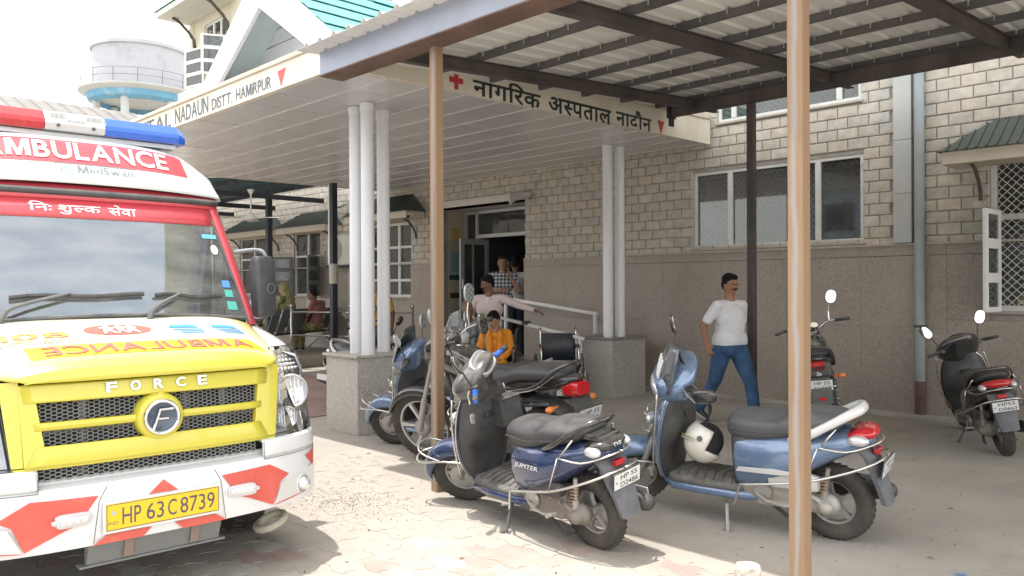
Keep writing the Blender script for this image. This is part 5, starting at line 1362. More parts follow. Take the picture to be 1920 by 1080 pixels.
# light bar
LB = bpy.data.objects.new('light_bar', None); COL.objects.link(LB); LB.parent = AM; LB.location = (-1.55, 0, 2.405)
def bar_ring(y, sc_=1.0): return [(a * sc_, y, b * (sc_ if b > .03 else 1)) for a, b in ((.10, .0), (.115, .035), (.105, .06), (.055, .115), (-.06, .12), (-.11, .08), (-.115, .0))]
lens = {}
for nm, c in (('red', (.50, .02, .03)), ('blue', (.02, .13, .62))):
    m = bpy.data.materials.new('lens_' + nm); m.use_nodes = True; p = m.node_tree.nodes['Principled BSDF']
    p.inputs['Base Color'].default_value = (*c, 1); p.inputs['Roughness'].default_value = .15; p.inputs['Alpha'].default_value = .84; p.inputs['Coat Weight'].default_value = .5; lens[nm] = m
for nm, a, b in (('red', -.65, -.165), ('blue', .165, .65)):
    g = MB(); e = -1 if a < 0 else 1
    ys = [a, b]; rr = [bar_ring(a, .75 if e < 0 else 1), bar_ring(a + .05 if e < 0 else a + .01, 1), bar_ring(b - (.05 if e > 0 else .01), 1), bar_ring(b, .75 if e > 0 else 1)]
    g.loft(rr); lo = obj('lens', g, lens[nm], LB, bevel=.003); lo['label'] = nm + ' lens of the light bar'
    for q in (.25, .55, .8):
        yq = a + (b - a) * q; g = MB(); g.lathe([(0, 0), (.03, .0), (.04, .07), (.0, .07)], 14, axis='z', M=Matrix.Translation((.03, yq, .01))); obj('beacon_reflector', g, mat('beacon_silver', (.8, .8, .8), .2, .6), lo)
g = MB(); g.loft([bar_ring(-.163, 1.03), bar_ring(.163, 1.03)]); sp = obj('siren_speaker', g, mat('siren_cream', (.50, .51, .50), .45), LB, bevel=.005)
g = MB()
for i in range(14):
    for j in range(4): g.box((-.045 + j * .026, -.135 + i * .0195, .1205), (-.031 + j * .026, -.126 + i * .0195, .1225))
for i in range(12):
    for sgn in (-1, 1): g.box((.112, sgn * (.060 + i * .0065), .068), (.1135, sgn * (.060 + i * .0065) + .003, .098))
tag(obj('slots', g, mat('slot_dark', (.10, .10, .10), .7), sp), kind='stuff')
lettering('siren_letters', fit_box(text_geo('SPOLPHIN', 1, .01), -.048, .048, .052, .066), mat('slot_dark', (.1, .1, .1)), lambda y, z: (.1245, y, z), sp)
g = MB()
for y in (-.095, .095): g.lathe([(0, .122), (.010, .121), (.010, .10)], 12, axis='x', M=Matrix.Translation((0, y, .028)))
obj('screw_cap', g, mat('slot_dark', (.1, .1, .1)), sp)
g = MB(); g.box((-.08, -.60, -.03), (.05, .60, -.004)); obj('mounting_rail', g, silverp, LB)
# mirrors on bent arms
for s in (1, -1):
    mr_ = bpy.data.objects.new('side_mirror', None); COL.objects.link(mr_); mr_.parent = AM
    g = MB(); g.tube([(-1.02, s * .78, 1.695), (-.96, s * .87, 1.71), (-.90, s * .91, 1.70), (-.88, s * .925, 1.66)], .013, 8, smooth=5); obj('arm', g, mat('mirror_arm', (.20, .21, .23), .4), mr_, smooth=True)
    g = MB(); g.loft([sring(0, 0, z, rx, ry, 4, 24, 'xy') for z, rx, ry in ((-.19, .030, .055), (-.17, .045, .070), (0, .050, .078), (.15, .045, .074), (.185, .03, .055))]); obj('housing', g, mat('mirror_black', (.028, .032, .04), .42, dust=.3), mr_, M=Matrix.Translation((-.88, s * .905, 1.485)) @ Matrix.Rotation(s * R(14), 4, 'Z') @ Matrix.Rotation(s * R(3), 4, 'X'), bevel=.004, smooth=True)
    g = MB(); g.lathe([(.026, .053), (.029, .056), (.032, .053)], 24, axis='x', M=Matrix.Translation((-.88, s * .92, 1.47)) @ Matrix.Rotation(s * R(14), 4, 'Z')); obj('ring_emblem', g, mat('mirror_grey_mark', (.12, .13, .14), .5), mr_)
# wheels
for x, y in ((-.98, .80), (-.98, -.80), (-4.0, .80), (-4.0, -.80)):
    wl = bpy.data.objects.new('wheel', None); COL.objects.link(wl); wl.parent = AM; wl.location = (x, y, .345)
    if x > -2: wl.rotation_euler = (0, 0, R(-16))
    g = MB(); g.lathe([(.20, -.09), (.26, -.105), (.32, -.105), (.340, -.09), (.345, -.05), (.345, .05), (.340, .09), (.32, .105), (.26, .105), (.20, .09)], 40, close=True); obj('tyre', g, rubber, wl, auto=40)
    g = MB()
    for k in range(30):
        a = R(12 * k)
        for q in (-1, 1): g.box((.342, q * .045 - .035, -.012), (.350, q * .045 + .035, .012), Matrix.Rotation(a, 4, 'Y') @ Matrix.Rotation(R(20 * q), 4, 'X'))
    tag(obj('tread', g, rubber, wl), kind='stuff')
    g = MB(); g.lathe([(.0, -.02), (.08, -.02), (.12, -.05), (.20, -.085), (.205, .085), (.0, .06)], 28); obj('rim', g, mat('steel_wheel', (.45, .45, .44), .5, .3, dust=.5), wl, auto=40)
TH = thing('tow_hook', 'cream coloured towing loop hanging by the front tyre of the ambulance', 'hook', (-4.15, 2.17, .17))
g = MB(); g.tube([(.075 * math.cos(k * .524), .075 * math.sin(k * .524), .03 * math.sin(k * .524)) for k in range(12)], .022, 8, closed=True); obj('loop', g, mat('cream_hook', (.55, .52, .42), .6), TH, smooth=True)
# ================================================================== TWO WHEELERS (x forward, y left, z up)
alloy = mat('alloy_grey', (.42, .42, .41), .4, .6, dust=.6)
engm = mat('engine_grey', (.22, .20, .18), .6, .4, dust=.8, stain=.5, staincol=(.14, .11, .09), sscale=9)
engl = mat('engine_light', (.44, .42, .38), .5, .4, dust=.6, stain=.3, staincol=(.22, .19, .15), sscale=9)
bplast = mat('black_plastic', (.034, .035, .038), .40, var=.2, vscale=3, dust=.7, dustcol=(.26, .245, .22), bump=.08, bscale=200)  # real dust, raised further to lift the blacks like lens haze
bgloss = mat('black_gloss', (.015, .016, .018), .15, coat=.8, dust=.25)
seatb = mat('seat_vinyl', (.040, .041, .045), .42, bump=.12, bscale=120, dust=.5, dustcol=(.22, .21, .20))
seatg = mat('seat_grey_vinyl', (.075, .078, .086), .42, bump=.1, bscale=120, dust=.5, dustcol=(.26, .26, .25))
dblue = mat('dark_blue_paint', (.012, .035, .115), .16, .25, coat=1, dust=.28, dustcol=(.33, .33, .34))
lblue = mat('light_blue_paint', (.15, .235, .385), .22, .3, coat=1, dust=.35, dustcol=(.36, .37, .38))
taill = mat('tail_lamp_red', (.50, .015, .02), .12, coat=.6)
orange = mat('indicator_orange', (.75, .22, .04), .2, coat=.4)
mirg = mat('mirror_glass', (.80, .82, .82), .03, 1.0)
clear = mat('clear_lamp', (.70, .72, .74), .10, .55)
platew = mat('plate_white', (.70, .71, .69), .45, stain=.25, staincol=(.45, .42, .38), sscale=20)
ink3 = mat('plate_black', (.03, .03, .035), .5)
bluegrip = mat('blue_grip', (.02, .12, .55), .4)
crash = mat('guard_steel', (.66, .65, .62), .22, .9, dust=.2)
whitep = mat('scooter_white', (.68, .69, .68), .25, coat=.8, dust=.25)
silverb = mat('scooter_silver', (.48, .50, .52), .28, .5, coat=.7, dust=.35)

def wheel(parent, x, r, w, M=None, spokes=5, rimr=.62, m_rim=None, name='wheel', twist=.1, gear=False):
    wl = bpy.data.objects.new(name, None); COL.objects.link(wl); wl.parent = parent
    wl.matrix_local = (M or Matrix()) @ Matrix.Translation((x, 0, r))
    h = w / 2; ri = r * rimr
    g = MB(); g.lathe([(ri, -h * .62), (ri + (r - ri) * .35, -h * .95), (ri + (r - ri) * .7, -h), (r - .012, -h * .78), (r - .002, -h * .38), (r, 0), (r - .002, h * .38), (r - .012, h * .78), (ri + (r - ri) * .7, h), (ri + (r - ri) * .35, h * .95), (ri, h * .62)], 44, close=True)
    obj('tyre', g, rubber, wl, auto=40)
    g = MB(); n = int(6.28 * r / .038)
    for k in range(n):
        Mk = Matrix.Rotation(6.2832 * k / n, 4, 'Y')
        for s in (-1, 1): g.add([(r - .0005, s * h * .12, -.004), (r - .0005, s * h * .12, .006), (r - .008, s * h * .72, .014), (r - .008, s * h * .72, .004), (r + .003, s * h * .12, -.004), (r + .003, s * h * .12, .006), (r - .003, s * h * .72, .014), (r - .003, s * h * .72, .004)],
                                [(4, 5, 6, 7), (0, 1, 5, 4), (2, 3, 7, 6), (1, 2, 6, 5), (3, 0, 4, 7)], Mk)
    tag(obj('tread', g, rubber, wl), kind='stuff')
    m_rim = m_rim or alloy
    g = MB(); g.lathe([(ri + .004, -h * .66), (ri + .006, -h * .5), (ri - .012, -h * .35), (ri - .016, 0), (ri - .012, h * .35), (ri + .006, h * .5), (ri + .004, h * .66)], 44)
    g.lathe([(0, -.05), (.028, -.05), (.032, -.02), (.032, .02), (.028, .05), (0, .05)], 20)
    for k in range(spokes):
        Mk = Matrix.Rotation(6.2832 * k / spokes, 4, 'Y')
        g.loft([[(q, -.014, -ws + tw), (q, .014, -ws + tw), (q, .014, ws + tw), (q, -.014, ws + tw)] for q, ws, tw in ((.025, .020, 0), (ri * .55, .011, twist * .1), (ri - .012, .016, twist * .2))], M=Mk)
    obj('rim', g, m_rim, wl, auto=40)
    return wl

def letters_on(parent, strs, m, fn, bold=.006):
    for s, a, b, c, d in strs: lettering('plate_letters', fit_box(text_geo(s, 1, bold), a, b, c, d), m, fn, parent)

def plate(parent, M, l1, l2, w=.20, h=.10, m=platew, frame=True):
    """x right, y up in the plate's own frame"""
    g = MB(); g.box((-w / 2, -h / 2, -.003), (w / 2, h / 2, .0)); p = obj('number_plate', g, m, parent, M=M, bevel=.002)
    if frame:
        g = MB(); g.box((-w / 2 - .006, -h / 2 - .006, -.010), (w / 2 + .006, h / 2 + .006, -.0035)); obj('plate_back', g, bplast, p)
    fn = lambda x, y: (x, y, .0012)
    k = h * .5
    letters_on(p, [(l1, -w * .27, w * .38, h * .08, h * .40), (l2, -w * .27, w * .42, -h * .40, -h * .08)], ink3, fn)
    g = MB(); g.box((-w * .44, -h * .1, .0), (-w * .38, h * .02, .0008)); obj('plate_mark', g, mat('plate_blue_mark', (.1, .2, .5), .4), p)
    return p

def Mdir(pos, yaw=0, pitch=0):
    return Matrix.Translation(pos) @ Matrix.Rotation(R(yaw), 4, 'Z') @ Matrix.Rotation(R(pitch), 4, 'Y')

def arc_shell(parent, name, m, cx, cz, secs, M=None, n=12, solid=.006):
    """mudguard; secs: (angle deg, radius, half width, crown drop)"""
    secs = crom_rows(secs, 5); g = MB(); rr = []
    for a, r, hw, dr in secs:
        c, s = math.cos(R(a)), math.sin(R(a)); row = []
        for k in range(n + 1):
            f = math.pi * (k / n - .5); y = hw * math.copysign(abs(math.sin(f)) ** .75, math.sin(f)); q = r - dr * (1 - abs(math.cos(f)) ** .8)
            row.append((cx + q * c, y, cz + q * s))
        rr.append(row)
    g.loft(rr, caps=False, closed=False)
    return obj(name, g, m, parent, M=M, smooth=True, solid=solid)

def xloft(parent, name, m, secs, e=2.6, k=5, N=28, M=None, top=None, smooth=True, y=0, **kw):
    g = MB(); g.loft([sring(x, y, cz, max(hw, .002), max(hz, .002), e, N, 'yz', top) for x, cz, hw, hz in crom_rows(secs, k)])
    return obj(name, g, m, parent, smooth=smooth, M=M, **kw)

def scooter(label, pos, rotz, lean=9, steer=22, paint=dblue, seat=seatb, style='a', scale=.97, p1='HP 55', p2='D2486', rail=None, grips=bplast, guards=True, mirrors=(1, -1), apron_in=bplast, group='scooters parked at the hospital', wb=1.30, mirror_m=None, brand=None, visor=False, cowl_m=None):
    M0 = Matrix.Translation((*pos, 0)) @ Matrix.Rotation(R(rotz), 4, 'Z') @ Matrix.Rotation(R(-lean), 4, 'X') @ Matrix.Scale(scale, 4)
    T = thing('scooter', label, 'scooter', M=M0, group=group)
    xf, xr = wb * .52, -wb * .48
    a = Vector((-.454, 0, .891)); piv = Vector((xf - .03, 0, .23))
    MS = Matrix.Translation(piv) @ Matrix.Rotation(R(steer), 4, a) @ Matrix.Translation(-piv)
    dx = xf - .65                                        # front parts shift with the wheelbase
    F = MS @ Matrix.Translation((dx, 0, 0))
    RM = Matrix.Translation((-.1, 0, 0)) @ Matrix.Diagonal((.87, 1, .905, 1)) @ Matrix.Translation((.1, 0, 0))   # shortens the tail
    # ---- wheels, forks
    fw = wheel(T, .65, .228, .092, F, 5, .58, name='front_wheel'); rw = wheel(T, xr, .228, .098, None, 5, .58, name='rear_wheel')
    if True:
        g = MB()
        for s in (1, -1): g.tube([(.645, s * .078, .23), (.60, s * .078, .34), (.53, s * .07, .47), (.47, s * .05, .56)], [.017, .022, .022, .02], 8)
        obj('fork', g, mat('fork_grey', (.45, .44, .42), .45, .5, dust=.5), T, M=F, smooth=True)
        g = MB(); g.lathe([(.03, .056), (.085, .054), (.085, .050), (.03, .050)], 28, M=Matrix.Translation((.65, 0, .228))); obj('brake_drum', g, alloy, T, M=F)
    arc_shell(T, 'front_mudguard', paint, .65, .228, [(-2, .262, .045, .03), (10, .278, .066, .06), (35, .285, .078, .085), (65, .280, .084, .09), (95, .272, .085, .09), (125, .262, .08, .07), (150, .255, .07, .05)], F, 12)
    # ---- apron and leg shield
    low = Matrix.Diagonal((1, 1, .935 if style != 'a' else .98, 1)); D = Matrix.Translation((dx, 0, 0)) @ low; F2 = F @ low
    rows = crom_rows([(.25, .10, .375, .05), (.34, .165, .37, .085), (.46, .205, .36, .12), (.60, .218, .335, .135), (.74, .205, .305, .125), (.84, .175, .28, .105), (.90, .125, .262, .075)], 4)
    g = MB(); rr = []
    for z, w, cx, b in rows:
        n = 16; f = [(cx + b * (1 - abs(-1 + 2 * k / n) ** 2.0) + .012, w * (-1 + 2 * k / n), z) for k in range(n + 1)]
        bk = [(cx + (b - .02) * (1 - abs(1 - 2 * k / n) ** 2.0) - .004, (w - .004) * (1 - 2 * k / n), z) for k in range(n + 1)]
        rr.append(f + bk)
    g.loft(rr); ap = obj('front_apron', g, paint, T, M=D, auto=50)
    g = MB(); rr = []
    for z, w, cx, b in rows:
        dp = .035 + .05 * math.exp(-((z - .62) / .16) ** 2); n = 14
        f = [(cx + (b - .03) * (1 - abs(-1 + 2 * k / n) ** 2) - .006, (w - .008) * (-1 + 2 * k / n), z) for k in range(n + 1)]
        bk = [(cx - dp * (1 - abs(1 - 2 * k / n) ** 4) - .004, (w - .008) * (1 - 2 * k / n), z) for k in range(n + 1)]
        rr.append(f + bk)
    g.loft(rr); ip = obj('leg_shield', g, apron_in, T, M=D, auto=50)
    g = MB(); g.box((.222, -.05, .70), (.232, .05, .74)); obj('hook_plate', g, bgloss, ip, bevel=.004)
    if style == 'a':
        g = MB(); g.loft([sring(.262, .115, .715, .001, .001, 4, 16), sring(.258, .115, .715, .034, .034, 4, 16), sring(.250, .115, .715, .036, .036, 4, 16), sring(.246, .115, .715, .032, .032, 4, 16)]); q = obj('fuel_cap', g, silverb, ip, auto=40)
        lettering('cap_letters', fit_box(text_geo('TVS', 1, .02), -.022, .022, -.008, .008), ink3, lambda x, y: (.2455, .115 - x, .715 + y), q)
        g = MB(); g.box((.218, -.135, .60), (.224, -.075, .635)); obj('white_label', g, mat('white_label', (.7, .7, .7), .5), ip)
        # open glove box lip
        g = MB(); g.loft([[(x, -.20, z0), (x, -.03, z0), (x, -.03, z0 + .012), (x, -.20, z0 + .012)] for x, z0 in ((.26, .80), (.15, .79))]); g.box((.150, -.20, .62), (.158, -.03, .80)); g.box((.150, -.203, .62), (.27, -.195, .80)); g.box((.150, -.035, .62), (.27, -.028, .80)); obj('glove_pocket', g, apron_in, ip)
    g = MB(); g.tube([(.375 + (cx - .36) + .0, s_ * (w + .004), z) for s_ in (1,) for z, w, cx, b in rows[2:]], .005, 6); obj('apron_trim', g, crash if style != 'w' else paint, T, M=D)
    g = MB(); g.tube([(.375 + (cx - .36) + .0, -(w + .004), z) for z, w, cx, b in rows[2:]], .005, 6); obj('apron_trim', g, crash if style != 'w' else paint, T, M=D)
    # front grille / indicator lamps
    for s in (1, -1):
        g = MB(); g.ell((.435, s * .125, .70), (.03, .062, .042)); obj('front_indicator', g, clear, T, M=D, smooth=True)
    g = MB(); g.box((.490, -.05, .50), (.496, .05, .56)); obj('front_emblem', g, silverb, T, M=D, bevel=.003)
    # ---- floor
    xb = -.10
    g = MB(); g.loft([sring(x, 0, .268, hw, .028, 5, 24) for x, hw in ((.37 + dx, .10), (.30 + dx, .165), (.12, .172), (xb, .165), (xb - .06, .13))]); obj('floorboard', g, mat('floor_mat', (.09, .09, .085), .8, bump=.3, bscale=60, dust=.95, dustcol=(.34, .32, .29)), T, auto=50)
    g = MB(); g.loft([sring(x, 0, .235, hw, .035, 3.5, 24) for x, hw in ((.40 + dx, .09), (.30 + dx, .178), (.12, .186), (xb, .180), (-.22, .15), (-.34, .10))]); obj('lower_skirt', g, paint, T, auto=50)
    g = MB()
    for k in range(7): g.tube([(-.06 + k * .06, -.13, .2975), (-.02 + k * .06, 0, .2985), (-.06 + k * .06, .13, .2975)], .003, 4)
    tag(obj('mat_ribs', g, bplast, T), kind='stuff')
    # ---- under seat column, side panels, tail
    xloft(T, 'seat_column', bplast, [(-.055, .50, .09, .20), (-.08, .49, .13, .22), (-.16, .49, .15, .22), (-.30, .50, .15, .2), (-.42, .52, .12, .14)], 4, M=RM)
    xloft(T, 'side_panel', paint, [(-.085, .50, .140, .19), (-.12, .495, .172, .205), (-.25, .51, .200, .200), (-.42, .555, .220, .175), (-.60, .605, .212, .140), (-.76, .655, .17, .098), (-.90, .69, .115, .068), (-.985, .705, .06, .04)], 2.7, top=2.2, M=RM)
    for s in (1, -1):
        if style not in 'ab': break
        g = MB(); pts = [(-.14, .46), (-.45, .47), (-.60, .50), (-.40, .505), (-.16, .49)] if style == 'b' else [(-.20, .61), (-.44, .61), (-.52, .585), (-.30, .59)]
        g.prism(pts, s * .214, s * (.2245 if style == 'b' else .2205), 'y'); obj('panel_flash', g, mat('flash_strip', (.62, .63, .63), .3, .3) if style == 'b' else mat('dark_stripe', (.008, .02, .07), .2), T, bevel=.002, M=RM)
    if brand:
        M_ = Matrix()
        lettering('side_script', fit_box(text_geo(brand, 1, .012, .3), -.11, .11, -.018, .018), mat('script_white', (.75, .75, .75), .35), lambda x, z: (-.33 - x, .2265, .515 + z), T)
    seat_rows = [(-.035, .715, .07, .03), (-.05, .72, .120, .07), (-.12, .722, .150, .088), (-.28, .722, .165, .088), (-.40, .738, .172, .082), (-.48, .765, .176, .082), (-.62, .785, .172, .074), (-.74, .80, .150, .060), (-.80, .81, .115, .042), (-.83, .815, .06, .015)]
    so = xloft(T, 'seat', seat, seat_rows, 3.2, top=2.5, M=RM)
    g = MB(); g.tube([(-.08, .150, .722), (-.28, .163, .716), (-.45, .172, .735), (-.62, .170, .757), (-.76, .145, .775)], .004, 5, smooth=4); g.tube([(-.08, -.150, .722), (-.28, -.163, .716), (-.45, -.172, .735), (-.62, -.170, .757), (-.76, -.145, .775)], .004, 5, smooth=4); obj('piping', g, bplast, so)
    # ---- grab rail
    rm = rail or bgloss
    g = MB(); pts = [(-.50, .178, .69), (-.62, .19, .735), (-.74, .175, .80), (-.86, .125, .865), (-.91, .06, .885), (-.92, 0, .888)]
    pts = pts + [(x, -y, z) for x, y, z in pts[-2::-1]]
    kr = 1 if rail is whitep else .62
    g.tube(pts, [q_ * kr for q_ in (.014, .020, .018, .020, .022, .022, .022, .020, .018, .020, .014)], 8, smooth=4, flat=1.5); obj('grab_rail', g, rm, T, smooth=True, M=RM)
    # ---- tail lamp, plate and flap
    g = MB(); g.loft([sring(x, 0, z, hw, hz, 2.6, 24) for x, z, hw, hz in ((-.86, .735, .13, .035), (-.93, .742, .125, .04), (-.985, .742, .09, .032), (-1.005, .74, .05, .018))]); obj('tail_lamp', g, taill if style != 'a' else bgloss, T, smooth=True, M=RM)
    if style == 'a':
        g = MB(); g.box((-.95, -.085, .765), (-.80, .085, .80), Matrix.Rotation(R(0), 4, 'Y')); tp = obj('tail_cover', g, bgloss, T, bevel=.01, M=RM)
        lettering('brand_letters', fit_box(text_geo('TVS', 1, .02), -.03, .03, -.012, .012), mat('script_white', (.75, .75, .75)), lambda x, z: RM @ Vector((-1.009, -x, .745 + z)), T)
    for s in (1, -1):
        g = MB(); g.ell((-.915, s * .118, .715), (.07, .035, .035)); obj('rear_indicator', g, clear, T, smooth=True, M=RM)
    g = MB(); rr = [[(x - .0, -w, z), (x - .02, -w * .6, z - .0), (x - .022, w * .6, z), (x, w, z), (x + .03, w, z + .004), (x + .03, -w, z + .004)] for x, z, w in ((-.90, .66, .10), (-.965, .60, .10), (-1.00, .50, .095), (-1.03, .40, .08), (-1.055, .30, .07))]
    g.loft(rr); obj('rear_flap', g, mat('flap_grey', (.09, .10, .12), .6, dust=.6), T, auto=50, M=RM)
    g = MB(); g.box((-1.015, -.035, .61), (-.98, .035, .645)); obj('reflector', g, taill, T, bevel=.003, M=RM)
    Mp = Matrix.Translation((-1.056, 0, .535)) @ Matrix.Rotation(R(-12), 4, 'Y') @ Matrix(((0, 0, -1, 0), (-1, 0, 0, 0), (0, 1, 0, 0), (0, 0, 0, 1)))
    plate(T, RM @ Mp, p1, p2)
    # ---- engine, belt case, exhaust, shock, stands
    y0 = .11
    g = MB(); g.cap((-.20, y0, .29), (xr, y0 - .01, .245), .085, .070, fl=.55, side=(0, 0, 1)); g.cap((xr, y0 - .02, .24), (xr, y0 + .03, .24), .06, .045); g.cap((-.16, .02, .27), (-.42, .0, .27), .10, .09); g.cap((-.30, -.06, .30), (-.45, -.08, .25), .07, .06); g.box((-.55, .05, .33), (-.30, .14, .39))
    g.ell((-.24, y0 + .03, .29), (.055, .03, .055)); g.box((-.50, .10, .20), (-.22, .155, .215)); g.cap((xr + .08, y0 + .035, .30), (xr - .01, y0 + .035, .25), .018, .014)
    blob('engine', g, engm if style != 'b' else engl, T, .010, 2)
    g = MB(); g.lathe([(0, .0), (.05, .0), (.056, -.012), (.056, -.02)], 20, M=Matrix.Translation((-.27, .175, .285))); g.lathe([(0, 0), (.018, 0), (.02, -.02)], 10, M=Matrix.Translation((xr + .03, .158, .245)))
    for k in range(6): g.lathe([(0, 0), (.006, 0), (.006, -.01)], 6, M=Matrix.Translation((-.2 - .075 * k, .165 - .004 * k, .355 - .012 * k)))
    tag(obj('engine_bolts', g, alloy, T), kind='stuff')
    if style == 'b':
        g = MB(); g.loft([sring(x, .165, .385, .03, hz, 4, 16) for x, hz in ((-.32, .045), (-.34, .055), (-.55, .052), (-.60, .04))]); obj('air_filter_cover', g, whitep, T, auto=50)
    else:
        g = MB(); g.loft([sring(x, .155, .385, .028, hz, 4, 16) for x, hz in ((-.25, .03), (-.28, .05), (-.50, .045), (-.55, .03))]); obj('air_filter_cover', g, bplast, T, auto=50)
    g = MB(); g.cap((-.30, -.14, .23), (-.50, -.15, .22), .02, .03); g.cap((-.50, -.155, .225), (-.88, -.17, .27), .055, .05); obj('exhaust', g, mat('exhaust_black', (.05, .05, .05), .5, .3, dust=.5), T, smooth=True)
    g = MB(); g.box((-.85, -.232, .25), (-.55, -.222, .33)); obj('heat_shield', g, silverp, T, bevel=.004)
    for s in (1,):
        g = MB(); h_ = [( -.60 + .04 * 0 - .03 * k / 60 + .024 * math.cos(k * .62), s * .125 + .024 * math.sin(k * .62), .31 + .12 * k / 60) for k in range(61)]; g.tube(h_, .0045, 5); obj('shock_spring', g, mat('spring_brown', (.33, .22, .13), .6, .3, dust=.3), T)
        g = MB(); g.tube([(-.605, s * .125, .25), (-.645, s * .125, .47)], .013, 8); g.tube([(-.60, s * .125, .24), (-.62, s * .125, .34)], .022, 8); obj('shock_absorber', g, alloy, T)
    g = MB(); g.tube([(-.22, .17, .28), (-.30, .20, .25), (-.42, .215, .24), (-.50, .21, .255)], .008, 6); g.tube([(-.50, .19, .255), (-.50, .26, .26)], .011, 6); obj('kick_starter', g, engl, T)
    th = R(lean)
    g = MB(); g.tube([(-.02, .13, .23), (-.05, .20, .10), (-.075, .262, .262 * math.tan(th) * 0 + .262 * math.sin(th) * -0 - .262 * math.tan(th) * -1 * 0 + .0)], .010, 7)
    foot = (-.075, .262, .262 * math.tan(-th) * -1 + .0)
    g = MB(); g.tube([(-.02, .12, .23), (-.05, .20, .13), foot], .011, 7); g.box((foot[0] - .03, foot[1] - .018, foot[2]), (foot[0] + .03, foot[1] + .018, foot[2] + .006)); obj('side_stand', g, alloy if style == 'b' else bplast, T)
    g = MB(); g.tube([(-.52, .125, .105), (-.45, .12, .10), (-.30, .09, .18), (-.30, -.09, .18), (-.45, -.12, .10), (-.52, -.125, .105)], .012, 6); obj('centre_stand', g, bplast, T)
    # ---- handlebar cowl (turns with the fork)
    FC = F2 @ Matrix.Translation((.30, 0, .985)) @ Matrix.Scale(1.12 if style != 'a' else 1.08, 4) @ Matrix.Translation((-.30, 0, -1.0))
    cm = cowl_m or (mat('cowl_dark_grey', (.055, .055, .058), .22, coat=.8, dust=.5) if style == 'a' else paint)
    g = MB(); g.loft([sring(x + .0, 0, z, ry * .62, ry, 2.4, 30, 'xy') for z, x, ry in crom_rows([(.85, .30, .07), (.89, .318, .135), (.94, .325, .175), (1.0, .310, .190), (1.05, .280, .170), (1.095, .245, .12), (1.115, .225, .05)], 4)]); co = obj('handlebar_cowl', g, cm, T, M=FC, smooth=True)
    g = MB(); g.ell((.418, 0, .955), (.032, .115, .052), 20, 12); obj('headlight', g, clear, T, M=FC, smooth=True)
    g = MB(); g.loft([sring(0, 0, z, rx, ry, 3, 28, 'xy') for z, rx, ry in ((-.02, .055, .085), (.004, .056, .086), (.008, .050, .080), (.005, .045, .073))]); sp_ = obj('instrument_panel', g, silverb if style == 'a' else bgloss, T, M=FC @ Matrix.Translation((.222, 0, 1.08)) @ Matrix.Rotation(R(-42), 4, 'Y') @ Matrix.Scale(1.35 if style == 'a' else 1, 4), auto=50)
    g = MB(); g.loft([sring(0, 0, z, .040, .066, 3, 24, 'xy') for z in (.0065, .009)]); obj('dial_glass', g, mat('dial_grey', (.30, .31, .29), .08, coat=1), sp_, auto=50)
    if visor:
        g = MB(); g.grid(lambda u, v: (.425 - .13 * v - .06 * u * u * (1 - v * .5), u * (.17 - .085 * v ** 2) * (1.15 if visor == 'dark' else 1.3), .985 + (.25 if visor == 'dark' else .34) * v), [-1 + k / 6 for k in range(13)], [k / 8 for k in range(9)]); vz = obj('windscreen', g, mat('visor_smoke', (.085, .095, .105), .08, coat=1) if visor == 'dark' else mat('visor_white', (.60, .66, .66), .25, coat=.6, dust=.3), T, M=FC, smooth=True, solid=.003, norm=False)
        if visor == 'dark':
            for dy in (-.04, 0., .04):
                g = MB(); g.tube([(.404, .05 + dy * .6, 1.04), (.385, .03 + dy * .8, 1.09), (.358, .0 + dy, 1.14)], .006, 5, smooth=3); obj('white_flash', g, mat('script_white', (.75, .75, .75)), vz)
    for s in (1, -1):
        hb = bpy.data.objects.new('handlebar', None); COL.objects.link(hb); hb.parent = T; hb.matrix_local = F2
        g = MB(); g.tube([(.28, s * .12, .985), (.24, s * .20, .99), (.19, s * .34, .985)], .011, 8); obj('bar', g, bplast, hb)
        g = MB(); g.tube([(.225, s * .225, .989), (.185, s * .345, .985), (.181, s * .355, .985)], [.018, .018, .013], 10); obj('grip', g, grips, hb, smooth=True)
        if grips is bluegrip:
            g = MB(); g.tube([(.2, s * .30, .987), (.183, s * .352, .985)], [.020, .020], 10); obj('grip_end', g, bplast, hb)
        g = MB(); g.tube([(.275, s * .19, .985), (.265, s * .26, .985), (.225, s * .35, .975)], .006, 6); obj('lever', g, alloy, hb)
        g = MB(); g.box((.215, s * .185 - .022, .965), (.27, s * .185 + .022, 1.01)); obj('switch_box', g, bplast, hb, bevel=.006)
    for s in (1, -1):
        g = MB(); g.tube([(.265, s * .20, .98), (.34, s * .17, .93), (.36, s * .10, .86), (.33, s * .05, .78)], .004, 5, smooth=4); obj('cable', g, bplast, T, M=F2)
    for s in mirrors:
        mi = bpy.data.objects.new('mirror', None); COL.objects.link(mi); mi.parent = T; mi.matrix_local = F2
        fold = abs(s) == 2; s = 1 if s > 0 else -1
        g = MB(); g.tube([(.25, s * .19, 1.0), (.26, s * .215, 1.10), (.25, s * .25, 1.18)] if not fold else [(.25, s * .19, 1.0), (.22, s * .25, 1.04), (.19, s * .31, 1.03)], .006, 6, smooth=3); obj('stem', g, bplast if style != 'w' else crash, mi)
        Mm = (Matrix.Translation((.17, .38, 1.03)) @ Matrix.Rotation(R(95), 4, 'X') @ Matrix.Rotation(R(70), 4, 'Y')) if fold else Matrix.Translation((.25, s * .275, 1.225)) @ Matrix.Rotation(s * R(12), 4, 'Z') @ Matrix.Rotation(R(8), 4, 'Y') @ Matrix.Rotation(s * R(-25), 4, 'X')
        g = MB(); g.loft([sring(x, 0, 0, ry, rz_, 2.6, 24) for x, ry, rz_ in ((-.006, .048, .072), (.0, .050, .075), (.012, .044, .066), (.020, .028, .045), (.022, .01, .02))]); obj('shell', g, mirror_m or bgloss, mi, M=Mm, smooth=True)
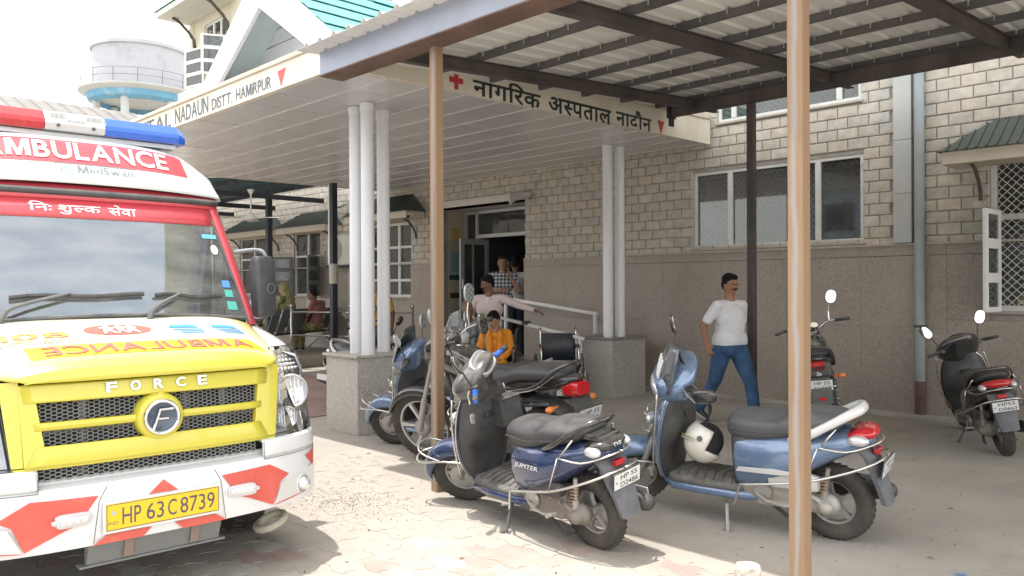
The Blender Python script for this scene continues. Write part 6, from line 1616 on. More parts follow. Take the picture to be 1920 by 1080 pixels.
        g = MB(); g.loft([sring(x, 0, 0, ry, rz_, 2.6, 24) for x, ry, rz_ in ((-.0065, .044, .068), (-.009, .044, .068))]); obj('mirror_glass', g, mirg, mi, M=Mm, auto=40)
    # ---- crash guards
    if guards:
        for s in (1, -1):
            g = MB(); g.tube([(-.02, s * .17, .215), (-.10, s * .225, .225), (-.13, s * .235, .26), (-.17, s * .24, .37), (-.22, s * .245, .385), (-.60, s * .245, .455), (-.88, s * .20, .54), (-1.02, s * .12, .59), (-1.05, 0, .60)], .0085, 7, smooth=3); obj('side_guard', g, crash, T, smooth=True, M=RM)
            g = MB(); g.tube([(-.60, s * .245, .455), (-.66, s * .235, .58), (-.70, s * .215, .68)], .005, 6); g.tube([(-.70, s * .215, .68), (-.86, s * .17, .655), (-1.00, s * .09, .69), (-1.03, 0, .70)], .0065, 6, smooth=3)
            g.tube([(-.72, s * .21, .69), (-.80, s * .16, .79)], .0065, 6); obj('tail_guard', g, crash, T, smooth=True, M=RM)
            g = MB(); g.tube([(.42 + dx, s * .185, .30), (.38 + dx, s * .225, .50), (.345 + dx, s * .235, .70), (.33 + dx, s * .215, .84)], .007, 6, smooth=3); obj('leg_guard', g, crash, T, smooth=True)
        g = MB(); g.tube([(.42, -.19, .62), (.50, -.15, .63), (.535, 0, .635), (.50, .15, .63), (.42, .19, .62)], .006, 6, smooth=4); g.tube([(.42, -.20, .74), (.47, -.16, .76), (.50, 0, .76), (.47, .16, .76), (.42, .20, .74)], .006, 6, smooth=4); g.tube([(.53, .06, .635), (.49, .06, .76)], .005, 5); g.tube([(.53, -.06, .635), (.49, -.06, .76)], .005, 5); obj('front_guard', g, crash, T, M=D, smooth=True)
        g = MB(); g.tube([(.45, .10, .33), (.70, .11, .40), (.90, .08, .40), (.945, 0, .41), (.90, -.08, .40), (.70, -.11, .40), (.45, -.10, .33)], .0075, 7, smooth=4); g.tube([(.72, .11, .40), (.86, .09, .48), (.90, 0, .50), (.86, -.09, .48), (.72, -.11, .40)], .0065, 6, smooth=4); obj('mudguard_guard', g, crash, T, M=F, smooth=True)
    return T

def motorcycle(label, pos, rotz, lean=9, steer=18, paint=bgloss, seat=seatb, scale=1.0, p1='HP 55', p2='A 1746', wb=1.36, cruiser=False, group='motorcycles parked at the hospital', mirrors=(1, -1), mirror_m=None, indic=orange):
    M0 = Matrix.Translation((*pos, 0)) @ Matrix.Rotation(R(rotz), 4, 'Z') @ Matrix.Rotation(R(-lean), 4, 'X') @ Matrix.Scale(scale, 4)
    T = thing('motorcycle', label, 'motorcycle', M=M0, group=group)
    xf, xr = wb * .54, -wb * .46; rr_ = .30
    a = Vector((-.454, 0, .891)); piv = Vector((xf - .03, 0, rr_))
    MS = Matrix.Translation(piv) @ Matrix.Rotation(R(steer), 4, a) @ Matrix.Translation(-piv)
    rm = mat('alloy_bright', (.56, .56, .55), .35, .6, dust=.5)
    wheel(T, xf, rr_, .080, MS, 6, .74, rm, 'front_wheel'); wheel(T, xr, rr_ + .005, .12 if cruiser else .092, None, 5, .72, rm if not cruiser else bplast, 'rear_wheel')
    arc_shell(T, 'front_mudguard', paint, xf, rr_, [(20, .325, .045, .02), (45, .335, .056, .045), (80, .335, .058, .05), (120, .332, .056, .045), (150, .328, .048, .03)], MS, 10)
    g = MB()
    for s in (1, -1):
        g.tube([(xf, s * .082, rr_), (xf - .12, s * .082, rr_ + .26)], [.024, .024], 10); g.tube([(xf - .12, s * .082, rr_ + .26), (xf - .30, s * .082, rr_ + .60)], [.017, .017], 10)
    g.lathe([(0, -.07), (.05, -.07), (.07, -.05), (.07, .05), (.05, .07), (0, .07)], 24, M=Matrix.Translation((xf, 0, rr_))); obj('fork', g, mat('fork_grey', (.5, .5, .5)), T, M=MS, auto=50)
    # frame, engine
    g = MB(); g.cap((.10, 0, .33), (-.20, 0, .33), .13, .11, fl=.9); g.cap((.12, 0, .40), (.22, 0, .58), .085, .085); g.ell((-.02, .11, .31), (.13, .05, .10)); g.ell((-.02, -.11, .31), (.13, .05, .10)); blob('engine', g, engl if not cruiser else engm, T, .012, 2)
    g = MB()
    for k in range(7): g.box((.09 + k * .010 - .07, -.095, .42 + k * .024), (.09 + k * .010 + .10, .095, .428 + k * .024))
    tag(obj('cooling_fins', g, engl if not cruiser else engm, T), kind='stuff')
    g = MB()
    for s in (1, -1):
        g.tube([(.42, 0, .80), (.30, s * .06, .60), (.28, s * .08, .28), (.0, s * .11, .20), (-.25, s * .11, .26), (-.30, s * .10, .55), (.30, 0, .78)], .014, 7, smooth=3)
        g.tube([(-.25, s * .10, .28), (xr, s * .09, rr_)], .018, 8); g.tube([(-.28, s * .12, .60), (-.80, s * .10, .66)], .012, 7)
    obj('frame', g, bplast, T, smooth=True)
    # tank
    xloft(T, 'fuel_tank', paint, [(.42, .84, .05, .04), (.38, .86, .11, .09), (.22, .87, .145, .115), (.05, .84, .14, .105), (-.08, .80, .10, .07), (-.12, .78, .06, .04)], 2.4)
    g = MB(); g.lathe([(0, .985), (.035, .985), (.04, .975), (.04, .96)], 20, axis='z', M=Matrix.Translation((.2, 0, 0))); obj('fuel_cap', g, chrome, T, smooth=True)
    # seat: long, stepped up at the back
    sr = [(.0, .79, .06, .02), (-.02, .795, .10, .045), (-.12, .79, .125, .055), (-.28, .785, .14, .055), (-.42, .80, .145, .058), (-.55, .835, .145, .055), (-.75, .85, .14, .05), (-.86, .855, .115, .04), (-.90, .855, .07, .02)]
    if cruiser: sr = [(.0, .77, .07, .02), (-.03, .77, .13, .05), (-.16, .745, .17, .06), (-.34, .745, .175, .06), (-.42, .80, .15, .06), (-.58, .85, .15, .055), (-.78, .865, .14, .05), (-.86, .865, .09, .03)]
    so = xloft(T, 'seat', seat, sr, 3.0, top=2.5)
    # side covers, tail cowl
    for s in (1, -1):
        g = MB(); g.loft([sring(x, s * .115, z, .022, hz, 3, 18) for x, z, hz in crom_rows([(.02, .62, .04), (-.04, .61, .085), (-.2, .61, .095), (-.34, .63, .075), (-.46, .66, .035)], 4)]); sc_ = obj('side_cover', g, paint, T, smooth=True)
        g = MB(); g.prism([(-.02, .60), (-.36, .645), (-.40, .665), (-.10, .665), (-.02, .64)], s * .136, s * .140, 'y'); obj('silver_flash', g, silverb, sc_)
        if not cruiser: lettering('side_script', fit_box(text_geo('Splendor', 1, .01, .35), -.12, .12, -.018, .018), ink3, lambda x, z: (-.20 - s * x, s * .1412, .645 + z), sc_)
    xloft(T, 'tail_cowl', paint, [(-.38, .74, .115, .03), (-.55, .765, .125, .045), (-.78, .79, .115, .045), (-.93, .815, .08, .035), (-1.0, .83, .04, .015)], 2.8)
    for s in (1, -1):
        g = MB(); g.tube([(-.40, s * .150, .715), (-.62, s * .155, .75), (-.78, s * .15, .80), (-.90, s * .12, .89), (-.955, s * .05, .925), (-.96, 0, .928)], .013, 8, smooth=4); obj('grab_rail', g, bgloss if not cruiser else bplast, T, smooth=True)
        g = MB(); g.tube([(-.36, s * .160, .70), (-.60, s * .166, .735), (-.76, s * .160, .775), (-.90, s * .13, .86)], .004, 6, smooth=4); obj('chrome_strip', g, crash, T)
    g = MB(); g.loft([sring(x, 0, z, hw, hz, 4, 20) for x, z, hw, hz in ((-.90, .76, .07, .045), (-.98, .765, .068, .05), (-1.02, .765, .055, .04))]); obj('tail_lamp', g, taill, T, auto=50)
    arc_shell(T, 'rear_mudguard', bplast, xr, rr_, [(60, .40, .07, .03), (100, .375, .075, .035), (135, .37, .075, .035), (165, .38, .075, .03), (188, .40, .075, .03)], None, 10)
    g = MB(); g.loft([[(x, -.085, z), (x, .085, z), (x - .012, .085, z), (x - .012, -.085, z)] for x, z in ((-.97, .71), (-1.03, .60), (-1.07, .44))]); obj('plate_flap', g, bplast, T)
    Mp = Matrix.Translation((-1.056, 0, .60)) @ Matrix.Rotation(R(-20), 4, 'Y') @ Matrix(((0, 0, -1, 0), (-1, 0, 0, 0), (0, 1, 0, 0), (0, 0, 0, 1)))
    plate(T, Mp, p1, p2)
    if cruiser:
        g = MB(); g.box((-1.088, -.03, .475), (-1.075, .03, .50)); obj('reflector', g, taill, T)
        g = MB(); g.box((-1.02, -.11, .66), (-.90, .11, .80)); bx_ = obj('rear_panel', g, bplast, T, bevel=.03, seg=3)
        lettering('rear_script', fit_box(text_geo('Om', 1, .02), -.02, .02, -.018, .018), mat('script_white', (.75, .75, .75)), lambda x, z: (-1.021, -x, .70 + z), bx_)
    for s in (1, -1):
        g = MB(); g.tube([(-.88, s * .10, .66), (-.90, s * .16, .66)], .008, 6); g.ell((-.90, s * .19, .66), (.025, .035, .022)); obj('rear_indicator', g, indic, T, smooth=True)
        g = MB(); h_ = [(xr + .03 + .08 * k / 60 * 1.0 + .026 * math.cos(k * .62), s * .135 + .026 * math.sin(k * .62), .36 + .22 * k / 60) for k in range(61)]; g.tube(h_, .005, 5); obj('shock_spring', g, chrome, T)
        g = MB(); g.tube([(xr + .01, s * .135, rr_), (xr + .13, s * .135, .66)], .014, 8); obj('shock_absorber', g, bplast, T)
    g = MB(); g.tube([(.22, -.05, .40), (.27, -.11, .25), (.10, -.15, .18), (-.30, -.15, .20)], .02, 8, smooth=4); g.cap((-.35, -.155, .215), (-.90, -.165, .30), .045, .055); obj('exhaust', g, chrome if not cruiser else mat('exhaust_dark', (.09, .09, .09), .4, .5, dust=.5), T, smooth=True)
    g = MB(); g.lathe([(.02, -.01), (.035, -.012), (.05, 0), (.05, .02)], 20, axis='x', M=Matrix.Translation((-.965, -.165, .305)) @ Matrix.Rotation(R(180), 4, 'Z')); obj('exhaust_tip', g, silverp, T, smooth=True)
    g = MB(); g.tube([(-.05, .13, .24), (-.02, .26, .26 * math.tan(R(lean)) + .005)], .011, 7); obj('side_stand', g, bplast, T)
    # headlamp, bars, mirrors
    g = MB(); g.loft([sring(x, 0, z, ry, rz_, 2.5, 28) for x, z, ry, rz_ in crom_rows([(.28, .99, .06, .04), (.34, .98, .10, .075), (.44, .96, .115, .095), (.52, .94, .10, .08), (.55, .93, .07, .05)], 3)]); obj('headlamp_cowl', g, paint, T, M=MS, smooth=True)
    g = MB(); g.ell((.53, 0, .93), (.035, .085, .065)); obj('headlight', g, clear, T, M=MS, smooth=True)
    g = MB()
    for s in (1, -1): g.lathe([(0, 0), (.042, 0), (.045, -.03), (.03, -.04)], 20, axis='z', M=Matrix.Translation((.30, s * .048, 1.065)) @ Matrix.Rotation(R(-35), 4, 'Y'))
    obj('instrument_dials', g, chrome, T, M=MS, auto=50)
    hz_ = 1.03 + (.04 if cruiser else 0)
    for s in (1, -1):
        hb = bpy.data.objects.new('handlebar', None); COL.objects.link(hb); hb.parent = T; hb.matrix_local = MS
        g = MB(); g.tube([(.34, 0, 1.0), (.32, s * .08, 1.0), (.28, s * .18, hz_), (.18, s * .36, hz_ - .01)], .011, 8, smooth=4); obj('bar', g, chrome, hb, smooth=True)
        g = MB(); g.tube([(.238, s * .25, hz_), (.17, s * .375, hz_ - .01)], .018, 10); obj('grip', g, bplast, hb, smooth=True)
        g = MB(); g.tube([(.29, s * .20, hz_), (.285, s * .27, hz_), (.23, s * .37, hz_ - .02)], .006, 6); obj('lever', g, alloy, hb)
    for s in mirrors:
        mi = bpy.data.objects.new('mirror', None); COL.objects.link(mi); mi.parent = T; mi.matrix_local = MS
        g = MB(); g.tube([(.27, s * .20, hz_), (.275, s * .215, hz_ + .10), (.255, s * .25, hz_ + .20)], .006, 6, smooth=3); obj('stem', g, chrome, mi)
        Mm = Matrix.Translation((.25, s * .27, hz_ + .245)) @ Matrix.Rotation(s * R(10), 4, 'Z') @ Matrix.Rotation(s * R(-20), 4, 'X')
        g = MB(); g.loft([sring(x, 0, 0, ry, rz_, 2.4, 24) for x, ry, rz_ in ((-.006, .055, .072), (.0, .058, .075), (.014, .050, .066), (.024, .028, .04))]); obj('shell', g, mirror_m or bgloss, mi, M=Mm, smooth=True)
        g = MB(); g.loft([sring(x, 0, 0, .051, .068, 2.4, 24) for x in (-.0065, -.009)]); obj('mirror_glass', g, mirg, mi, M=Mm, auto=40)
    return T

def at(front, rotz, off):
    """origin from the ground point of an axle"""
    return (front[0] - math.cos(R(rotz)) * off, front[1] - math.sin(R(rotz)) * off)
S1 = scooter('dark blue scooter with blue grips and plate D2486, nearest the camera', at((-2.88, 3.52), 174, -.62), 174, 11, 36, dblue, seatb, 'a', p1='HP 55', p2='D2486', grips=bluegrip, brand='JUPITER')
S2 = scooter('light blue scooter with smoked windscreen and white grab rail, white helmet hanging at its footwell', at((-2.02, 4.62), 186.5, -.63), 186.5, 9, 36, lblue, seatg, 'b', p1='HP 55', p2='C 7148', rail=whitep, visor='dark', scale=1.0, mirrors=(-1, 2))
S3 = scooter('light blue scooter with silver mirror parked beside the front granite pedestal', at((-6.20, 4.50), 189, .68), 189, 9, 18, lblue, seatg, 'b', p2='B 4410', rail=whitep, visor='dark', mirror_m=silverb)
M1 = motorcycle('black motorcycle with bright alloy wheels and red tail lamp, parked behind the dark blue scooter', at((-5.33, 4.26), 176.5, .81), 176.5, 8, 24, bgloss, seatb, mirror_m=silverb, p2='A 1546', scale=1.06, wb=1.44)
S5 = scooter('white scooter with pale windscreen, parked behind the black motorcycle', (-6.02, 5.55), 192, 8, 15, whitep, seatb, 'w', p2='A 9021', rail=silverb, guards=False, visor='white', mirror_m=silverb)
S6 = scooter('black scooter behind the white columns with plate D1277', (-10.6, 7.35), 163, 8, 10, bgloss, seatb, 'b', p2='D1277', rail=silverb, guards=False)
S7 = scooter('grey scooter with pale grab rail half hidden behind the front pedestal', (-8.55, 5.70), -4, 8, 5, bplast, seatg, 'c', p2='E 3308', rail=whitep, guards=True)
M2 = motorcycle('black cruiser motorcycle by the granite wall with plate D1607', at((-3.28, 7.30), 117, -.60), 117, 7, 14, bgloss, seatb, cruiser=True, p2='D1607', mirrors=(-1,))
S8 = scooter('black scooter with steel tail guard and plate D0663 near the shuttered window', at((-1.95, 7.88), 119, -.64), 119, 11, 14, bgloss, seatb, 'c', p1='HP55', p2='D0663', guards=True)
M3 = motorcycle('dark motorcycle by the waiting bench, mostly hidden by the ambulance', (-13.2, 6.6), 160, 6, 10, bplast, seatb, p2='A 2210')

# open face helmet hanging from the light blue scooter
HM = thing('helmet', 'white open face helmet with black lining hanging on the light blue scooter', 'helmet', (-2.76, 4.40, .50), 0)
g = MB(); n = 28
prof = []
for k in range(15):
    a_ = R(-38 + 128 * k / 14); prof.append((.132 * math.cos(a_), .140 * math.sin(a_)))
rr2 = []
g.lathe([(max(r_, .001), z_) for r_, z_ in prof], 40, axis='z')
hm_w = mat('helmet_white', (.70, .68, .60), .25, coat=.7, dust=.2)
bm = bmesh.new()
V = [bm.verts.new(p) for p in g.v]
for f in g.f:
    try: bm.faces.new([V[i] for i in f])
    except Exception: pass
bmesh.ops.remove_doubles(bm, verts=bm.verts, dist=1e-4)
dele = [f for f in bm.faces if (lambda c: c.x > .02 and c.z < .035 and abs(math.atan2(c.y, c.x)) < R(62))(f.calc_center_median())]
bmesh.ops.delete(bm, geom=dele, context='FACES')
me = bpy.data.meshes.new('shell'); bm.to_mesh(me); bm.free(); me.polygons.foreach_set('use_smooth', [True] * len(me.polygons))
MH = Matrix.Rotation(R(-150), 4, 'X') @ Matrix.Rotation(R(20), 4, 'Z')
zd = Vector((-.35, -.25, -.80)).normalized(); xd = Vector((.62, .25, .45)); xd = (xd - zd * xd.dot(zd)).normalized(); yd = zd.cross(xd)
MH = Matrix(((xd.x, yd.x, zd.x, 0), (xd.y, yd.y, zd.y, 0), (xd.z, yd.z, zd.z, 0), (0, 0, 0, 1)))
HMs = obj('shell', me, hm_w, HM, M=MH, solid=.018)
g = MB(); g.ell((0, 0, .0), (.112, .112, .118), 24, 14); obj('lining', g, mat('helmet_lining', (.02, .02, .022), .9), HM, M=MH, smooth=True)
g = MB(); g.lathe([(0, .0), (.018, 0), (.018, -.006)], 16, M=MH @ Matrix.Translation((0, .136, -.01))); g.lathe([(0, 0), (.018, 0), (.018, .006)], 16, M=MH @ Matrix.Translation((0, -.136, -.01))); obj('hinge_button', g, mat('hinge_grey', (.12, .12, .12), .4), HM)
for q, c in ((0, (.55, .30, .10)), (1, (.12, .38, .18)), (2, (.6, .6, .6))):
    g = MB(); g.tube([MH @ Vector((.150 * math.cos(R(t)) * math.cos(R(-12 - 5 * q)), .150 * math.sin(R(t)), .150 * math.cos(R(t)) * math.sin(R(-12 - 5 * q)) * .9)) for t in range(100, 170, 7)], .003, 5); obj('painted_line', g, mat('helmet_line_%d' % q, c, .5), HM)
g = MB(); g.tube([(0, .0, .12), (.03, .02, .20), (-.01, .03, .27)], .008, 6, smooth=3); g.tube([(0, -.06, .05), (.05, -.04, .14), (0, .03, .26)], .006, 6, smooth=3); obj('strap', g, mat('black_strap', (.02, .02, .02), .8), HM)
# ================================================================== PEOPLE (x forward, y to their left, z up)
SKIN = {k: mat('skin_' + k, c, .55, var=.08, vscale=6, spec=.35) for k, c in (('brown', (.30, .155, .095)), ('deep', (.19, .10, .065)), ('light', (.38, .21, .14)))}
hairb = mat('black_hair', (.009, .008, .008), .75, bump=.6, bscale=160, spec=.2)
hairg = mat('greying_hair', (.10, .09, .085), .7, bump=.5, bscale=200)
denim = mat('blue_denim', (.045, .10, .21), .9, var=.35, vscale=7, bump=.3, bscale=200, stain=.5, staincol=(.10, .19, .33), sscale=4)
denl = mat('pale_denim', (.22, .32, .44), .9, var=.2, vscale=7)
cwhite = mat('white_cotton', (.70, .70, .72), .85, var=.03, bump=.9, bscale=9)
cpink = mat('pale_pink_cotton', (.62, .52, .51), .85, var=.05, bump=.9, bscale=10)
cdark = mat('dark_trousers', (.025, .028, .04), .85, var=.1)
corange = mat('orange_cotton', (.72, .27, .025), .85, var=.15, vscale=12, bump=.9, bscale=12)
cyellow = mat('mustard_saree', (.55, .34, .02), .8, var=.2, vscale=10)
colive = mat('olive_print', (.17, .16, .07), .85, var=.5, vscale=22, speck=40, speckcol=(.30, .28, .14))
cgrey = mat('grey_shawl', (.22, .24, .26), .9, var=.15, vscale=10)
cmaroon = mat('maroon_cloth', (.22, .09, .08), .9, var=.3, vscale=14)
shoe = mat('dark_shoe', (.03, .035, .05), .6); sole = mat('pale_sole', (.45, .45, .45), .7)
def plaid():
    m = bpy.data.materials.new('plaid_shirt'); m.use_nodes = True; nt = m.node_tree; p = nt.nodes['Principled BSDF']; L = nt.links.new; p.inputs['Roughness'].default_value = .9
    tc = nt.nodes.new('ShaderNodeTexCoord'); sx = nt.nodes.new('ShaderNodeSeparateXYZ'); L(tc.outputs['Object'], sx.inputs[0]); outs = []
    for ax in (1, 2):
        a = nt.nodes.new('ShaderNodeMath'); a.operation = 'MULTIPLY'; L(sx.outputs[ax], a.inputs[0]); a.inputs[1].default_value = 105
        b = nt.nodes.new('ShaderNodeMath'); b.operation = 'SINE'; L(a.outputs[0], b.inputs[0]); c = nt.nodes.new('ShaderNodeMapRange'); c.inputs[1].default_value = .0; c.inputs[2].default_value = .5; L(b.outputs[0], c.inputs[0]); outs.append(c.outputs[0])
    ad = nt.nodes.new('ShaderNodeMath'); ad.operation = 'ADD'; L(outs[0], ad.inputs[0]); L(outs[1], ad.inputs[1]); h = nt.nodes.new('ShaderNodeMath'); h.operation = 'MULTIPLY'; L(ad.outputs[0], h.inputs[0]); h.inputs[1].default_value = .5
    r = nt.nodes.new('ShaderNodeMix'); r.data_type = 'RGBA'; L(h.outputs[0], r.inputs[0]); r.inputs[6].default_value = (.025, .035, .07, 1); r.inputs[7].default_value = (.55, .58, .62, 1); L(r.outputs[2], p.inputs['Base Color']); return m
cplaid = plaid()

def V3(*a): return Vector(a)
def hand_geo(g, wrist, dirv, palm_n, s=1.0, curl=.5, side=1):
    """palm, four unequal bent fingers and a thumb leaving the side of the palm"""
    d = Vector(dirv).normalized(); n = Vector(palm_n); n = (n - d * n.dot(d)).normalized(); t = d.cross(n).normalized() * side
    w = Vector(wrist); pc = w + d * .045 * s
    for q in (-.027, -.009, .009, .027): g.cap(w + t * q * .6 * s + d * .01 * s, w + t * q * s + d * .085 * s, .014 * s, .0115 * s, 8)
    for q, L in ((-.029, .062), (-.010, .073), (.010, .079), (.029, .070)):
        a = w + t * q * s + d * .088 * s; b = a + (d * math.cos(curl * .5) + n * math.sin(curl * .5)) * L * .45 * s
        c = b + (d * math.cos(curl * 1.3) + n * math.sin(curl * 1.3)) * L * .32 * s; e = c + (d * math.cos(curl * 2) + n * math.sin(curl * 2)) * L * .26 * s
        g.cap(a, b, .0092 * s, .0086 * s, 7); g.cap(b, c, .0086 * s, .0078 * s, 7); g.cap(c, e, .0078 * s, .0066 * s, 7)
    a = w + t * .026 * s + d * .028 * s; b = a + (t * .75 + d * .65 + n * .3).normalized() * .036 * s; c = b + (t * .25 + d * .9 + n * .4).normalized() * .030 * s
    g.cap(a, b, .013 * s, .0105 * s, 8); g.cap(b, c, .0105 * s, .0085 * s, 8)

def head_geo(g, H, s=1.0):
    """H: matrix at the base of the skull, x to the front; returns nothing"""
    def C(p, r): g.ell((0, 0, 0), (1, 1, 1), 16, 11, H @ Matrix.Translation(Vector(p) * s) @ Matrix.Diagonal((r[0] * s, r[1] * s, r[2] * s, 1)))
    C((-.008, 0, .135), (.094, .076, .098)); C((.022, 0, .085), (.070, .062, .085)); C((.040, 0, .040), (.048, .046, .042)); C((.062, 0, .016), (.026, .028, .020))
    for y in (1, -1):
        C((.052, y * .034, .078), (.030, .026, .028)); C((.0, y * .052, .06), (.045, .018, .05)); C((-.006, y * .078, .092), (.016, .010, .030)); C((-.010, y * .084, .105), (.012, .007, .016))
        C((.072, y * .030, .118), (.018, .026, .008))
    g.cap(H @ (V3(.088, 0, .118) * s), H @ (V3(.106, 0, .082) * s), .0095 * s, .0135 * s, 8); C((.094, .011, .080), (.011, .009, .008)); C((.094, -.011, .080), (.011, .009, .008))
    C((.084, 0, .056), (.012, .024, .0065)); C((.082, 0, .045), (.012, .020, .007))

def face_bits(parent, H, s, hair, moustache=False, hairstyle='short', m_hair=None):
    for y in (1, -1):
        g = MB(); g.ell((0, 0, 0), (1, 1, 1), 12, 8, H @ Matrix.Translation(V3(.081, y * .031, .100) * s) @ Matrix.Diagonal((.0085 * s, .0135 * s, .0068 * s, 1)))
        e = obj('eye', g, mat('eye_white', (.45, .42, .40), .3), parent, smooth=True)
        g = MB(); g.ell((0, 0, 0), (1, 1, 1), 10, 6, H @ Matrix.Translation(V3(.0872, y * .031, .100) * s) @ Matrix.Diagonal((.0035 * s, .0062 * s, .0062 * s, 1))); obj('iris', g, mat('eye_dark', (.02, .012, .01), .2), e, smooth=True)
        g = MB(); g.tube([H @ (V3(.089, y * .014, .116) * s), H @ (V3(.091, y * .030, .122) * s), H @ (V3(.078, y * .050, .117) * s)], [.003 * s, .005 * s, .002 * s], 6, smooth=3); obj('eyebrow', g, hair, parent)
    g = MB(); g.tube([H @ (V3(.086, -.022, .0505) * s), H @ (V3(.0965, 0, .0515) * s), H @ (V3(.086, .022, .0505) * s)], .0026 * s, 6, smooth=3); obj('lips', g, mat('lip', (.22, .09, .075), .5), parent)
    if moustache:
        g = MB(); g.tube([H @ (V3(.080, -.036, .056) * s), H @ (V3(.092, -.022, .064) * s), H @ (V3(.101, 0, .068) * s), H @ (V3(.092, .022, .064) * s), H @ (V3(.080, .036, .056) * s)], [.004 * s, .009 * s, .010 * s, .009 * s, .004 * s], 8, smooth=3); obj('moustache', g, m_hair or hairb, parent, smooth=True)
    if hairstyle:
        g = MB()
        def C(p, r): g.ell((0, 0, 0), (1, 1, 1), 16, 11, H @ Matrix.Translation(Vector(p) * s) @ Matrix.Diagonal((r[0] * s, r[1] * s, r[2] * s, 1)))
        if hairstyle in ('short', 'tied', 'long'):
            C((-.020, 0, .160), (.096, .083, .084)); C((.030, 0, .195), (.060, .062, .038)); C((-.050, 0, .105), (.062, .076, .075))
            for y in (1, -1): C((-.012, y * .070, .125), (.030, .014, .035))
        if hairstyle == 'tied': C((-.105, 0, .095), (.045, .045, .045)); C((.028, 0, .180), (.072, .068, .045))
        if hairstyle == 'receding': C((-.035, 0, .148), (.088, .082, .086)); C((-.050, 0, .100), (.060, .078, .060))
        blob('hair', g, hair, parent, .009 * s, 2)

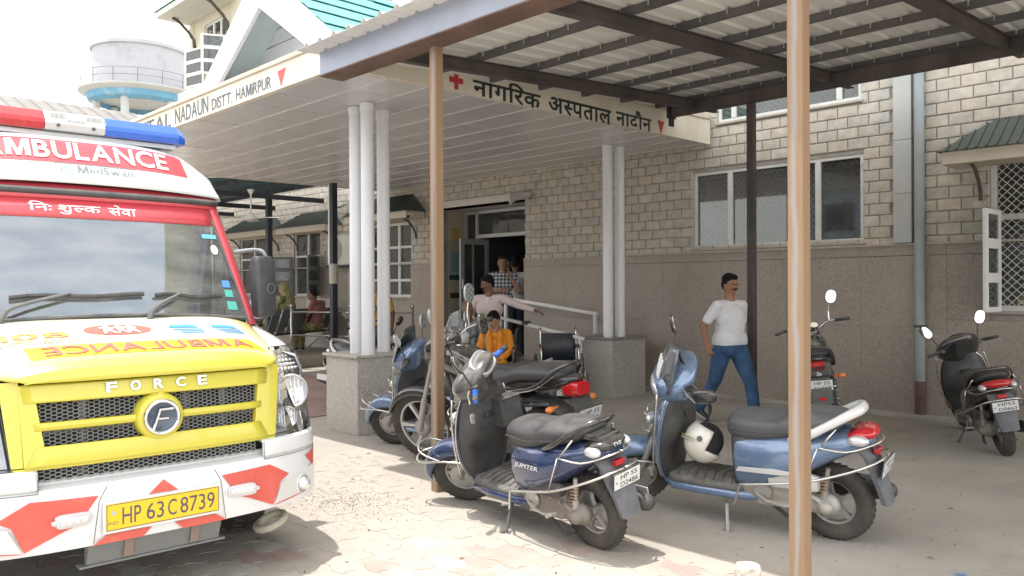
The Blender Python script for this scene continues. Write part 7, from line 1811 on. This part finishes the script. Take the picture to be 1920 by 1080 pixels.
def person(label, pos, rotz, J, skin='brown', hair=hairb, shirt=None, trousers=None, moustache=False, hairstyle='short', sleeve='short', girth=1.0, skirt=None, shoes=True, hands='curl', vox=.0095, head=(0, 0), scale=1.0, z=0, group=None, drape=None, tuck=True, long_top=None):
    """J: joints by name in metres; missing right-hand joints mirror the left"""
    T = thing('person', label, 'person', (pos[0], pos[1], z), R(rotz), group); T.scale = (scale,) * 3
    j = {}
    for k, v in J.items():
        if not k.startswith('curl'): j[k] = Vector(v)
    for k in ('sh', 'el', 'wr', 'hip', 'kn', 'an', 'toe'):
        for sd, o in (('r', 'l'), ('l', 'r')):
            if k + '_' + sd not in j and k + '_' + o in j: q = j[k + '_' + o]; j[k + '_' + sd] = Vector((q.x, -q.y, q.z))
    pel, che, nk = j['pelvis'], j['chest'], j['neck']; gi = girth
    up = (nk - pel).normalized()
    sk = SKIN[skin]
    yaw, pit = head
    H = Matrix.Translation(nk + Vector((.0, 0, .055))) @ Matrix.Rotation(R(yaw), 4, 'Z') @ Matrix.Rotation(R(pit), 4, 'Y')
    lat = (j['sh_l'] - j['sh_r']).normalized()
    # continuous body
    g = MB()
    head_geo(g, H); g.cap(nk - up * .05, nk + V3(.006, 0, .09), .062, .055, 12)
    g.cap(pel - lat * .06, pel + lat * .06, .115, .115, 14); g.cap(pel, che, .105 * gi, .115 * gi, 14, fl=.8, side=lat)
    g.cap(che - lat * .06, che + lat * .06, .108, .108, 14); g.cap(j['sh_l'] - lat * .05, j['sh_r'] + lat * .05, .055, .060, 12); g.cap(che + up * .05, nk - up * .03, .10, .06, 12)
    for s in 'lr':
        g.cap(j['sh_' + s], j['el_' + s], .052, .040, 12); g.cap(j['el_' + s], j['wr_' + s], .041, .026, 12)
        d = (j['wr_' + s] - j['el_' + s]).normalized(); pn = Vector(J.get('palm_' + s, (0, -1 if s == 'l' else 1, 0))); hd = Vector(J.get('hand_' + s, d))
        hand_geo(g, j['wr_' + s], hd, pn, 1.0, J.get('curl_' + s, .55), 1 if s == 'r' else -1)
        g.cap(j['hip_' + s], j['kn_' + s], .088 * min(gi, 1.1), .058, 12); g.cap(j['kn_' + s], j['an_' + s], .056, .038, 12)
        g.cap(j['an_' + s] + V3(-.02, 0, -.03), j['toe_' + s], .036, .026, 10)
    blob('body', g, sk, T, vox, 3)
    face_bits(T, H, 1.0, hair, moustache, hairstyle)
    if shirt:
        g = MB()
        g.cap(pel + up * .09, che, .140 * gi, .145 * gi, 16, fl=.86, side=lat); g.cap(pel - lat * .055 * gi + up * (.07 if tuck else .05), pel + lat * .055 * gi + up * (.07 if tuck else .05), .122 * gi, .122 * gi, 14)
        g.cap(che - lat * .065, che + lat * .065, .136, .136, 14); g.cap(j['sh_l'] - lat * .045, j['sh_r'] + lat * .045, .070, .070, 12); g.cap(che + up * .05, nk - up * .075, .115, .078, 12)
        for s in 'lr':
            a, b, c = j['sh_' + s], j['el_' + s], j['wr_' + s]
            if sleeve == 'short': g.cap(a, a.lerp(b, .66), .064, .059, 12)
            elif sleeve == 'rolled': g.cap(a, b, .070, .058, 12); g.cap(b, b.lerp(c, .45), .058, .052, 12)
            else: g.cap(a, b, .068, .055, 12); g.cap(b, b.lerp(c, .88), .054, .040, 12)
        if long_top: 
            for s in 'lr': g.cap(j['hip_' + s], j['hip_' + s].lerp(j['kn_' + s], long_top), .12, .11, 12)
        so = blob('shirt', g, shirt, T, vox, 4)
        g = MB(); fwd = lat.cross(Vector((0, 0, 1))) * -1
        if fwd.x < 0 and False: fwd = -fwd
        c0 = nk - up * .035
        ring = [c0 + V3(math.cos(a) * .062 + .008, 0, 0) + lat * math.sin(a) * .066 + up * (-.020 * math.cos(a)) for a in [R(40 + 280 * k / 12) for k in range(13)]]
        g.tube(ring, [.010, .013, .013, .010], 6, smooth=2, flat=1.7); obj('collar', g, shirt, so, smooth=True)
    if trousers:
        g = MB(); g.cap(pel - lat * .055 * gi, pel + lat * .055 * gi, .116 * gi, .116 * gi, 14)
        for s in 'lr': g.cap(j['hip_' + s], j['kn_' + s], .106 * min(gi, 1.12), .078, 14); g.cap(j['kn_' + s], j['an_' + s] + V3(0, 0, .015), .076, .064, 12)
        blob('trousers', g, trousers, T, vox, 3)
    if skirt:
        g = MB(); k0 = (j['kn_l'] + j['kn_r']) / 2; a0 = (j['an_l'] + j['an_r']) / 2
        g.cap(pel - lat * .06, pel + lat * .06, .14, .14, 14)
        for s in 'lr': g.cap(j['hip_' + s], j['kn_' + s], .125, .105, 14); g.cap(j['kn_' + s], j['an_' + s] + V3(0, 0, .04), .108, .115, 14)
        g.cap(k0, a0 + V3(0, 0, .06), .10, .12, 12); blob('skirt', g, skirt, T, .014, 5)
    if drape == 'head':                                     # cloth over head and shoulders
        g = MB()
        def C(p, r): g.ell((0, 0, 0), (1, 1, 1), 16, 11, H @ Matrix.Translation(Vector(p)) @ Matrix.Diagonal((*r, 1)))
        C((-.030, 0, .145), (.105, .098, .105)); C((-.055, 0, .07), (.080, .100, .11)); g.cap(nk + V3(-.06, 0, .05), che + V3(-.10, 0, .0), .10, .13, 12); g.cap(j['sh_l'] + V3(-.02, 0, .0), j['sh_r'] + V3(-.02, 0, .0), .085, .085, 12)
        blob('head_scarf', g, skirt or shirt, T, .012, 3)
    if drape == 'scarf':
        g = MB()
        for s in (1, -1): g.tube([nk + V3(-.04, s * .07, -.01), nk + V3(.06, s * .085, -.05), che + V3(.135, s * .075, .0), pel + V3(.15, s * .07, .12)], [.030, .038, .045, .040], 8, smooth=4)
        g.tube([nk + V3(-.04, .07, -.01), nk + V3(-.075, 0, .0), nk + V3(-.04, -.07, -.01)], .03, 8, smooth=3); obj('scarf', g, shirt, T, smooth=True)
    if shoes:
        for s in 'lr':
            a, t = j['an_' + s], j['toe_' + s]; g = MB(); g.cap(a + V3(-.03, 0, -.035), t + (t - a).normalized() * .01, .045, .036, 12, fl=.85); g.cap(a + V3(0, 0, .01), a + V3(0, 0, -.03), .045, .045, 10); so = blob('shoe', g, shoe if shoes is True else shoes, T, .009, 2)
            dn = Vector((0, 0, -1)); g = MB(); q = [a + V3(-.06, 0, -.068), t + V3(.035, 0, -.024)]
            g.loft([[q[0].lerp(q[1], f) + V3(0, y * w, 0) + V3(0, 0, zz) for y, zz in ((-1, 0), (1, 0), (1, .016), (-1, .016))] for f, w in ((0, .028), (.2, .036), (.7, .044), (.95, .036), (1.05, .02))]); obj('sole', g, sole, so, bevel=.003)
    return T

stand = dict(pelvis=(0, 0, .93), chest=(.01, 0, 1.22), neck=(.0, 0, 1.43), sh_l=(0, .185, 1.37), hip_l=(0, .09, .90), kn_l=(.01, .10, .49), an_l=(-.02, .11, .08), toe_l=(.13, .13, .035), el_l=(-.02, .26, 1.10), wr_l=(.04, .27, .85))
# man striding past the shed post, head turned a little to the camera
walk = dict(pelvis=(0, 0, .91), chest=(.01, 0, 1.21), neck=(.0, 0, 1.44), sh_l=(-.03, .205, 1.36), sh_r=(.03, -.205, 1.36), hip_l=(.01, .095, .88), hip_r=(-.01, -.095, .88),
            kn_l=(.22, .11, .50), an_l=(.30, .11, .09), toe_l=(.45, .13, .045), kn_r=(-.13, -.11, .50), an_r=(-.40, -.11, .15), toe_r=(-.27, -.12, .045),
            el_r=(-.09, -.31, 1.12), wr_r=(.06, -.37, .93), el_l=(-.13, .28, 1.09), wr_l=(-.10, .29, .85), palm_r=(-.3, 1, -.3), curl_r=1.0)
WM = person('man in white polo shirt and blue jeans walking past the dark shed post', (-4.50, 7.66), -20, walk, 'brown', hairb, cwhite, denim, True, 'short', 'short', 1.27, head=(5, 6), vox=.009, shoes=shoe, tuck=False, scale=.93)
g = MB(); g.tube([(-.145 + .0, -.005, 0), (-.145, .005, 0)], .004, 5)
g = MB(); g.box((.172, .10, 1.245), (.180, .135, 1.258)); obj('chest_badge', g, mat('black_mark', (.02, .02, .02), .6), WM)
g = MB(); g.tube([(.05 + .03 * math.cos(k), -.37 + .03 * math.sin(k), .945) for k in range(6)], .004, 5, closed=True); obj('bracelet', g, mat('red_thread', (.35, .12, .05), .6), WM)
# man in pale pink shirt leaning on the ramp rail
lean = dict(pelvis=(-.02, 0, .93), chest=(.02, .0, 1.21), neck=(.03, 0, 1.43), sh_l=(.0, .19, 1.37), sh_r=(.03, -.19, 1.36), hip_l=(0, .09, .90), kn_l=(.02, .11, .49), an_l=(-.02, .13, .08), toe_l=(.13, .15, .035),
            el_l=(.0, .44, 1.27), wr_l=(.03, .68, 1.20), hand_l=(.1, 1, -.25), palm_l=(0, 0, -1), el_r=(-.13, -.36, 1.12), wr_r=(.0, -.19, .95), hand_r=(.3, .6, -.6), palm_r=(1, 0, 0))
person('moustached man in pale pink shirt resting one arm on the white rail', (-8.26, 7.66), -62, lean, 'deep', hairb, cpink, denl, True, 'short', 'long', 1.0, scale=.96, head=(-48, 18))
phone_pose = dict(stand, el_l=(.10, .27, 1.12), wr_l=(.13, .12, 1.38), hand_l=(-.2, -.15, 1), palm_l=(-.2, -1, 0), curl_l=1.1, el_r=(.03, -.27, 1.10), wr_r=(.20, -.02, 1.12), hand_r=(.1, 1, .1), palm_r=(-1, 0, 0))
PM_ = person('man in blue checked shirt talking on a phone in the doorway', (-9.72, 9.30), -48, phone_pose, 'brown', hairb, cplaid, cdark, False, 'short', 'short', 1.0, z=.30, head=(6, 8))
g = MB(); g.box((-.004, -.035, -.07), (.004, .035, .07), Matrix.Translation((.07, .105, 1.55)) @ Matrix.Rotation(R(80), 4, 'Z')); tag(obj('phone', g, bgloss, loc=(-9.72, 9.30, .30), rot=(0, 0, R(-48)), bevel=.003), 'dark mobile phone held to the ear of the man in the checked shirt', 'phone')
person('man in white shirt seen from behind in the doorway', (-9.92, 9.80), 128, stand, 'deep', hairb, cwhite, cdark, False, 'short', 'short', .98, z=.30, tuck=False)
# seated figures
sit = dict(pelvis=(0, 0, .56), chest=(-.03, 0, .86), neck=(.0, 0, 1.06), sh_l=(-.02, .17, 1.0), hip_l=(.03, .09, .54), kn_l=(.43, .11, .52), an_l=(.46, .11, .10), toe_l=(.60, .13, .06), el_l=(.06, .24, .76), wr_l=(.28, .10, .64), hand_l=(1, -.4, -.1), palm_l=(0, 0, -1))
person('woman in orange dress sitting in the occupied wheelchair, looking down', (-7.50, 7.05), -52, dict(sit, neck=(.05, 0, 1.05)), 'light', hairb, corange, corange, False, 'tied', 'long', .95, scale=.88, drape='scarf', head=(-25, 24), long_top=.8)
person('elderly person in grey shawl sitting behind the white scooter, looking up', (-8.20, 7.20), -40, sit, 'deep', hairg, cgrey, cmaroon, False, 'receding', 'long', .95, scale=.97, drape='scarf', head=(25, -14))
BN = 'people waiting on the bench'
person('man in pale blue shirt on the waiting bench, nearest the ambulance', (-15.55, 7.95), 195, dict(sit, el_l=(.16, .24, .80), wr_l=(.42, .16, .72)), 'deep', hairb, mat('pale_blue_cotton', (.50, .58, .70), .85), cdark, False, 'short', 'long', 1.0, z=.26, head=(10, 8), group=BN, vox=.014)
person('woman in olive headscarf sitting in the middle of the waiting bench', (-15.15, 8.25), 205, sit, 'light', hairb, colive, None, False, None, 'long', 1.0, z=.24, drape='head', skirt=colive, group=BN, vox=.014, head=(10, 15), shoes=False)
person('balding person in maroon wrap at the right end of the waiting bench', (-14.55, 8.65), 205, dict(sit, neck=(.06, 0, 1.02)), 'deep', hairb, cmaroon, colive, False, 'receding', 'short', 1.0, z=.16, group=BN, vox=.014, head=(20, 25))
person('woman in mustard yellow saree seen between the white columns', (-11.35, 7.95), -60, stand, 'deep', hairg, cyellow, None, False, 'tied', 'short', 1.0, skirt=cyellow, scale=.93, head=(-10, 0), shoes=False, drape='scarf', vox=.012)
# ================================================================== WHEELCHAIRS, BENCH, RAILS, SMALL THINGS
wcb = mat('wheelchair_vinyl', (.018, .026, .040), .45, dust=.3); chr2 = mat('wheelchair_chrome', (.72, .72, .70), .2, .9)
def wheelchair(label, pos, rotz, dark=False):
    T = thing('wheelchair', label, 'wheelchair', (*pos, 0), R(rotz), 'wheelchairs by the ramp'); fr = bplast if dark else chr2
    for s in (1, -1):
        w = bpy.data.objects.new('large_wheel', None); COL.objects.link(w); w.parent = T; w.location = (-.10, s * .30, .30)
        g = MB(); g.lathe([(.285, -.014), (.298, -.008), (.302, 0), (.298, .008), (.285, .014)], 40, close=True); obj('tyre', g, rubber, w, smooth=True)
        g = MB(); g.lathe([(.262, s * .022), (.268, s * .028), (.274, s * .022), (.268, s * .016)], 40, close=True); obj('push_rim', g, chr2, w, smooth=True)
        g = MB()
        for k in range(20): g.tube([(0, 0, 0), (.285 * math.cos(k * .314), 0, .285 * math.sin(k * .314))], .0018, 4)
        g.lathe([(0, -.03), (.025, -.03), (.025, .03), (0, .03)], 14); tag(obj('spokes', g, chr2, w), kind='stuff')
        g = MB(); g.lathe([(.05, -.014), (.085, -.018), (.088, 0), (.085, .018), (.05, .014)], 24, close=True, M=Matrix.Translation((.34, s * .23, .088))); g.tube([(.34, s * .23, .09), (.32, s * .23, .2)], .01, 6); obj('caster', g, rubber, T, auto=40)
        g = MB(); g.tube([(-.16, s * .235, .12), (-.19, s * .235, .50), (-.21, s * .235, .86), (-.25, s * .235, .91), (-.33, s * .235, .91)], .012, 8, smooth=3); g.tube([(.24, s * .235, .20), (.25, s * .235, .46), (.30, s * .235, .44), (.36, s * .22, .16)], .012, 8); g.tube([(-.18, s * .235, .46), (.27, s * .235, .46)], .012, 8); g.tube([(-.17, s * .235, .22), (.25, s * .235, .22)], .011, 8)
        obj('side_frame', g, fr, T, smooth=True)
        g = MB(); g.tube([(-.20, s * .24, .68), (.10, s * .24, .69), (.16, s * .24, .64), (.17, s * .24, .48)], .011, 8, smooth=3); obj('arm_tube', g, fr, T, smooth=True)
        g = MB(); g.box((-.16, s * .24 - .025, .695), (.10, s * .24 + .025, .72)); obj('armrest', g, bplast, T, bevel=.01)
        g = MB(); g.tube([(-.27, s * .235, .912), (-.36, s * .235, .912)], .018, 8); obj('push_handle', g, bplast, T, smooth=True)
        g = MB(); g.box((.33, s * .12 - .08, .12), (.48, s * .12 + .08, .13), Matrix.Identity(4)); obj('footplate', g, bplast, T, bevel=.004)
        if dark:
            g = MB(); g.box((-.16, s * .222, .47), (.14, s * .228, .68)); sp = obj('skirt_guard', g, wcb, T, bevel=.01)
            g = MB(); g.lathe([(0, 0), (.028, 0), (.03, -.004)], 20, M=Matrix.Translation((-.02, s * .232, .58))); obj('round_emblem', g, mat('emblem_grey', (.5, .52, .55), .4), sp)
    g = MB(); g.grid(lambda u, v: (-.20 - .02 * v + .03 * math.cos(u * 1.5) * -1 + .03, u * .225, .50 + v * .36), [-1 + k / 5 for k in range(11)], [0, .5, 1]); obj('backrest', g, wcb, T, smooth=True, solid=.012)
    g = MB(); g.grid(lambda u, v: (-.18 + .42 * v, u * .225, .47 - .012 * math.cos(u * 1.5)), [-1 + k / 5 for k in range(11)], [0, .5, 1]); obj('seat', g, wcb, T, smooth=True, solid=.012)
    return T
wheelchair('empty wheelchair with dark blue seat and chrome frame beside the rear pedestal', (-7.05, 7.76), -44)
wheelchair('black framed wheelchair in which the woman in orange sits', (-7.50, 7.05), -52, True)
wheelchair('dark wheelchair of the elderly person behind the white scooter', (-8.15, 7.05), -40, True)
# white ramp rails
RL = thing('ramp_rail', 'white metal ramp rail sloping down to the rear column pedestal', 'rail', (0, 0, 0), group='white rails of the entrance ramp')
rail_m = mat('rail_white', (.72, .72, .70), .4, dust=.2, stain=.3, staincol=(.3, .25, .22), sscale=9)
g = MB(); g.box((-.024, -.024, 0), (.024, .024, 1.93), Matrix.Translation((-9.30, 8.95, 1.30)) @ Matrix.Rotation(math.atan2(1.86, -.21), 4, 'Y')); obj('top_bar', g, rail_m, RL, bevel=.006)
for a_, b_ in (((-7.455, 8.93, .80), (-7.41, 8.975, 1.10)), ((-9.31, 8.93, .25), (-9.265, 8.975, 1.29))):
    g = MB(); g.box(a_, b_); obj('rail_post', g, rail_m, RL, bevel=.005)
RL2 = thing('ramp_rail', 'nearer white ramp rail with black clips behind the wheelchairs', 'rail', (0, 0, 0), group='white rails of the entrance ramp')
g = MB(); g.box((-.022, -.022, 0), (.022, .022, 1.80), Matrix.Translation((-8.65, 8.05, 1.06)) @ Matrix.Rotation(math.atan2(1.77, -.27), 4, 'Y')); obj('top_bar', g, rail_m, RL2, bevel=.006)
for x, z in ((-8.62, 1.05), (-6.94, .80)):
    g = MB(); g.box((x - .02, 8.03, 0), (x + .02, 8.07, z)); obj('rail_post', g, rail_m, RL2, bevel=.005)
g = MB(); g.box((-8.0, 8.02, .945), (-7.88, 8.08, 1.0)); obj('black_clip', g, bplast, RL2)
g = MB(); g.prism([(-9.35, .30), (-9.35, 0), (-7.3, 0)], 8.1, 9.4, 'y'); tag(obj('ramp', g, granite), kind='structure')
g = MB(); g.box((-.30, -.012, 0), (.30, .012, .62)); tag(obj('board', g, mat('beige_board', (.50, .44, .36), .8, var=.05), loc=(-7.86, 8.62, .22), rot=(R(-8), R(6), 0), bevel=.004), 'plain beige board leaning behind the empty wheelchair', 'board')
# waiting area
g = MB(); g.box((-22.4, 6.95, 0), (-13.3, W - .04, .17)); tag(obj('waiting_floor', g, granite), kind='structure')
BE = thing('waiting_bench', 'grey perforated steel waiting bench with slanted chrome legs', 'bench', (-14.95, 8.35, .17), R(205))
stl = mat('bench_steel', (.20, .22, .26), .4, .5)
for k in range(4):
    y = -.9 + k * .6
    g = MB(); g.grid(lambda u, v: (-.22 + .46 * v, y + u * .27, .43 - .02 * math.sin(v * 3.14) + .0), [-1, 0, 1], [k2 / 5 for k2 in range(6)]); obj('seat', g, stl, BE, solid=.008)
    g = MB(); g.grid(lambda u, v: (-.23 - .16 * v, y + u * .27, .45 + .44 * v), [-1, 0, 1], [0, .5, 1]); obj('backrest', g, stl, BE, solid=.008)
    g = MB(); g.tube([(.20, y - .29, .45), (.18, y - .29, .60), (-.20, y - .29, .64)], .012, 6, smooth=3); obj('armrest', g, chr2, BE)
for y in (-.9, .9):
    g = MB(); g.tube([(-.40, y, .90), (-.22, y, .42), (-.05, y, .30), (.28, y, .02)], .018, 8, smooth=2); g.tube([(-.10, y, .33), (-.34, y, .02)], .018, 8); obj('leg', g, chr2, BE, smooth=True)
g = MB(); g.box((-.04, -1.2, .36), (.04, 1.2, .40)); obj('beam', g, bplast, BE)
SR = thing('steel_railing', 'stainless steel railing in front of the waiting bench', 'railing', (0, 0, 0))
ss = mat('stainless', (.48, .48, .48), .25, .9)
for x, y in ((-13.25, 7.35), (-12.1, 7.85), (-10.95, 8.35)):
    g = MB(); g.tube([(x, y, 0), (x, y, 1.12)], .022, 10); g.ell((x, y, 1.15), (.032, .032, .032)); obj('post', g, ss, SR, smooth=True)
for z in (1.04, .62):
    g = MB(); g.tube([(-13.25, 7.35, z), (-10.95, 8.35, z)], .016, 8); obj('rail', g, ss, SR, smooth=True)
# broken block of stone and scraps at the front
g = MB(); rr_ = random.Random(5)
bm = bmesh.new(); bmesh.ops.create_icosphere(bm, subdivisions=3, radius=1)
for v in bm.verts:
    c = v.co; k = max(abs(c.x), abs(c.y), abs(c.z)) ** .75; v.co = Vector((c.x / k * .062, c.y / k * .055, c.z / k * .05)) * (1 + rr_.uniform(-.05, .05)) + Vector((0, 0, .045))
me = bpy.data.meshes.new('stone'); bm.to_mesh(me); bm.free()
tag(obj('stone', me, mat('plaster_lump', (.56, .52, .45), .95, bump=.5, bscale=40, var=.1), loc=(-2.03, 3.62, 0), rot=(0, 0, .5)), 'pale broken lump of plaster lying on the ground by the nearest post', 'stone')
g = MB(); g.add([(0, 0, .004), (.05, .01, .006), (.055, .035, .012), (.01, .03, .005)], [(0, 1, 2, 3)]); tag(obj('paper_scrap', g, mat('blue_scrap', (.12, .28, .5), .6), loc=(-1.35, 4.45, 0), solid=.001), 'tiny blue scrap of wrapper on the ground behind the light blue scooter', 'litter')
# ================================================================== BEHIND THE CAMERA: what the panes and the paintwork mirror
leafm = mat('tree_leaf', (.045, .085, .025), .7, var=.4, vscale=3); barkm = mat('bark', (.12, .09, .07), .9, bump=.5)
def tree(label, x, y, h, s):
    T = thing('tree', label, 'tree', (x, y, 0), group='trees across the yard'); r = random.Random(s)
    g = MB(); g.tube([(0, 0, 0), (.1, .05, h * .25), (0, .1, h * .5), (.1, 0, h * .75)], [.22, .17, .12, .05], 8, smooth=3)
    tips = []
    for k in range(7):
        a = r.uniform(0, 6.28); z0 = h * r.uniform(.3, .55); L = h * r.uniform(.2, .33); e = (math.cos(a) * L, math.sin(a) * L, z0 + L * .8); g.tube([(.04, .05, z0), (e[0] * .5, e[1] * .5, z0 + L * .3), e], [.08, .05, .02], 6); tips.append(e)
    obj('trunk', g, barkm, T)
    g = MB(); tips += [(0, 0, h * .85), (.3, -.3, h * .7), (-.4, .2, h * .72)]
    for k in range(4200):
        c = r.choice(tips); q = Vector((r.gauss(0, 1), r.gauss(0, 1), r.gauss(0, .8))) * h * .085 + Vector(c); d = Vector((r.uniform(-1, 1), r.uniform(-1, 1), r.uniform(-.6, .6))).normalized() * .11; w = d.orthogonal().normalized() * .06
        g.add([q - d, q + w, q + d, q - w], [(0, 1, 2, 3)])
    tag(obj('crown', g, leafm, T, norm=False), kind='stuff')
for i, (x, y, h) in enumerate(((-9, -13.5, 6.5), (-4.5, -15, 7.5), (.5, -14, 6.2), (6, -15, 7.2))):
    tree(('round leafy tree across the yard, leftmost of the row', 'tallest leafy tree across the yard behind the camera', 'small leafy tree across the yard, third in the row', 'leafy tree at the right end of the row across the yard')[i], x, y, h, i)
OB = thing('opposite_block', 'two storey pale blue block facing the hospital from across the yard', 'building', (-2, -22, 0))
g = MB(); g.box((-18, -6, 0), (16, 0, 6.6)); obj('wall', g, mat('pale_blue_wall', (.36, .44, .52), .85, var=.05, vscale=.5), OB)
g = MB(); g.box((-18.5, -6.5, 6.6), (16.5, .6, 6.9)); obj('roof', g, mat('roof_limewash', (.6, .58, .54)), OB)
for k in range(9):
    for z in (1.2, 4.3):
        g = MB(); g.box((-16.5 + k * 3.7, .005, z), (-15 + k * 3.7, .05, z + 1.4)); obj('window', g, mat('opposite_window', (.05, .06, .07), .2), OB)
